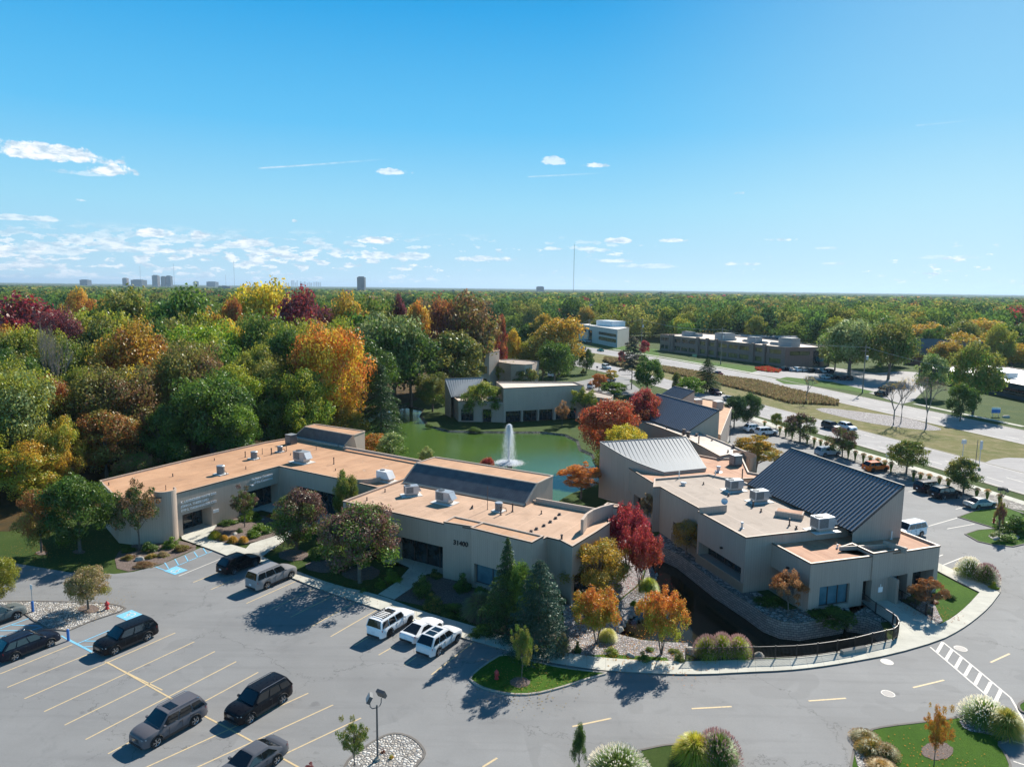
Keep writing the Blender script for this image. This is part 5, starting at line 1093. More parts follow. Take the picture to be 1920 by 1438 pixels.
def conifer_pts(R, nb, nl, power=.8, droop=.16, zb=.06, top=1.0, gap=0.0):
    C = []; N = []; A = []
    for k in range(nb):
        t = (k+.5)/nb; z = zb+(top-zb)*t; L = .5*(1-t)**power*R.uniform(.82, 1.08)+.012; a = k*2.399+R.uniform(-.2, .2)
        if gap and R.random() < gap: L *= R.uniform(.3, .7)
        n = max(5, int(nl/nb*2.0*(L/.5+.06))); s = R.uniform(.08, 1, n)**.75; side_ = R.normal(0, 1, n)*(.055+.06*(1-s))*(L/.5+.2)
        x = cos(a)*s*L-sin(a)*side_; y = sin(a)*s*L+cos(a)*side_; zz = z-droop*L*s**1.4+.05*L+R.normal(0, .006, n)-abs(side_)*.25
        C.append(np.stack([x, y, zz], 1)); N.append(np.tile([cos(a)*.4, sin(a)*.4, .9], (n, 1))); tn = R.uniform(0, 1)
        A.append(np.stack([np.clip(tn*.6+s*.4+R.normal(0, .1, n), 0, 1), R.uniform(0, 1, n)**2, R.uniform(0, 1, n)], 1))
    return np.concatenate(C), np.concatenate(N), np.concatenate(A)
CROWN = {}; TRUNK = {}
def proto(kind, var, lod):
    key = (kind, var, lod)
    if key in CROWN: return CROWN[key], TRUNK.get((kind, var))
    R = np.random.default_rng(abs(hash((kind, 'x')) if False else sum(map(ord, kind))*31+var*7)); nl = {0: 22000, 1: 9000, 2: 3200}[lod]; sz = {0: .0128, 1: .0195, 2: .033}[lod]
    if kind in ('spruce', 'bluespruce', 'oldspruce', 'pine'):
        pr = dict(spruce=(100, 1.15, .2, .03, .1), bluespruce=(120, .62, .12, .02, .08), oldspruce=(70, .6, .22, .10, .25), pine=(34, .45, .05, .38, .3))[kind]
        C, N, A = conifer_pts(R, pr[0], nl, pr[1], pr[2], pr[3], 1.0, pr[4]); V, Fq = leaves(C, N, sz*.9, R, .45); A = np.repeat(A, 4, 0)
        b = MB(); b.tube([(0, 0, -.01), (0, 0, .5), (0, 0, .97)], [.02, .013, .003], 6)
        for k in range(24):
            t = k/24; a = k*2.4; L = .42*(1-t)**pr[1]; b.tube([(0, 0, .1+.85*t), (cos(a)*L, sin(a)*L, .1+.85*t-pr[2]*L*.6)], [.006, .002], 3)
        tm = b.mesh('trunk', M['trunk'])
    elif kind == 'bare':
        b = MB(); ends = []
        def grow(p, d, L, r_, dep):
            q_ = p+d*L; b.tube([p, p+d*L*.5+Vector(R.normal(0, .02*L, 3)), q_], [r_, r_*.85, r_*.65], 4 if dep > 1 else 6)
            if dep >= 5: ends.append(tuple(q_)); return
            nk = 3 if dep < 4 else 3
            for k in range(nk):
                ax = Vector(R.normal(0, 1, 3)); nd = (d+ax.cross(d).normalized()*R.uniform(.35, .62)+Vector((0, 0, .07))).normalized(); grow(q_, nd, L*R.uniform(.62, .82), r_*.62, dep+1)
        grow(Vector((0, 0, 0)), Vector((0, 0, 1)), .27, .016, 0)
        zmx = max(e_[2] for e_ in ends); xm = max(max(abs(e_[0]), abs(e_[1])) for e_ in ends)
        b.v = [(x*.5/xm, y*.5/xm, z/zmx) for x, y, z in b.v]; tm = b.mesh('trunk', M['bare'])
        E_ = np.array(ends); E_[:, :2] *= .5/xm; E_[:, 2] /= zmx; low_ = E_[R.random(len(E_)) < .35]; C = np.repeat(low_, 5, 0)+R.normal(0, .015, (len(low_)*5, 3))
        V, Fq = leaves(C, R.normal(0, 1, C.shape), .008, R); A = np.repeat(np.stack([R.uniform(0, 1, len(C)), R.uniform(0, 1, len(C))**2, R.uniform(0, 1, len(C))], 1), 4, 0)
    else:
        K = dict(round=84, oak=104, sparse=60, vase=130, column=46, shrub=34, umbrella=46, tall=70)[kind]
        cents, rads = crown_pts(R, kind, K); f = dict(sparse=.42, vase=.7, column=.55, shrub=.5, umbrella=.62).get(kind, 1.0)
        V, Fq, A = clumpy(R, cents, rads, nl*f, sz*(1.0 if kind != 'shrub' else 1.5), toptone=dict(vase=.75, oak=.3, round=.3, sparse=.3, umbrella=.3).get(kind, .2), flat=dict(umbrella=.42, vase=1.5).get(kind, .8))
        tm = trunk_mesh('trunk', R, cents, kind, M['trunk'], tr=dict(sparse=.016, vase=.012, shrub=.015, column=.03).get(kind, .022), nl=dict(umbrella=26, sparse=26, vase=24, shrub=6).get(kind, 14))
    cm = fast_mesh('crown', V, Fq, [M['leaf']], A); CROWN[key] = cm; TRUNK[(kind, var)] = tm; return cm, tm
PAL = dict(green=(.15, .25, .032), dkgreen=(.075, .145, .028), bgreen=(.24, .38, .03), ygreen=(.42, .43, .045), olive=(.31, .29, .06), gold=(.70, .42, .05), yellow=(.84, .64, .06), orange=(.74, .28, .05),
           rust=(.46, .18, .05), brown=(.32, .175, .08), crimson=(.33, .035, .045), red=(.62, .075, .075), plum=(.24, .075, .085), pale=(.40, .46, .18), pine=(.030, .078, .038), blue=(.05, .12, .085), magenta=(.50, .05, .12), tan=(.50, .36, .19), grey=(.26, .23, .17), maroon=(.25, .075, .075), maroon3=(.24, .12, .10), rust2=(.56, .17, .06), red2=(.66, .15, .06), lime=(.58, .66, .04), peach=(.68, .36, .15))
NT_ = 0
def tree(label, x, y, h, w, kind, ca, cb, lod=0, name='broadleaf_tree', group='landscape trees', cat='tree', var=None, z=0, rz=None, trunk=True):
    global NT_; NT_ += 1
    var = NT_ % 3 if var is None else var; cm, tm = proto(kind, var, lod)
    r = empty(name, (x, y, z), label, cat, group); rz = random.uniform(0, 6.28) if rz is None else rz
    c = inst('crown' if kind != 'shrub' else 'foliage', cm, r, rot=(0, 0, rz), sc=(w, w, h), color=PAL[ca]); c['tone'] = [*PAL[cb]]
    if trunk and tm is not None: inst('trunk', tm, r, rot=(0, 0, rz), sc=(w, w, h))
    return r
def tb(label, bx, by, top, wpx, kind, ca, cb, lod=0, z=0.0, **k):
    """tree from the photo: base pixel (on the ground), top row and crown width"""
    x, y = G(bx, by, z); h = at(bx, top, y).z-z; w = wpx*y/F; return tree(label, x, y, h, w, kind, ca, cb, lod, z=z, **k)
def tY(label, cx, top, wpx, Y, kind, ca, cb, lod=1, **k):
    p = at(cx, top, Y); return tree(label, p.x, Y, p.z, wpx*Y/F, kind, ca, cb, lod, **k)
T = tb
T('small olive maple with bronze top on the stone island by the hydrant', 166, 1143, 1063, 84, 'round', 'olive', 'tan', var=0)
T('olive yellow maple cut by the left edge of the photo', -6, 1138, 1045, 84, 'round', 'olive', 'ygreen', var=1)
T('loose leaning green shrub tree left of the near lamp post', 664, 1441, 1349, 72, 'sparse', 'green', 'olive', var=2)
T('narrow upright green tree left of the white plumed grass', 1085, 1452, 1356, 42, 'column', 'dkgreen', 'green', var=0)
T('thin olive tree in the mulch ring of the near grass island', 978, 1277, 1170, 56, 'sparse', 'olive', 'green', var=1, )
T('spindly young tree on the verge beside the sidewalk', 1056, 1234, 1186, 36, 'column', 'olive', 'grey', var=1)
T('coral orange vase shaped tree leaning over the little pool', 1240, 1226, 1112, 118, 'vase', 'ygreen', 'orange', var=0)
T('orange topped green tree left of the little pool', 1118, 1206, 1103, 122, 'vase', 'ygreen', 'orange', var=1)
T('rounded gold and green maple before the corner of the numbered building', 1120, 1122, 1012, 138, 'round', 'olive', 'gold', var=2)
T('magenta red maple between the two front buildings', 1176, 1072, 945, 96, 'vase', 'magenta', 'red', var=2)
T('scarlet maple below the magenta one at the head of the canal', 1200, 1110, 985, 96, 'vase', 'red2', 'red', var=1)
T('tall dark spruce with narrow tip before the numbered building', 950, 1180, 1008, 150, 'spruce', 'pine', 'dkgreen', name='spruce_tree', var=0)
T('broad blue green spruce beside the near sidewalk', 1010, 1216, 1050, 158, 'bluespruce', 'pine', 'blue', name='spruce_tree', var=0)
T('green broadleaf tree squeezed between the two front spruces', 980, 1188, 1056, 84, 'round', 'dkgreen', 'green', var=1)
T('green tree with reddish twigs over the left mulch ring by the lot', 556, 1031, 918, 118, 'round', 'green', 'maroon3', var=1, )
T('wide maroon and green tree over the right mulch ring by the lot', 675, 1092, 944, 176, 'round', 'green', 'maroon3', var=0)
T('slim green tree against the round drum wall', 650, 998, 884, 56, 'round', 'green', 'olive', var=2)
T('bright yellow green small tree beside the left entrance', 414, 968, 914, 50, 'round', 'lime', 'ygreen', var=0)
T('thin reddish brown tree in the planted bed at the left entrance', 459, 990, 914, 62, 'sparse', 'green', 'maroon3', var=2)
T('thin crowned grey green tree before the left round tower', 262, 1032, 900, 96, 'sparse', 'dkgreen', 'brown', var=1)
T('dense dark green maple at the left end of the orange roofed building', 150, 1034, 893, 136, 'round', 'dkgreen', 'green', var=1)
T('orange and olive maple at the edge of the left lawn', 78, 1036, 914, 84, 'round', 'olive', 'rust', var=2)
T('sparse bronze tree on the terrace above the retaining wall', 1478, 1150, 1068, 78, 'sparse', 'rust', 'peach', var=0)
T('flat topped rust brown tree beside the entrance bridge', 1738, 1150, 1076, 74, 'umbrella', 'brown', 'rust', var=0)
T('slender sapling with few orange leaves on the lower right island', 1751, 1436, 1318, 54, 'sparse', 'orange', 'gold', var=2)
T('tan leaved round bush tree against the beige roofed building', 1287, 1040, 974, 64, 'round', 'tan', 'gold', var=0)
T('orange tree on the small lawn behind the main glazed slope', 1089, 935, 863, 88, 'umbrella', 'rust', 'orange', var=1)
T('thin golden brown tree in the narrow gap between the buildings', 1213, 988, 923, 44, 'sparse', 'brown', 'tan', var=1)
T('large rust red tree at the right bank of the pond', 1140, 872, 748, 128, 'round', 'rust2', 'red2', var=0)
T('scarlet tree beside the blue grey metal roofs', 1212, 838, 733, 88, 'round', 'rust2', 'red', var=1)
T('orange tree overhanging the pale rear roof', 1236, 832, 752, 56, 'round', 'rust', 'orange', var=2)
T('yellow green bushy tree behind the pale metal roof', 1166, 900, 796, 100, 'round', 'ygreen', 'yellow', var=0)
T('leafy green tree closing the gap left of the far tower', 880, 742, 690, 60, 'round', 'green', 'olive', 1, var=2)
T('tall dark green tree behind the right end of the far wall', 1040, 722, 640, 70, 'oak', 'dkgreen', 'green', 1, var=0)
T('green bushy tree hiding the rounded far building', 985, 733, 690, 52, 'round', 'green', 'olive', 1, var=1)
T('yellowish tree behind the rounded far building', 1000, 700, 632, 60, 'oak', 'olive', 'ygreen', 1, var=2)
T('dense green tree above the far flat roofs', 1150, 742, 716, 56, 'round', 'green', 'bgreen', 1, var=0)
T('round green tree with yellow cap before the far tan building', 905, 790, 719, 78, 'round', 'green', 'ygreen', var=1, )
T('dark green lollipop tree on the left point of the far lawn', 811, 772, 699, 76, 'round', 'green', 'olive', var=2)
T('pale green tree at the right end of the far high wall', 1094, 789, 725, 58, 'sparse', 'green', 'ygreen', var=0)
T('small pink brown tree before the far high wall', 1054, 800, 753, 34, 'sparse', 'brown', 'peach', var=2)
T('large dark spruce at the left arm of the pond', 715, 824, 680, 104, 'oldspruce', 'pine', 'dkgreen', name='spruce_tree', var=0)
T('thin dead looking pine rising behind the far glazed slope', 627, 806, 680, 66, 'pine', 'dkgreen', 'grey', name='pine_tree', var=0)
T('second thin pine with bare trunk left of the dark spruce', 607, 800, 672, 44, 'pine', 'dkgreen', 'grey', name='pine_tree', var=1)
T('orange yellow bush behind the rear parapet', 700, 862, 812, 56, 'round', 'olive', 'orange', lod=1, var=0, trunk=True)
T('pale green bush behind the rear parapet', 737, 872, 814, 62, 'round', 'green', 'pale', lod=1, var=1)
T('small pale tree top above the orange roof ridge', 800, 885, 838, 34, 'round', 'olive', 'pale', lod=1, var=2)
T('small red tree top between the glazed slope and the fountain', 915, 905, 856, 34, 'round', 'rust', 'red', lod=1, var=0)
T('spreading yellow and brown tree between the two dark metal roofs', 1415, 890, 812, 118, 'umbrella', 'olive', 'gold', var=2)
T('dark rounded pine pair member nearest the metal roof', 1376, 802, 741, 52, 'round', 'pine', 'dkgreen', name='pine_tree', var=0)
T('dark rounded pine beside the main road and two white cars', 1402, 798, 738, 52, 'round', 'pine', 'dkgreen', name='pine_tree', var=1)
g_ = 'pear trees along the lot and road'
T('tiny sapling at the left end of the row along the road', 1455, 804, 774, 24, 'round', 'olive', 'green', 1, group=g_, var=0)
T('left round tree of the row along the road', 1500, 829, 777, 66, 'round', 'green', 'maroon3', 1, group=g_, var=1)
T('round tree with red top before the dark road car', 1579, 857, 801, 56, 'round', 'green', 'maroon3', 1, group=g_, var=2)
T('round green tree right of the orange car', 1699, 889, 825, 76, 'round', 'green', 'olive', 1, group=g_, var=0)
T('round green tree behind the silver sedan', 1806, 926, 860, 70, 'round', 'dkgreen', 'olive', 1, group=g_, var=1)
g_ = 'trees in the road median'
T('left bare twiggy tree of the pair standing close together', 1675, 797, 712, 58, 'bare', 'olive', 'gold', group=g_, var=0, cat='tree')
T('second bare tree with yellow leaves left in its crown', 1689, 793, 706, 54, 'bare', 'gold', 'yellow', group=g_, var=1)
T('bare grey tree standing alone to the right in the median', 1736, 803, 703, 72, 'bare', 'brown', 'grey', group=g_, var=2)
T('half bare yellow leaved tree in the brown grass strip', 1511, 757, 703, 46, 'bare', 'yellow', 'gold', group=g_, var=1)
T('leaning dark pine in the median before the brown office', 1325, 736, 672, 64, 'oldspruce', 'pine', 'dkgreen', group=g_, name='pine_tree', var=1)
g_ = 'trees about the rear buildings'
T('bushy green tree beside the blue grey roofs', 1291, 752, 706, 60, 'round', 'green', 'bgreen', 1, group=g_, var=0)
T('small dark tree left of the leaning median pine', 1269, 742, 699, 24, 'round', 'dkgreen', 'olive', 1, group=g_, var=1)
T('dark green lollipop tree in front of the brown office', 1214, 739, 668, 62, 'round', 'dkgreen', 'green', 1, group=g_, var=2)
T('wispy dark conifer beside the round green tree', 1184, 730, 630, 54, 'pine', 'pine', 'grey', 1, group=g_, var=0, name='pine_tree')
T('small scarlet tree at the left end of the brown office', 1208, 668, 638, 22, 'round', 'red', 'crimson', 1, group=g_, var=0)
T('tiny crimson tree in the median grass', 1165, 684, 658, 15, 'round', 'red', 'plum', 1, group=g_, var=1)
T('small orange tree beside the upper lot', 1123, 732, 700, 34, 'round', 'orange', 'rust', 1, group=g_, var=2)
T('low yellow green tree right of the upper lot', 1145, 722, 690, 36, 'umbrella', 'ygreen', 'gold', 1, group=g_, var=0)
T('green maple left of the two trees by the upper drive', 1065, 706, 650, 42, 'round', 'green', 'olive', 1, group=g_, var=1)
T('green maple right of the two trees by the upper drive', 1099, 701, 654, 34, 'round', 'green', 'dkgreen', 1, group=g_, var=2)
T('green tree behind the two maples of the upper drive', 1070, 690, 638, 44, 'round', 'olive', 'green', 1, group=g_, var=2)
T('tall old yellow olive tree with dark leaning trunk', 1048, 705, 596, 100, 'oak', 'olive', 'gold', 1, group=g_, var=1)
T('yellow tree top left of the tall old olive tree', 1018, 690, 590, 56, 'tall', 'olive', 'gold', 1, group=g_, var=2)
T('plum brown upright tree beside the small far building', 1018, 714, 665, 34, 'column', 'maroon', 'grey', 1, group=g_, var=0)
T('broad yellow green tree covering the small far building', 953, 727, 678, 58, 'round', 'olive', 'ygreen', 1, group=g_, var=0)
T('yellow leaved tree behind the box tower', 962, 700, 619, 34, 'tall', 'yellow', 'gold', 1, group=g_, var=1)
T('orange yellow tree just left of the box tower tip', 919, 690, 632, 30, 'tall', 'gold', 'yellow', 1, group=g_, var=2)
T('dark spruce behind the yellow tree', 938, 690, 614, 24, 'spruce', 'pine', 'blue', 1, group=g_, var=0, name='spruce_tree')
T('second dark spruce behind the yellow tree', 950, 688, 622, 18, 'spruce', 'pine', 'blue', 1, group=g_, var=0, name='spruce_tree')
T('round bright green shrub tree behind the small far building', 981, 690, 662, 20, 'round', 'bgreen', 'green', 1, group=g_, var=0)
T('dark evergreen mass between the old olive tree and the far apartments', 990, 690, 610, 50, 'tall', 'dkgreen', 'green', 1, group=g_, var=0)
T('deep green tree at the foot of the old olive tree', 1030, 700, 640, 40, 'round', 'green', 'bgreen', 1, group=g_, var=0)
T('pink tinted small tree beside the far left wing', 874, 720, 697, 16, 'sparse', 'peach', 'brown', 1, group=g_, var=0)
T('yellow green tree by the utility pole at the forest edge', 845, 738, 686, 50, 'round', 'olive', 'ygreen', 1, group=g_, var=1)
T('dark green tree under the utility pole', 820, 735, 660, 44, 'tall', 'dkgreen', 'olive', 1, group=g_, var=1)
g_ = 'trees before the right hand offices'
T('big pale green tree left of the right utility pole', 1592, 704, 598, 110, 'oak', 'green', 'pale', 1, group=g_, var=0)
T('big green tree right of the right utility pole', 1665, 712, 606, 100, 'oak', 'green', 'olive', 1, group=g_, var=1)
T('pale crowned tall tree behind the utility pole', 1650, 690, 596, 90, 'oak', 'pale', 'green', 1, group=g_, var=2)
T('green maple at the gap before the dark glass office', 1745, 745, 662, 64, 'round', 'green', 'pale', 1, group=g_, var=0)
T('large green tree before the dark glass office', 1824, 775, 644, 92, 'oak', 'green', 'olive', 1, group=g_, var=2)
T('dark low tree in the shade before the dark glass office', 1800, 790, 720, 56, 'round', 'dkgreen', 'green', 1, group=g_, var=1)
T('leafy green tree hiding the end of the brown office', 1565, 695, 632, 56, 'round', 'green', 'olive', 1, group=g_, var=2)
g_ = 'honey yellow locust trees'
for cx, top, w_, Y_, lb in ((1737, 608, 78, 330, 'domed honey yellow tree left of the shingled roof'), (1806, 626, 66, 300, 'honey yellow tree right of the shingled roof'), (1780, 640, 50, 290, 'small orange yellow tree overlapping the shingled roof'), (1852, 600, 80, 360, 'tall golden tree on the skyline of the right side'), (1898, 618, 70, 330, 'yellow tree upper right at the photo edge'), (1902, 642, 64, 285, 'orange yellow domed tree behind the dark glass office'), (1840, 622, 60, 330, 'yellow green tree below the tall golden tree')):
    tY(lb, cx, top, w_*1.25, Y_, 'oak', 'olive' if cx % 2 else 'ygreen', 'gold', 1, group=g_)
T('thin tree before the dark shrubs of the right corner lawn', 1872, 1006, 936, 26, 'sparse', 'maroon', 'olive', 1, group='landscape trees', var=0)
# ---- the woods at left: hand placed crowns
heroes = [(14, 688, 150, 103, 'oak', 'pale', 'ygreen', 'pale yellow green crown at the left edge'), (74, 712, 116, 110, 'round', 'ygreen', 'rust', 'yellow green crown flecked with orange near the left edge'), (108, 784, 74, 99, 'round', 'gold', 'ygreen', 'gold yellow crown low in the left corner woods'), (192, 766, 126, 106, 'round', 'olive', 'rust', 'olive brown round crown left of the orange roof'),
          (40, 832, 130, 95, 'round', 'ygreen', 'gold', 'yellow green crown above the left lawn'), (244, 612, 150, 132, 'oak', 'rust', 'gold', 'large brown gold crown in the left woods'), (352, 640, 130, 126, 'oak', 'brown', 'olive', 'purple brown crown with gold skirt beside the large brown gold one'), (425, 690, 120, 122, 'round', 'bgreen', 'ygreen', 'fresh green crown behind the left wing roof'),
          (172, 700, 120, 128, 'round', 'dkgreen', 'green', 'deep green crown between the bare trunks and the gold tree'), (30, 622, 100, 140, 'tall', 'olive', 'ygreen', 'olive crown below the crimson tree at left'), (112, 640, 100, 135, 'tall', 'olive', 'green', 'olive green crown behind the bare trunks'), (52, 562, 165, 176, 'oak', 'plum', 'crimson', 'dark crimson spreading crown on the left skyline'), (105, 580, 90, 162, 'oak', 'crimson', 'plum', 'crimson crown right of the dark crimson one'),
          (228, 546, 110, 195, 'oak', 'green', 'olive', 'large green crown on the left skyline'), (340, 546, 130, 185, 'oak', 'dkgreen', 'green', 'dark green domed crown on the skyline'), (434, 566, 38, 185, 'tall', 'orange', 'rust', 'slim bright orange crown on the skyline'), (480, 531, 120, 205, 'oak', 'ygreen', 'yellow', 'highest yellow crown on the skyline'), (566, 549, 112, 190, 'oak', 'plum', 'crimson', 'wide purple crimson crown on the skyline'),
          (385, 604, 140, 152, 'oak', 'ygreen', 'bgreen', 'wide yellow green crown above the gold ones'), (500, 592, 110, 155, 'oak', 'olive', 'green', 'olive crown under the purple crimson tree'), (535, 620, 80, 140, 'tall', 'dkgreen', 'green', 'dark green crown left of the golden orange tree'), (620, 608, 136, 136, 'oak', 'yellow', 'orange', 'large golden orange crown near the middle of the woods'), (495, 652, 120, 134, 'round', 'olive', 'ygreen', 'olive yellow crown above the left wing'),
          (566, 690, 110, 126, 'round', 'bgreen', 'ygreen', 'yellow green crown left of the thin pines'), (500, 745, 80, 122, 'round', 'dkgreen', 'green', 'dark shaded crown at the roof edge'), (440, 765, 90, 112, 'round', 'dkgreen', 'bgreen', 'dark green low crown behind the far end of the left wing'), (640, 556, 90, 200, 'oak', 'olive', 'gold', 'olive gold crown right of the purple crimson tree'), (700, 556, 90, 210, 'oak', 'olive', 'green', 'olive crown on the middle skyline'), (746, 556, 34, 215, 'round', 'crimson', 'plum', 'small crimson crown on the middle skyline'), (782, 568, 40, 200, 'tall', 'gold', 'orange', 'small gold crown on the middle skyline'),
          (735, 588, 120, 178, 'oak', 'green', 'pale', 'grey green crown behind the dark spruce'), (832, 562, 66, 210, 'oak', 'maroon', 'rust', 'red brown crown right of the middle skyline'), (878, 556, 110, 212, 'oak', 'olive', 'brown', 'big olive brown crown at the right end of the woods'), (940, 588, 24, 230, 'round', 'crimson', 'rust', 'small crimson crown at the right end of the woods'), (675, 640, 110, 160, 'tall', 'dkgreen', 'green', 'dark crown between the golden tree and the spruce'), (770, 620, 100, 180, 'tall', 'dkgreen', 'green', 'dark crown behind the utility wires'), (850, 625, 90, 195, 'tall', 'dkgreen', 'olive', 'dark crown beside the utility pole'),
          (302, 760, 90, 112, 'round', 'green', 'dkgreen', 'deep green crown behind the left wing roof'), (330, 820, 90, 106, 'shrub', 'dkgreen', 'green', 'dark green bush at the back of the left wing'), (250, 850, 80, 103, 'round', 'green', 'brown', 'green and brown bushy crown behind the left roof corner'), (620, 745, 90, 136, 'round', 'olive', 'gold', 'golden green crown behind the thin pines'), (150, 545, 56, 300, 'oak', 'rust', 'gold', 'rust crown far back on the left skyline'), (660, 770, 60, 138, 'round', 'olive', 'ygreen', 'yellow green bush by the left arm of the pond')]
used = [(at(60, 600, 168).x, 168, 9), (at(110, 600, 150).x, 152, 6)]
for (cx, top, w_, Y_, kd, ca, cb, lb) in heroes:
    w_ *= 1.12 if kd != 'tall' else 1.3
    p = at(cx, top, Y_); used.append((p.x, Y_, w_*Y_/F/2)); tY(lb, cx, top, w_, Y_, kd, ca, cb, 0 if Y_ < 165 else 1, group='crowns of the left woods')
used += [(*G(150, 1034), 4), (*G(78, 1036), 3)]
for k, (cx, bt, tp, w_, Y_) in enumerate(((78, 690, 600, 40, 130), (82, 700, 610, 46, 128), (107, 750, 625, 56, 124))):
    p = at(cx, tp, Y_); tree(('bare grey trunk leftmost among the leafy crowns', 'pale bare forked trunk in the left woods', 'tallest bare grey tree in the left woods')[k], p.x, Y_, p.z, w_*Y_/F, 'bare', 'olive', 'grey', 1, group='bare trees of the left woods', var=k)
    used.append((p.x, Y_, 3))
# fill: smaller set of labels, one for each look
def inpoly(x, y, P):
    c = False
    for i in range(len(P)):
        (xi, yi), (xj, yj) = P[i], P[i-1]
        if (yi > y) != (yj > y) and x < (xj-xi)*(y-yi)/(yj-yi)+xi: c = not c
    return c
woods = [(-120, 84), (-66, 92), (-60, 97), (-52, 110), (-44, 124), (-42, 142), (-40, 165), (-32, 195), (-30, 212), (-220, 212)]
looks = [('dkgreen', 'green', 5, 'dense dark green'), ('green', 'olive', 6, 'mid green'), ('olive', 'ygreen', 5, 'olive yellow'), ('bgreen', 'ygreen', 3, 'fresh green'), ('rust', 'gold', .8, 'rusty gold'), ('brown', 'olive', 1.2, 'brown olive'), ('gold', 'yellow', .6, 'gold yellow')]
lw = np.array([l[2] for l in looks]); lw = lw/lw.sum(); cnt = 0; tries = 0
seen_ = {}; ORD = ['', 'second ', 'third ', 'fourth ', 'fifth ', 'sixth ', 'seventh ', 'eighth ', 'ninth ', 'tenth ', 'eleventh ', 'twelfth ', 'thirteenth ', 'fourteenth ']
def fill_label(x, y, look):
    bd = None
    for (cx, top, w_, Y_, kd, ca, cb, lb) in heroes:
        hx = at(cx, top, Y_).x; d = hypot(x-hx, y-Y_)
        if bd is None or d < bd[0]: bd = (d, hx, Y_, ' '.join(lb.split(' crown')[0].split()[-4:]))
    rel = ('behind' if y > bd[2] else 'in front of') if abs(y-bd[2]) > abs(x-bd[1]) else ('left of' if x < bd[1] else 'right of')
    k = f'{look} woodland crown {rel} the {bd[3]} one'; n = seen_.get(k, 0); seen_[k] = n+1; return ORD[min(n, 13)]+k
while tries < 9000 and cnt < 118:
    tries += 1; x = random.uniform(-215, -20); y = random.uniform(84, 212)
    if not inpoly(x, y, woods) or abs(x) > y*.78+14: continue
    r = random.uniform(3.6, 6.2)
    if any(hypot(x-a_, y-c_) < (r+rr)*.62 for a_, c_, rr in used): continue
    used.append((x, y, r)); cnt += 1; L_ = looks[rng.choice(len(looks), p=lw)]
    dist = max(0, y-95); h = 13.5+min(8.0, dist*.13)+random.uniform(-2.5, 2.0)
    tree(fill_label(x, y, L_[3]), x, y, h, 2*r*random.uniform(1.1, 1.4), random.choice(['oak', 'round', 'oak']), L_[0], L_[1], 0 if y < 130 else (1 if y < 190 else 2), group=L_[3]+' fill crowns of the left woods')
print('fill trees', cnt)

# individually visible trees beyond the road and about the far offices
spots_ = []; R2 = random.Random(21)
CL_ = [(10, 180, 34, ), (40, 405, 26), (15, 435, 30), (62, 400, 26), (95, 330, 30), (110, 305, 30), (85, 365, 24), (130, 295, 22), (120, 340, 30), (160, 250, 36), (185, 225, 40), (205, 205, 40), (150, 270, 16), (175, 290, 14), (133, 355, 16), (-15, 212, 22)]
FL = [('green', 'olive', 5, 'mid green'), ('dkgreen', 'green', 4, 'dark green'), ('pale', 'green', 2.5, 'pale green'), ('olive', 'ygreen', 4, 'olive yellow'), ('olive', 'gold', 2, 'honey gold'), ('yellow', 'ygreen', 1, 'bright yellow'), ('rust', 'orange', .8, 'rusty orange'), ('crimson', 'red', .5, 'scarlet')]
fw_ = [f[2] for f in FL]; seen2 = {}; tr_n = 0
marks = [(-20, 400, 'left apartment house'), (40, 420, 'white office'), (95, 330, 'brown office'), (133, 355, 'shingled house with the solar panel'), (205, 300, 'honey yellow locusts'), (175, 225, 'dark glass office'), (60, 600, 'wide grey roofed house')]
while tr_n < 58:
    y = R2.uniform(265, 470); x = R2.uniform(-30, .78*y)
    xs = np.interp(y, [p[1] for p in nn_], [p[0] for p in nn_]); xe = np.interp(y, [p[1] for p in ff_], [p[0] for p in ff_])
    if xs-22 < x < xe+16 or any(hypot(x-a_, y-b_) < c_ for a_, b_, c_ in CL_) or any(hypot(x-a_, y-b_) < 9 for a_, b_ in spots_): continue
    spots_.append((x, y)); tr_n += 1; f = R2.choices(FL, fw_)[0]; mk = min(marks, key=lambda m_: hypot(m_[0]-x, m_[1]-y)); rel = 'left of' if x < mk[0]-12 else ('right of' if x > mk[0]+12 else ('behind' if y > mk[1] else 'in front of'))
    k_ = f'{f[3]} tree beyond the road {rel} the {mk[2]}'; n_ = seen2.get(k_, 0); seen2[k_] = n_+1
    tree(ORD[n_]+k_, x, y, R2.uniform(13.5, 20), R2.uniform(11, 17), R2.choice(['oak', 'round', 'oak', 'umbrella' if f[3] == 'honey gold' else 'round']), f[0], f[1], 1, group='trees beyond the main road')
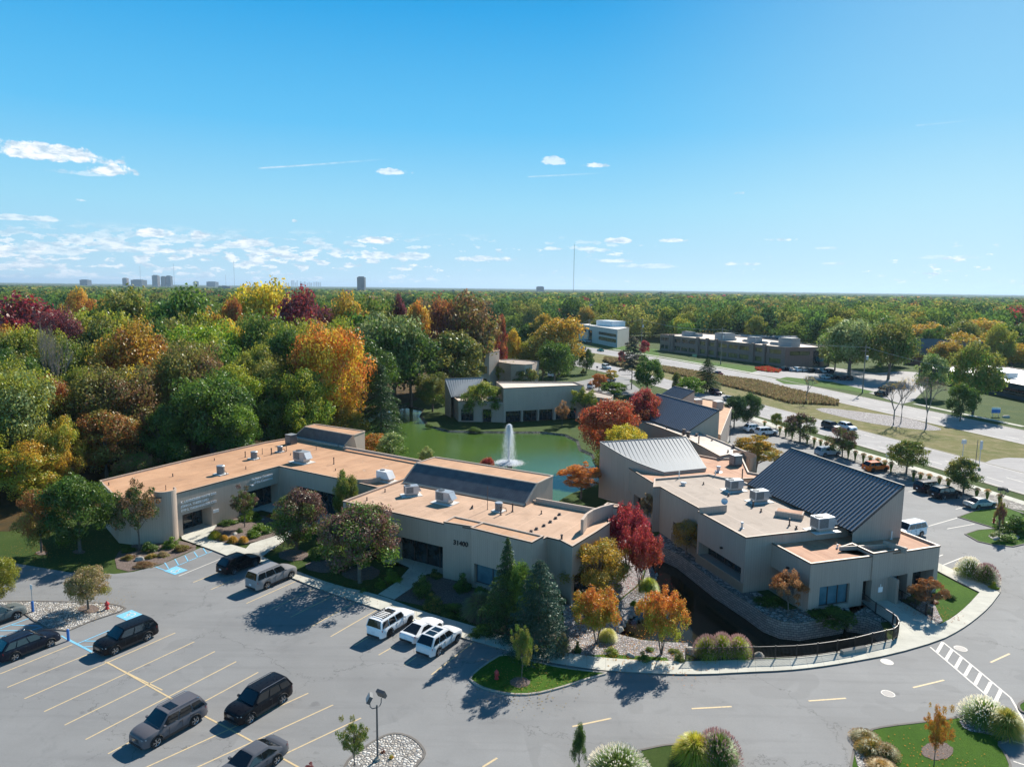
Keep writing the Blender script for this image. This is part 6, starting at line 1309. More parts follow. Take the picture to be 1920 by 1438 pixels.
# ---------------------------------------------------------------- distant woods: one mass, crowns too many to count
def crown_template(R, n, size):
    cents, rads = crown_pts(R, 'oak', 26 if n > 150 else 12); rads = rads*1.6; V, Fq, A = clumpy(R, cents, rads, n, size); V[:, 2] = np.maximum(V[:, 2], .12); return V, A
def pick_col(R, x, y, side_):
    base = [((.085, .15, .03), 5), ((.13, .18, .035), 5), ((.20, .20, .05), 4.0), ((.05, .10, .035), 5), ((.36, .29, .06), .7), ((.34, .17, .05), .28), ((.28, .05, .05), .13), ((.22, .15, .07), .5)]
    w = np.array([b[1] for b in base]); c = np.array(base[R.choice(len(base), p=w/w.sum())][0]); return c*R.uniform(.9, 2.1)
def wood(name, label, pts, ntempl, size, hr, wr):
    R = np.random.default_rng(len(pts)); tm = [crown_template(np.random.default_rng(90+k), ntempl, size) for k in range(4)]; VV = []; CC = []
    for (x, y) in pts:
        V, A = tm[R.integers(4)]; w = R.uniform(*wr); h = R.uniform(*hr); a = R.uniform(0, 6.28); ca, sa = cos(a), sin(a)
        P = np.empty_like(V); P[:, 0] = (V[:, 0]*ca-V[:, 1]*sa)*w+x; P[:, 1] = (V[:, 0]*sa+V[:, 1]*ca)*w+y; P[:, 2] = V[:, 2]*h
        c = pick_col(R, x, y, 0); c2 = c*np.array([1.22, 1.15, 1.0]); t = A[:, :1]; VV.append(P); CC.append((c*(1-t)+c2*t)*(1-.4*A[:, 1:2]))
    V = np.concatenate(VV); n = len(V)//4; me = fast_mesh(name, V, np.arange(4*n).reshape(n, 4), [M['wood']], np.clip(np.concatenate(CC), 0, 1), 'treecol')
    o = bpy.data.objects.new(name, me); COL.objects.link(o); tag(o, label, 'woods', None, 'stuff'); return o
# keep-clear zones (x, y, radius) for far buildings, plus the road corridor
clear = [(195, 330, 28), (205, 300, 28), (190, 292, 22), (240, 360, 26), (235, 330, 24), (205, 286, 22), (222, 330, 24), (215, 310, 30), (180, 310, 24), (-15, 212, 26), (10, 180, 34), (40, 405, 44), (15, 435, 35), (62, 400, 30), (95, 330, 34), (110, 305, 34), (85, 365, 28), (130, 295, 26), (120, 340, 34), (2, 600, 22), (54, 620, 24), (133, 355, 18), (175, 290, 22), (160, 250, 40), (185, 225, 45), (205, 205, 45), (150, 270, 20), (25, 600, 20)]
def road_clear(x, y):
    if y > 520: return abs(x+60+(y-512)*.55) < 12
    xs = np.interp(y, [p[1] for p in nn_], [p[0] for p in nn_]); xe = np.interp(y, [p[1] for p in ff_], [p[0] for p in ff_]); return xs-26 < x < xe+14
def scatter(R, y0, y1, step, xr=.80, jitter=.45):
    out = []; y = y0
    while y < y1:
        x = -xr*y-20
        while x < xr*y+20:
            px, py = x+R.uniform(-jitter, jitter)*step, y+R.uniform(-jitter, jitter)*step; x += step
            if py < 213 and px < -15: continue
            if px > -34 and py < 300 and px < 60: continue
            if road_clear(px, py) or any(hypot(px-a, py-b) < c for a, b, c in clear): continue
            if py < 330 and px < 175: continue
            out.append((px, py))
        y += step*.92
    return out
R = np.random.default_rng(3)
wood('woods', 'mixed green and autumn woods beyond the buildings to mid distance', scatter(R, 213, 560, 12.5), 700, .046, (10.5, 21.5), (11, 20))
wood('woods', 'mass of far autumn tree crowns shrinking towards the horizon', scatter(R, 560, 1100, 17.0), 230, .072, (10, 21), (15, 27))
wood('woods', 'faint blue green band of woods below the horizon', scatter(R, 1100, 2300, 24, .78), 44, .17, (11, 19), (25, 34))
# land beyond: gently bumpy canopy sheet
def canopy():
    ys = np.concatenate([np.geomspace(2100, 14000, 90), [20000, 30000, 44000]]); nx = 300; V = []; C = []
    Rr = np.random.default_rng(5)
    for i, y in enumerate(ys):
        for k in range(nx):
            x = (k/(nx-1)-.5)*2*.85*y; V.append((x, y, 9+Rr.uniform(-4, 6) if i else 0)); b = Rr.uniform(.7, 1.2); C.append((.13*b, .17*b, .06*b))
    V = np.array(V); F_ = [(i*nx+k, i*nx+k+1, (i+1)*nx+k+1, (i+1)*nx+k) for i in range(len(ys)-1) for k in range(nx-1)]
    me = fast_mesh('woods', V, F_, [M['wood']], np.array(C), 'treecol'); o = bpy.data.objects.new('woods', me); COL.objects.link(o); tag(o, 'farthest hazy tree canopy reaching the horizon', 'woods', None, 'stuff')
canopy()
# ---------------------------------------------------------------- far towers and masts
concb = plain('blue grey facade', (.055, .075, .10), .7); pinkb = plain('pinkish facade', (.18, .14, .14), .7); darkb = plain('dark tower facade', (.05, .055, .06), .5)
def f_band(t, a, c, h=3.6):
    v = geo(t); sx = t.new('ShaderNodeSeparateXYZ'); t.l.new(v, sx.inputs[0]); k = t.mr(t.math('FRACT', t.math('DIVIDE', sx.outputs[2], h)), .48, .52); return bsdf(t, t.mix(k, a, c), .6)
band1 = mat('banded tower facade', f_band, (.07, .07, .075), (.02, .025, .03)); band2 = mat('banded pale facade', f_band, (.20, .17, .17), (.06, .06, .07))
def tower(label, px, top, wpx, Y, m_, capw=.0, dep=None):
    p = at(px, top, Y); w = wpx*Y/F; r = empty('office_tower', (p.x, Y, 0), label, 'tower', 'towers on the horizon'); b = MB(); h = p.z
    b.prism([(p.x-w/2, Y), (p.x+w/2, Y), (p.x+w/2, Y+(dep or w)), (p.x-w/2, Y+(dep or w))], 0, h); b.build('wall', m_, r)
    c = MB(); c.prism([(p.x-w*.38, Y+w*.2), (p.x+w*.38, Y+w*.2), (p.x+w*.38, Y+w*.6), (p.x-w*.38, Y+w*.6)], h-.5, h+max(3, h*.05)); c.build('roof_plant', m_, r); return r
tower('dark slab tower standing alone right of the skyline centre', 676, 520, 13.5, 3300, band1)
tower('lone blue tower far left on the horizon', 156, 525, 14, 5200, concb); tower('small pale tower left of the wide dark one', 233, 522, 8, 5200, pinkb); tower('wide low dark tower on the left horizon', 255, 525, 20, 5200, darkb)
tower('tallest pinkish tower on the left horizon', 289.5, 517, 10, 5000, band2); tower('left of two slim towers beside the pinkish one', 305, 519, 8, 5000, band2); tower('right of two slim towers beside the pinkish one', 315, 518, 8.5, 5000, concb)
tower('low block right of the slim towers', 366, 528, 7, 6000, concb); tower('wide low block on the left horizon', 395, 528.5, 16, 6000, concb); tower('wide block right of the mast on the horizon', 1013, 538, 14, 4500, darkb)
Rr = random.Random(4)
for k in range(16):
    px = 537+k*4.2+Rr.uniform(-1.5, 1.5); tower('pale distant downtown tower in the far skyline cluster', px, 531.5-(5.5 if k in (2, 3, 5) else Rr.uniform(.4, 4)), Rr.uniform(1.5, 3), 19000, concb)
def mast(label, px, top, Y, r_=1.0):
    p = at(px, top, Y); b = MB(); h = p.z
    for k in range(3): a = 2*pi*k/3; b.cyl((p.x+cos(a)*r_, Y+sin(a)*r_, 0), (p.x+cos(a)*r_, Y+sin(a)*r_, h), r_*.22, r_*.22, 4)
    n = int(h/(r_*5))
    for i in range(n):
        z0, z1 = h*i/n, h*(i+1)/n
        for k in range(3): a = 2*pi*k/3; c = 2*pi*(k+1)/3; b.cyl((p.x+cos(a)*r_, Y+sin(a)*r_, z0), (p.x+cos(c)*r_, Y+sin(c)*r_, z1), r_*.14, r_*.14, 3, cap=False)
    b.cyl((p.x, Y, h), (p.x, Y, h+6), .5, .2, 4); tag(b.build('radio_mast', M['metal_dark']), label, 'mast', 'masts on the horizon')
mast('tall lattice radio mast right of the photo centre', 1077, 460, 2600, 1.1)
mast('faint mast behind the left towers', 325, 495, 7000, 1.5); mast('faint tall mast left of centre', 438, 490, 7000, 1.5); mast('short faint mast beside the tall one left of centre', 423, 516, 7000, 1.3); mast('faint mast above the wide dark tower', 262, 500, 7000, 1.3)

# a few buildings standing out of the far canopy
for px, top, wpx, Y_, lb in ((548, 543, 16, 2300, 'long white building in the far woods left of the lone slab tower'), (578, 544, 12, 2200, 'brick coloured block in the far woods near the long white one'), (600, 545, 9, 2100, 'small pale block right of the brick coloured one'), (700, 546, 10, 2000, 'low pale building at the foot of the lone slab tower'), (420, 537, 22, 3200, 'wide pale blue roof on the left horizon'), (850, 545, 14, 2400, 'pale flat building in the far woods near the centre'), (1240, 549, 12, 2300, 'pale flat building in the far woods right of the mast'), (1500, 556, 16, 2000, 'white flat building in the far woods at right')):
    p = at(px, top, Y_); w = wpx*Y_/F; r = empty('far_building', (p.x, Y_, 0), lb, 'building', 'buildings standing out of the far woods'); b = MB(); b.prism([(p.x-w/2, Y_), (p.x+w/2, Y_), (p.x+w/2, Y_+w*.5), (p.x-w/2, Y_+w*.5)], 0, p.z); b.build('wall', {548: M['white'], 578: pinkb, 1500: M['white']}.get(px, band2), r); c = MB(); c.prism([(p.x-w*.2, Y_+w*.1), (p.x+w*.1, Y_+w*.1), (p.x+w*.1, Y_+w*.3), (p.x-w*.2, Y_+w*.3)], p.z-.2, p.z+2.5); c.build('roof_plant', band2, r)
# ---------------------------------------------------------------- cars
def f_paint(t):
    oi = t.new('ShaderNodeObjectInfo'); b = t.new('ShaderNodeBsdfPrincipled'); n = t.noise(geo(t), 6, 4, .6)
    t.inp(b.inputs['Base Color'], t.mix(t.mr(n, .45, .7, 0, .03), oi.outputs['Color'], (.25, .22, .18))); t.inp(b.inputs['Roughness'], t.mr(n, .3, .7, .25, .38)); b.inputs['Metallic'].default_value = .0; b.inputs['Specular IOR Level'].default_value = .08
    b.inputs['Coat Weight'].default_value = .2; b.inputs['Coat Roughness'].default_value = .06; return b.outputs[0]
M['paint'] = mat('car paint', f_paint)
M['carglass'] = mat('car glass', lambda t: bsdf(t, (.008, .011, .014), .04, 0, spec=.9))
M['tyre'] = plain('tyre rubber', (.018, .018, .019), .85); M['rim'] = plain('alloy wheel', (.45, .46, .48), .25, .9); M['rimdark'] = plain('dark alloy wheel', (.05, .05, .055), .4, .6)
M['chrome'] = plain('bright trim', (.75, .76, .78), .15, 1.0); M['plastic'] = plain('black trim', (.022, .022, .024), .6)
M['tail'] = plain('red tail lamp', (.42, .012, .015), .2); M['lamp'] = plain('clear head lamp', (.55, .60, .64), .12, .3); M['plate'] = plain('licence plate', (.72, .74, .78), .5)
STY = dict(
    suv=dict(L=4.85, W=1.95, H=1.80, belt=1.13, hood=1.12, nose=.90, R=.39, wb=2.82, fx=.90, wsb=1.18, wst=1.92, rrt=.50, rrb=.10, tail=1.09, ytop=.755),
    bigsuv=dict(L=5.3, W=2.03, H=1.95, belt=1.22, hood=1.22, nose=.98, R=.40, wb=3.08, fx=.95, wsb=1.42, wst=2.10, rrt=.30, rrb=.06, tail=1.12, ytop=.74),
    boxsuv=dict(L=4.83, W=1.92, H=1.82, belt=1.10, hood=1.12, nose=.90, R=.40, wb=2.79, fx=.90, wsb=1.45, wst=1.98, rrt=.26, rrb=.06, tail=1.08, ytop=.75),
    cuv=dict(L=4.60, W=1.88, H=1.72, belt=1.08, hood=1.06, nose=.82, R=.37, wb=2.66, fx=.92, wsb=1.20, wst=2.02, rrt=.72, rrb=.14, tail=1.05, ytop=.735),
    sedan=dict(L=4.9, W=1.85, H=1.46, belt=.93, hood=.93, nose=.66, R=.335, wb=2.80, fx=.96, wsb=1.38, wst=2.28, rrt=1.50, rrb=.62, tail=.98, ytop=.66),
    coupe=dict(L=4.38, W=1.88, H=1.29, belt=.86, hood=.84, nose=.60, R=.345, wb=2.47, fx=.94, wsb=1.55, wst=2.25, rrt=1.60, rrb=.42, tail=.93, ytop=.62))
def car_meshes(k):
    s = STY[k]; L, W_, H, R_ = s['L'], s['W'], s['H'], s['R']; h2 = L/2; w = W_/2; xf = h2-s['fx']; xr = xf-s['wb']; D = {}
    A, Bq, Cq, Dq = h2-s['wsb'], h2-s['wst'], -h2+s['rrt'], -h2+s['rrb']; belt = s['belt']
    def ztop(x):
        if x > A: t = (x-A)/(h2-A); return s['hood']-(s['hood']-s['nose'])*t**2.6
        if x < Dq: return s['tail']-.04*((Dq-x)/(Dq+h2+.001))**2
        return belt+(s['hood']-belt)*max(0, min(1, (x-Bq)/(A-Bq))) if x > Bq else belt
    def wy(x): 
        a = abs(x)/h2; return w*(1-.20*max(0, (a-.70)/.30)**2.2)
    ra = R_+.065
    def arch(x, zb):
        for xc in (xf, xr):
            if abs(x-xc) < ra: return max(zb, R_+sqrt(max(0, ra*ra-(x-xc)**2)))
        return zb
    xs = sorted({*np.linspace(-h2+.10, h2-.10, 34).round(3), *(xf+ra*c for c in np.cos(np.linspace(0, pi, 11)).round(3)), *(xr+ra*c for c in np.cos(np.linspace(0, pi, 11)).round(3)), A, Dq+.001, -h2+.03, h2-.03, -h2, h2})
    rings = []
    for x in xs:
        e = max(0, (abs(x)-(h2-.10))/.10); y = wy(x)*(1-.06*e*e); zt = ztop(x)-.10*e*e; zb = arch(x, .27+.10*e); zi = .27+.1*e; lo = max(zb+.03, .42); mi_ = max(zb+.06, min(.72, zt-.14)); 
        rings.append([(x, 0, zi), (x, y*.62, zi), (x, y*.62, zb), (x, y*.955, zb), (x, y*.985, lo if lo < mi_ else (zb+mi_)/2), (x, y, mi_), (x, y*.975, zt-.11 if zt-.11 > mi_ else (mi_+zt)/2), (x, y*.925, zt-.025), (x, y*.60, zt+.025), (x, 0, zt+.04)])
    b = MB()
    def skin(rings, mi=0, cap=True):
        for r0, r1 in zip(rings, rings[1:]):
            for i in range(len(r0)-1):
                b.face([r0[i], r1[i], r1[i+1], r0[i+1]], mi); b.face([(p[0], -p[1], p[2]) for p in (r0[i+1], r1[i+1], r1[i], r0[i])], mi)
        if cap:
            for r_, f in ((rings[0], 1), (rings[-1], -1)):
                ring = list(r_)+[(p[0], -p[1], p[2]) for p in reversed(r_[1:-1])]; b.face(ring[::f], mi)
    skin(rings)
    hc = H-belt; yb = w*.925; yt = w*s['ytop']
    def zc(x):
        if x >= Bq: return belt+hc*.965*(A-x)/(A-Bq)
        if x <= Cq: return belt+hc*.94*max(0, (x-Dq)/(Cq-Dq))
        t = (x-Cq)/(Bq-Cq); return belt+hc*(.94+.025*t+.24*t*(1-t)*.25*1.4)
    cx = sorted({*np.linspace(Dq, Cq, 6), *np.linspace(Cq, Bq, 10), *np.linspace(Bq, A, 6)}); cr = []
    for x in cx:
        z = zc(x); t = (z-belt)/hc; y = yb+(yt-yb)*min(1, t); cr.append([(x, yb, belt-.06), (x, y+.018, max(belt-.05, z-.075)), (x, y-.035, z-.012), (x, y*.55, z+.012), (x, 0, z+.02)])
    skin(cr)
    D['body'] = b.mesh('body', M['paint'], smooth_ang=38, weld=True)
    def yside(z): return yb+(yt-yb)*(z-belt)/hc+.022
    gL, gR = MB(), MB()
    def ramp_f(z): return A-(A-Bq)*(z-belt)/(hc*.965)
    def ramp_r(z): return Dq+(Cq-Dq)*(z-belt)/(hc*.94)
    zl, zh = belt+.035, H-.135; segs = [0.0, .36, .70, 1.0] if k not in ('sedan', 'coupe') else ([0, .46, .92] if k == 'sedan' else [0, .8])
    xl0, xl1 = ramp_f(zl)-.16, ramp_r(zl)+.10; xh0, xh1 = ramp_f(zh)-.10, ramp_r(zh)+.14
    for a_, c_ in zip(segs, segs[1:]):
        pa, pc = a_+(.012 if a_ else 0), c_-.022
        q_ = [(xl0+(xl1-xl0)*pa, zl), (xl0+(xl1-xl0)*pc, zl), (xh0+(xh1-xh0)*pc, zh), (xh0+(xh1-xh0)*pa, zh)]
        P = [(x, yside(z)+.008, z) for x, z in q_]; gL.face(P[::-1]); gR.face([(x, -y, z) for x, y, z in P])
    D['side_window'] = gL.mesh('side_window', M['carglass']); D['side_window2'] = gR.mesh('side_window', M['carglass'])
    def pane(x0, x1, inset, f):
        g = MB(); rows = []
        for i in range(4):
            t = .06+.88*i/3; x = x0+(x1-x0)*t; z = zc(x); yw = yb+(yt-yb)*min(1, (z-belt)/hc)-inset; off = .016
            rows.append([(x+off*f*.7, y*yw, z+off+.020-.02*abs(y)**2) for y in (-1, -.5, 0, .5, 1)])
        for r0, r1 in zip(rows, rows[1:]):
            for i in range(4): q_ = [r0[i], r1[i], r1[i+1], r0[i+1]]; g.face(q_ if f < 0 else q_[::-1])
        return g
    D['windscreen'] = pane(A, Bq, .07, 1).mesh('windscreen', M['carglass']); D['rear_window'] = pane(Dq, Cq, .10, -1).mesh('rear_window', M['carglass'])
    g = MB()
    for s_ in (-1, 1): x = xf; 
    t_ = MB(); r_ = MB(); n = 20
    for i in range(n):
        a0, a1 = 2*pi*i/n, 2*pi*(i+1)/n
        prof = [(.0, R_*.66), (-.01, R_*.68), (.0, R_*.9), (-.03, R_), (-.2, R_), (-.22, R_*.9)]
        for (y0, q0), (y1, q1) in zip(prof, prof[1:]): t_.face([(cos(a0)*q0, y0, sin(a0)*q0), (cos(a1)*q0, y0, sin(a1)*q0), (cos(a1)*q1, y1, sin(a1)*q1), (cos(a0)*q1, y1, sin(a0)*q1)])
        r_.face([(cos(a0)*R_*.60, -.02, sin(a0)*R_*.60), (cos(a1)*R_*.60, -.02, sin(a1)*R_*.60), (cos(a1)*R_*.68, .004, sin(a1)*R_*.68), (cos(a0)*R_*.68, .004, sin(a0)*R_*.68)])
        r_.face([(0, -.08, 0), (cos(a1)*R_*.62, -.08, sin(a1)*R_*.62), (cos(a0)*R_*.62, -.08, sin(a0)*R_*.62)][::-1], 1)
    for i in range(5):
        a = 2*pi*i/5; 
        for da in (-.16, .16): r_.beam((cos(a)*.03, -.01, sin(a)*.03), (cos(a+da)*R_*.64, -.022, sin(a+da)*R_*.64), .05, .03)
    r_.cyl((0, -.06, 0), (0, .0, 0), R_*.16, R_*.14, 10)
    D['tyre'] = t_.mesh('tyre', M['tyre'], smooth_ang=40); D['rim'] = r_.mesh('rim', [M['rim'], M['plastic']]); D['rimdark'] = r_.mesh('rim', [M['rimdark'], M['plastic']])
    yn = wy(h2)*.94
    for nm, m_, x0, dz0, z0, z1, y0, y1 in (('headlight', 'lamp', 1, 0, s['nose']-.13, s['nose']-.005, .55, .985), ('tail_light', 'tail', -1, 0, s['tail']-.30 if k not in ('sedan', 'coupe') else s['tail']-.24, s['tail']-.06, .66, .99)):
        for s_ in (-1, 1):
            g = MB(); pts = []
            xe = x0*(h2+.008); yy0, yy1 = yn*y0, yn*y1; xb = x0*(h2-.24); yb2 = wy(xb)+.006
            g.face([(xe-x0*.02, s_*yy0, z0), (xe-x0*.03, s_*yy1, z0+.02), (xe-x0*.06, s_*yy1, z1), (xe-x0*.05, s_*yy0, z1)][::s_*x0])
            g.face([(xe-x0*.03, s_*yy1, z0+.02), (xb, s_*yb2, z0+.06), (xb, s_*(yb2-.012), z1), (xe-x0*.06, s_*yy1, z1)][::s_*x0])
            D[nm+('' if s_ > 0 else '2')] = g.mesh(nm, M[m_])
    g = MB(); zc_ = s['nose']-.20; g.box((h2+.004, 0, zc_), (.03, yn*1.0, .22)); D['grille'] = g.mesh('grille', M['plastic'])
    g = MB(); 
    for q_ in range(3): g.box((h2+.022, 0, zc_-.07+q_*.07), (.012, yn*.96, .018))
    D['trim'] = g.mesh('grille_bar', M['chrome'])
    g = MB(); g.box((-h2-.012, 0, .72 if k not in ('sedan', 'coupe') else .60), (.02, .32, .16)); D['plate'] = g.mesh('licence_plate', M['plate'])
    g = MB(); g.box((-h2+.01, 0, .40), (.10, yn*1.9, .16)); g.box((h2-.01, 0, .36), (.10, yn*1.9, .14))
    D['bumper'] = g.mesh('bumper_trim', M['plastic'])
    for s_ in (-1, 1):
        g = MB(); g.box((A-.30, s_*(w*.94+.10), belt+.08), (.14, .20, .14)); g.box((A-.28, s_*(w*.93+.0), belt+.03), (.06, .12, .04)); D['mirror%d' % s_] = g.mesh('mirror', M['paint'])
        g = MB(); p0 = (Bq-.10, s_*(yt-.02), H-.03+.03); g.tube([(Bq-.05, s_*(yt-.03), H-.05), (Bq-.2, s_*(yt-.03), H+.045), (Cq+.25, s_*(yt-.03), H+.03), (Cq+.1, s_*(yt-.03), H-.05)], .022, 5); D['rail%d' % s_] = g.mesh('roof_rail', M['chrome'])
    g = MB()
    for s_ in (-1, 1):
        g.box(((xf+xr)/2, s_*w*.972, .37), (s['wb']-2*ra-.02, .06, .17)); 
        for xd in (Bq+.12, (Bq+xr)/2+.05, xr+ra-.1): g.box((xd, s_*(wy(xd)+.001), (.48+belt-.12)/2), (.018, .014, belt-.12-.48))
        for xd in (Bq-.75, (Bq+xr)/2-.72): g.box((xd, s_*(w*.985), belt-.17), (.2, .05, .035))
        for xc in (xf, xr):
            P_ = [(xc+cos(a)*(ra+.0), s_*(w*.992), R_+sin(a)*(ra+.0)) for a in np.linspace(0, pi, 12)]; g.tube(P_, .028, 4)
    D['trim2'] = g.mesh('side_trim', M['plastic'])
    g = MB(); g.box((Bq-.62, 0, H+.018-.012), (.62, yt*1.25, .02)); D['sunroof'] = g.mesh('sunroof', M['carglass'])
    D['wheels'] = (xf, xr, w, R_); return D
CARM = {}
def car(label, x, y, ang, style, color, group, near=True, rails=True, sunroof=False, dark=False, rack=False, pano=False):
    if style not in CARM: CARM[style] = car_meshes(style)
    D = CARM[style]; r = empty('parked_car' if group.startswith('cars parked') else 'car', (x, y, .03), label, 'car', group, ang)
    inst('body', D['body'], r, color=color)
    for nm in ('windscreen', 'rear_window', 'grille', 'bumper'): inst({'grille': 'grille', 'bumper': 'bumper_trim'}.get(nm, nm), D[nm], r)
    for nm in ('side_window', 'side_window2', 'headlight', 'headlight2', 'tail_light', 'tail_light2'): inst(nm.rstrip('2'), D[nm], r)
    xf, xr, w, R_ = D['wheels']
    for xc in (xf, xr):
        for s_ in (1, -1):
            wz = inst('wheel', D['tyre'], r, (xc, s_*(w-.02), R_), (0, 0, 0 if s_ > 0 else pi)); inst('rim', D['rimdark' if dark else 'rim'], wz)
    if near:
        inst('licence_plate', D['plate'], r); inst('side_trim', D['trim2'], r); inst('grille_bar', D['trim'], r)
        for s_ in (-1, 1):
            inst('mirror', D['mirror%d' % s_], r, color=color)
            if rails and style not in ('sedan', 'coupe'): inst('roof_rail', D['rail%d' % s_], r)
        if sunroof: inst('sunroof', D['sunroof'], r)
        if pano: inst('sunroof', D['sunroof'], r, (-.75, 0, -.004))
        if rack:
            g = MB(); s = STY[style]; H = s['H']
            for k in range(6): g.box((-.35-k*.27, 0, H+.09), (.08, 1.15, .035))
            for s_ in (-1, 1): g.box((-1.0, s_*.6, H+.09), (1.75, .05, .06)); 
            g.build('roof_rack', M['plastic'], r, org=(0, 0, 0))
    return r
def wheels_to(label, rear, front, style, color, group, side=-1, ang=None, **k):
    """rear/front pixels of the two wheel contacts on one flank; side -1 = the car's right flank"""
    a, b_ = Vector(G(*rear)), Vector(G(*front)); s = STY[style]; th = atan2(b_.y-a.y, b_.x-a.x) if ang is None else ang
    d = Vector((cos(th), sin(th))); n = Vector((-d.y, d.x)); off = s['L']/2-s['fx']-s['wb']/2; m_ = (a+b_)/2
    c = m_-n*side*(s['W']/2-.1)-d*off; return car(label, c.x, c.y, th, style, color, group, **k)
gl = 'cars parked in the near lot'; HL = radians(58.5)
BLK = (.008, .009, .013); NAVY = (.010, .014, .026); GRY = (.075, .072, .078); WHT = (.80, .82, .84); SIL = (.42, .43, .44)
wheels_to('dark grey crossover with sunroof parked nose to the lower left of the photo', (362.4, 1360.8), (296.9, 1400.4), 'suv', (.115, .112, .125), gl, side=1, ang=HL+pi, sunroof=True)
wheels_to('black crossover with chrome side strip and bright roof rails', (530, 1321), (468, 1356), 'suv', BLK, gl, side=1, ang=HL+pi)
wheels_to('black sport utility car by the blue accessible bay markings', (277, 1201.6), (215, 1228.5), 'suv', (.007, .008, .011), gl, side=1, ang=HL+pi, rails=False)
wheels_to('dark blue wagon with roof bars at the left edge of the lot', (28, 1239.5), (94.4, 1213.5), 'cuv', NAVY, gl, side=-1, ang=HL)
x, y = G(-9, 1168); car('grey green car whose nose only enters the photo at left', x, y, HL, 'cuv', (.13, .15, .15), gl)
wheels_to('grey four door sedan cut by the bottom edge of the photo', (515, 1437), (452, 1478), 'sedan', (.10, .105, .12), gl, side=1, ang=HL+pi)
wheels_to('black crossover parked beside the pale line of the first bay', (439, 1078), (477, 1061), 'cuv', (.009, .009, .012), gl, side=-1, ang=HL, rails=False)
wheels_to('large grey sport utility car at the kerb below the two mulch rings', (500.7, 1106.5), (545, 1083.7), 'bigsuv', (.27, .265, .27), gl, side=-1, ang=HL)
wheels_to('boxy white off road car with black wheels and black roof rack', (729.5, 1195.5), (768.5, 1171), 'boxsuv', WHT, gl, side=-1, ang=HL+.02, dark=True, rack=True, rails=False, sunroof=True)
x, y = G(791, 1190, .0); car('low white sports coupe between the two white utility cars', x, y, HL, 'coupe', (.80, .82, .84), gl, rails=False)
wheels_to('white crossover with dark glass roof panels at the right end of the white trio', (821.5, 1234.5), (857, 1201), 'cuv', (.66, .68, .70), gl, side=-1, ang=HL, sunroof=True, pano=True, rails=False)
gr = 'cars parked in the far right lot'; HR = radians(16)
wheels_to('silver blue crossover parked behind the ridge of the dark roof', (1547, 857.5), (1569.5, 855.5), 'suv', (.33, .37, .41), gr, side=-1, ang=HR)
wheels_to('bright orange car among the tufted grasses', (1637, 886), (1660, 884), 'cuv', (.72, .14, .015), gr, side=-1, ang=HR, rails=False, dark=True)
wheels_to('dark maroon black crossover left of the black one', (1741, 926), (1763, 923), 'suv', (.022, .014, .024), gr, side=-1, ang=HR)
wheels_to('black crossover in the shade of the kerb tree', (1770.5, 938.5), (1795, 933.5), 'suv', (.006, .009, .013), gr, side=-1, ang=HR, rails=False)
wheels_to('champagne silver sedan at the right end of the far row', (1834, 957), (1861.5, 951.5), 'sedan', (.46, .44, .40), gr, side=-1, ang=HR)
x, y = G(1700, 1006); car('white sport utility car half hidden by the building corner', x, y, HR+pi+.15, 'bigsuv', WHT, gr, rails=False)
x, y = G(1413, 809); car('white crossover behind its white neighbour by the stone bed', x, y, HR, 'cuv', WHT, gr)
x, y = G(1436, 816); car('white crossover nearest the start of the grass tufts', x, y, HR, 'suv', WHT, gr)
gh = 'cars driving on the main road'; HD = radians(-74)
for (px, py, st, c, lb, a_) in ((1558, 805, 'suv', (.05, .06, .07), 'dark grey crossover driving beside the white one', HD), (1588, 806, 'cuv', WHT, 'white hatchback driving beside the dark grey crossover', HD), (1341, 740, 'suv', (.035, .012, .03), 'dark purple crossover on the near road', HD), (1368, 752, 'sedan', SIL, 'silver car half hidden by the round pines', HD),
                                (1137, 692, 'bigsuv', WHT, 'white van on the near road beyond the upper lot', HD+.05), (1126, 659, 'sedan', (.05, .30, .26), 'green car on the far road', HD+pi+.1), (1093, 656, 'cuv', SIL, 'silver car at the left end of the far road', HD+pi+.12), (1346, 703, 'sedan', (.20, .04, .05), 'dark red car behind the leaning pine', HD+pi)):
    x, y = G(px, py); car(lb, x, y, a_, st, c, gh, near=False)
gf = 'cars parked before the far offices'
k = 0
for (px, py, st, c) in ((1470, 695, 'cuv', BLK), (1482, 696, 'sedan', SIL), (1493, 696.5, 'suv', WHT), (1505, 697, 'cuv', SIL), (1517, 698, 'suv', BLK), (1529, 698.5, 'sedan', GRY), (1541, 699, 'cuv', SIL), (1553, 700, 'suv', NAVY), (1546, 710, 'sedan', SIL), (1560, 711, 'cuv', BLK), (1575, 712, 'suv', NAVY), (1589, 713, 'cuv', BLK), (1660, 733, 'suv', NAVY), (1652, 742, 'cuv', BLK)):
    x, y = G(px, py); col = {BLK: 'black', SIL: 'silver', WHT: 'white', GRY: 'grey', NAVY: 'navy'}[c]; k += 1
    loc = 'in the front row beside the brown office' if py < 701 else ('in the second row by the big pale tree' if py < 720 else 'under the trees by the right utility pole')
    o_ = {1: 'leftmost', 2: 'second', 3: 'third', 4: 'fourth', 5: 'fifth', 6: 'sixth', 7: 'seventh', 8: 'last', 9: 'leftmost', 10: 'second', 11: 'third', 12: 'last', 13: 'upper', 14: 'lower'}[k]
    car(f'{o_} car, {col}, {loc}', x, y, radians(100), st, c, gf, near=False)
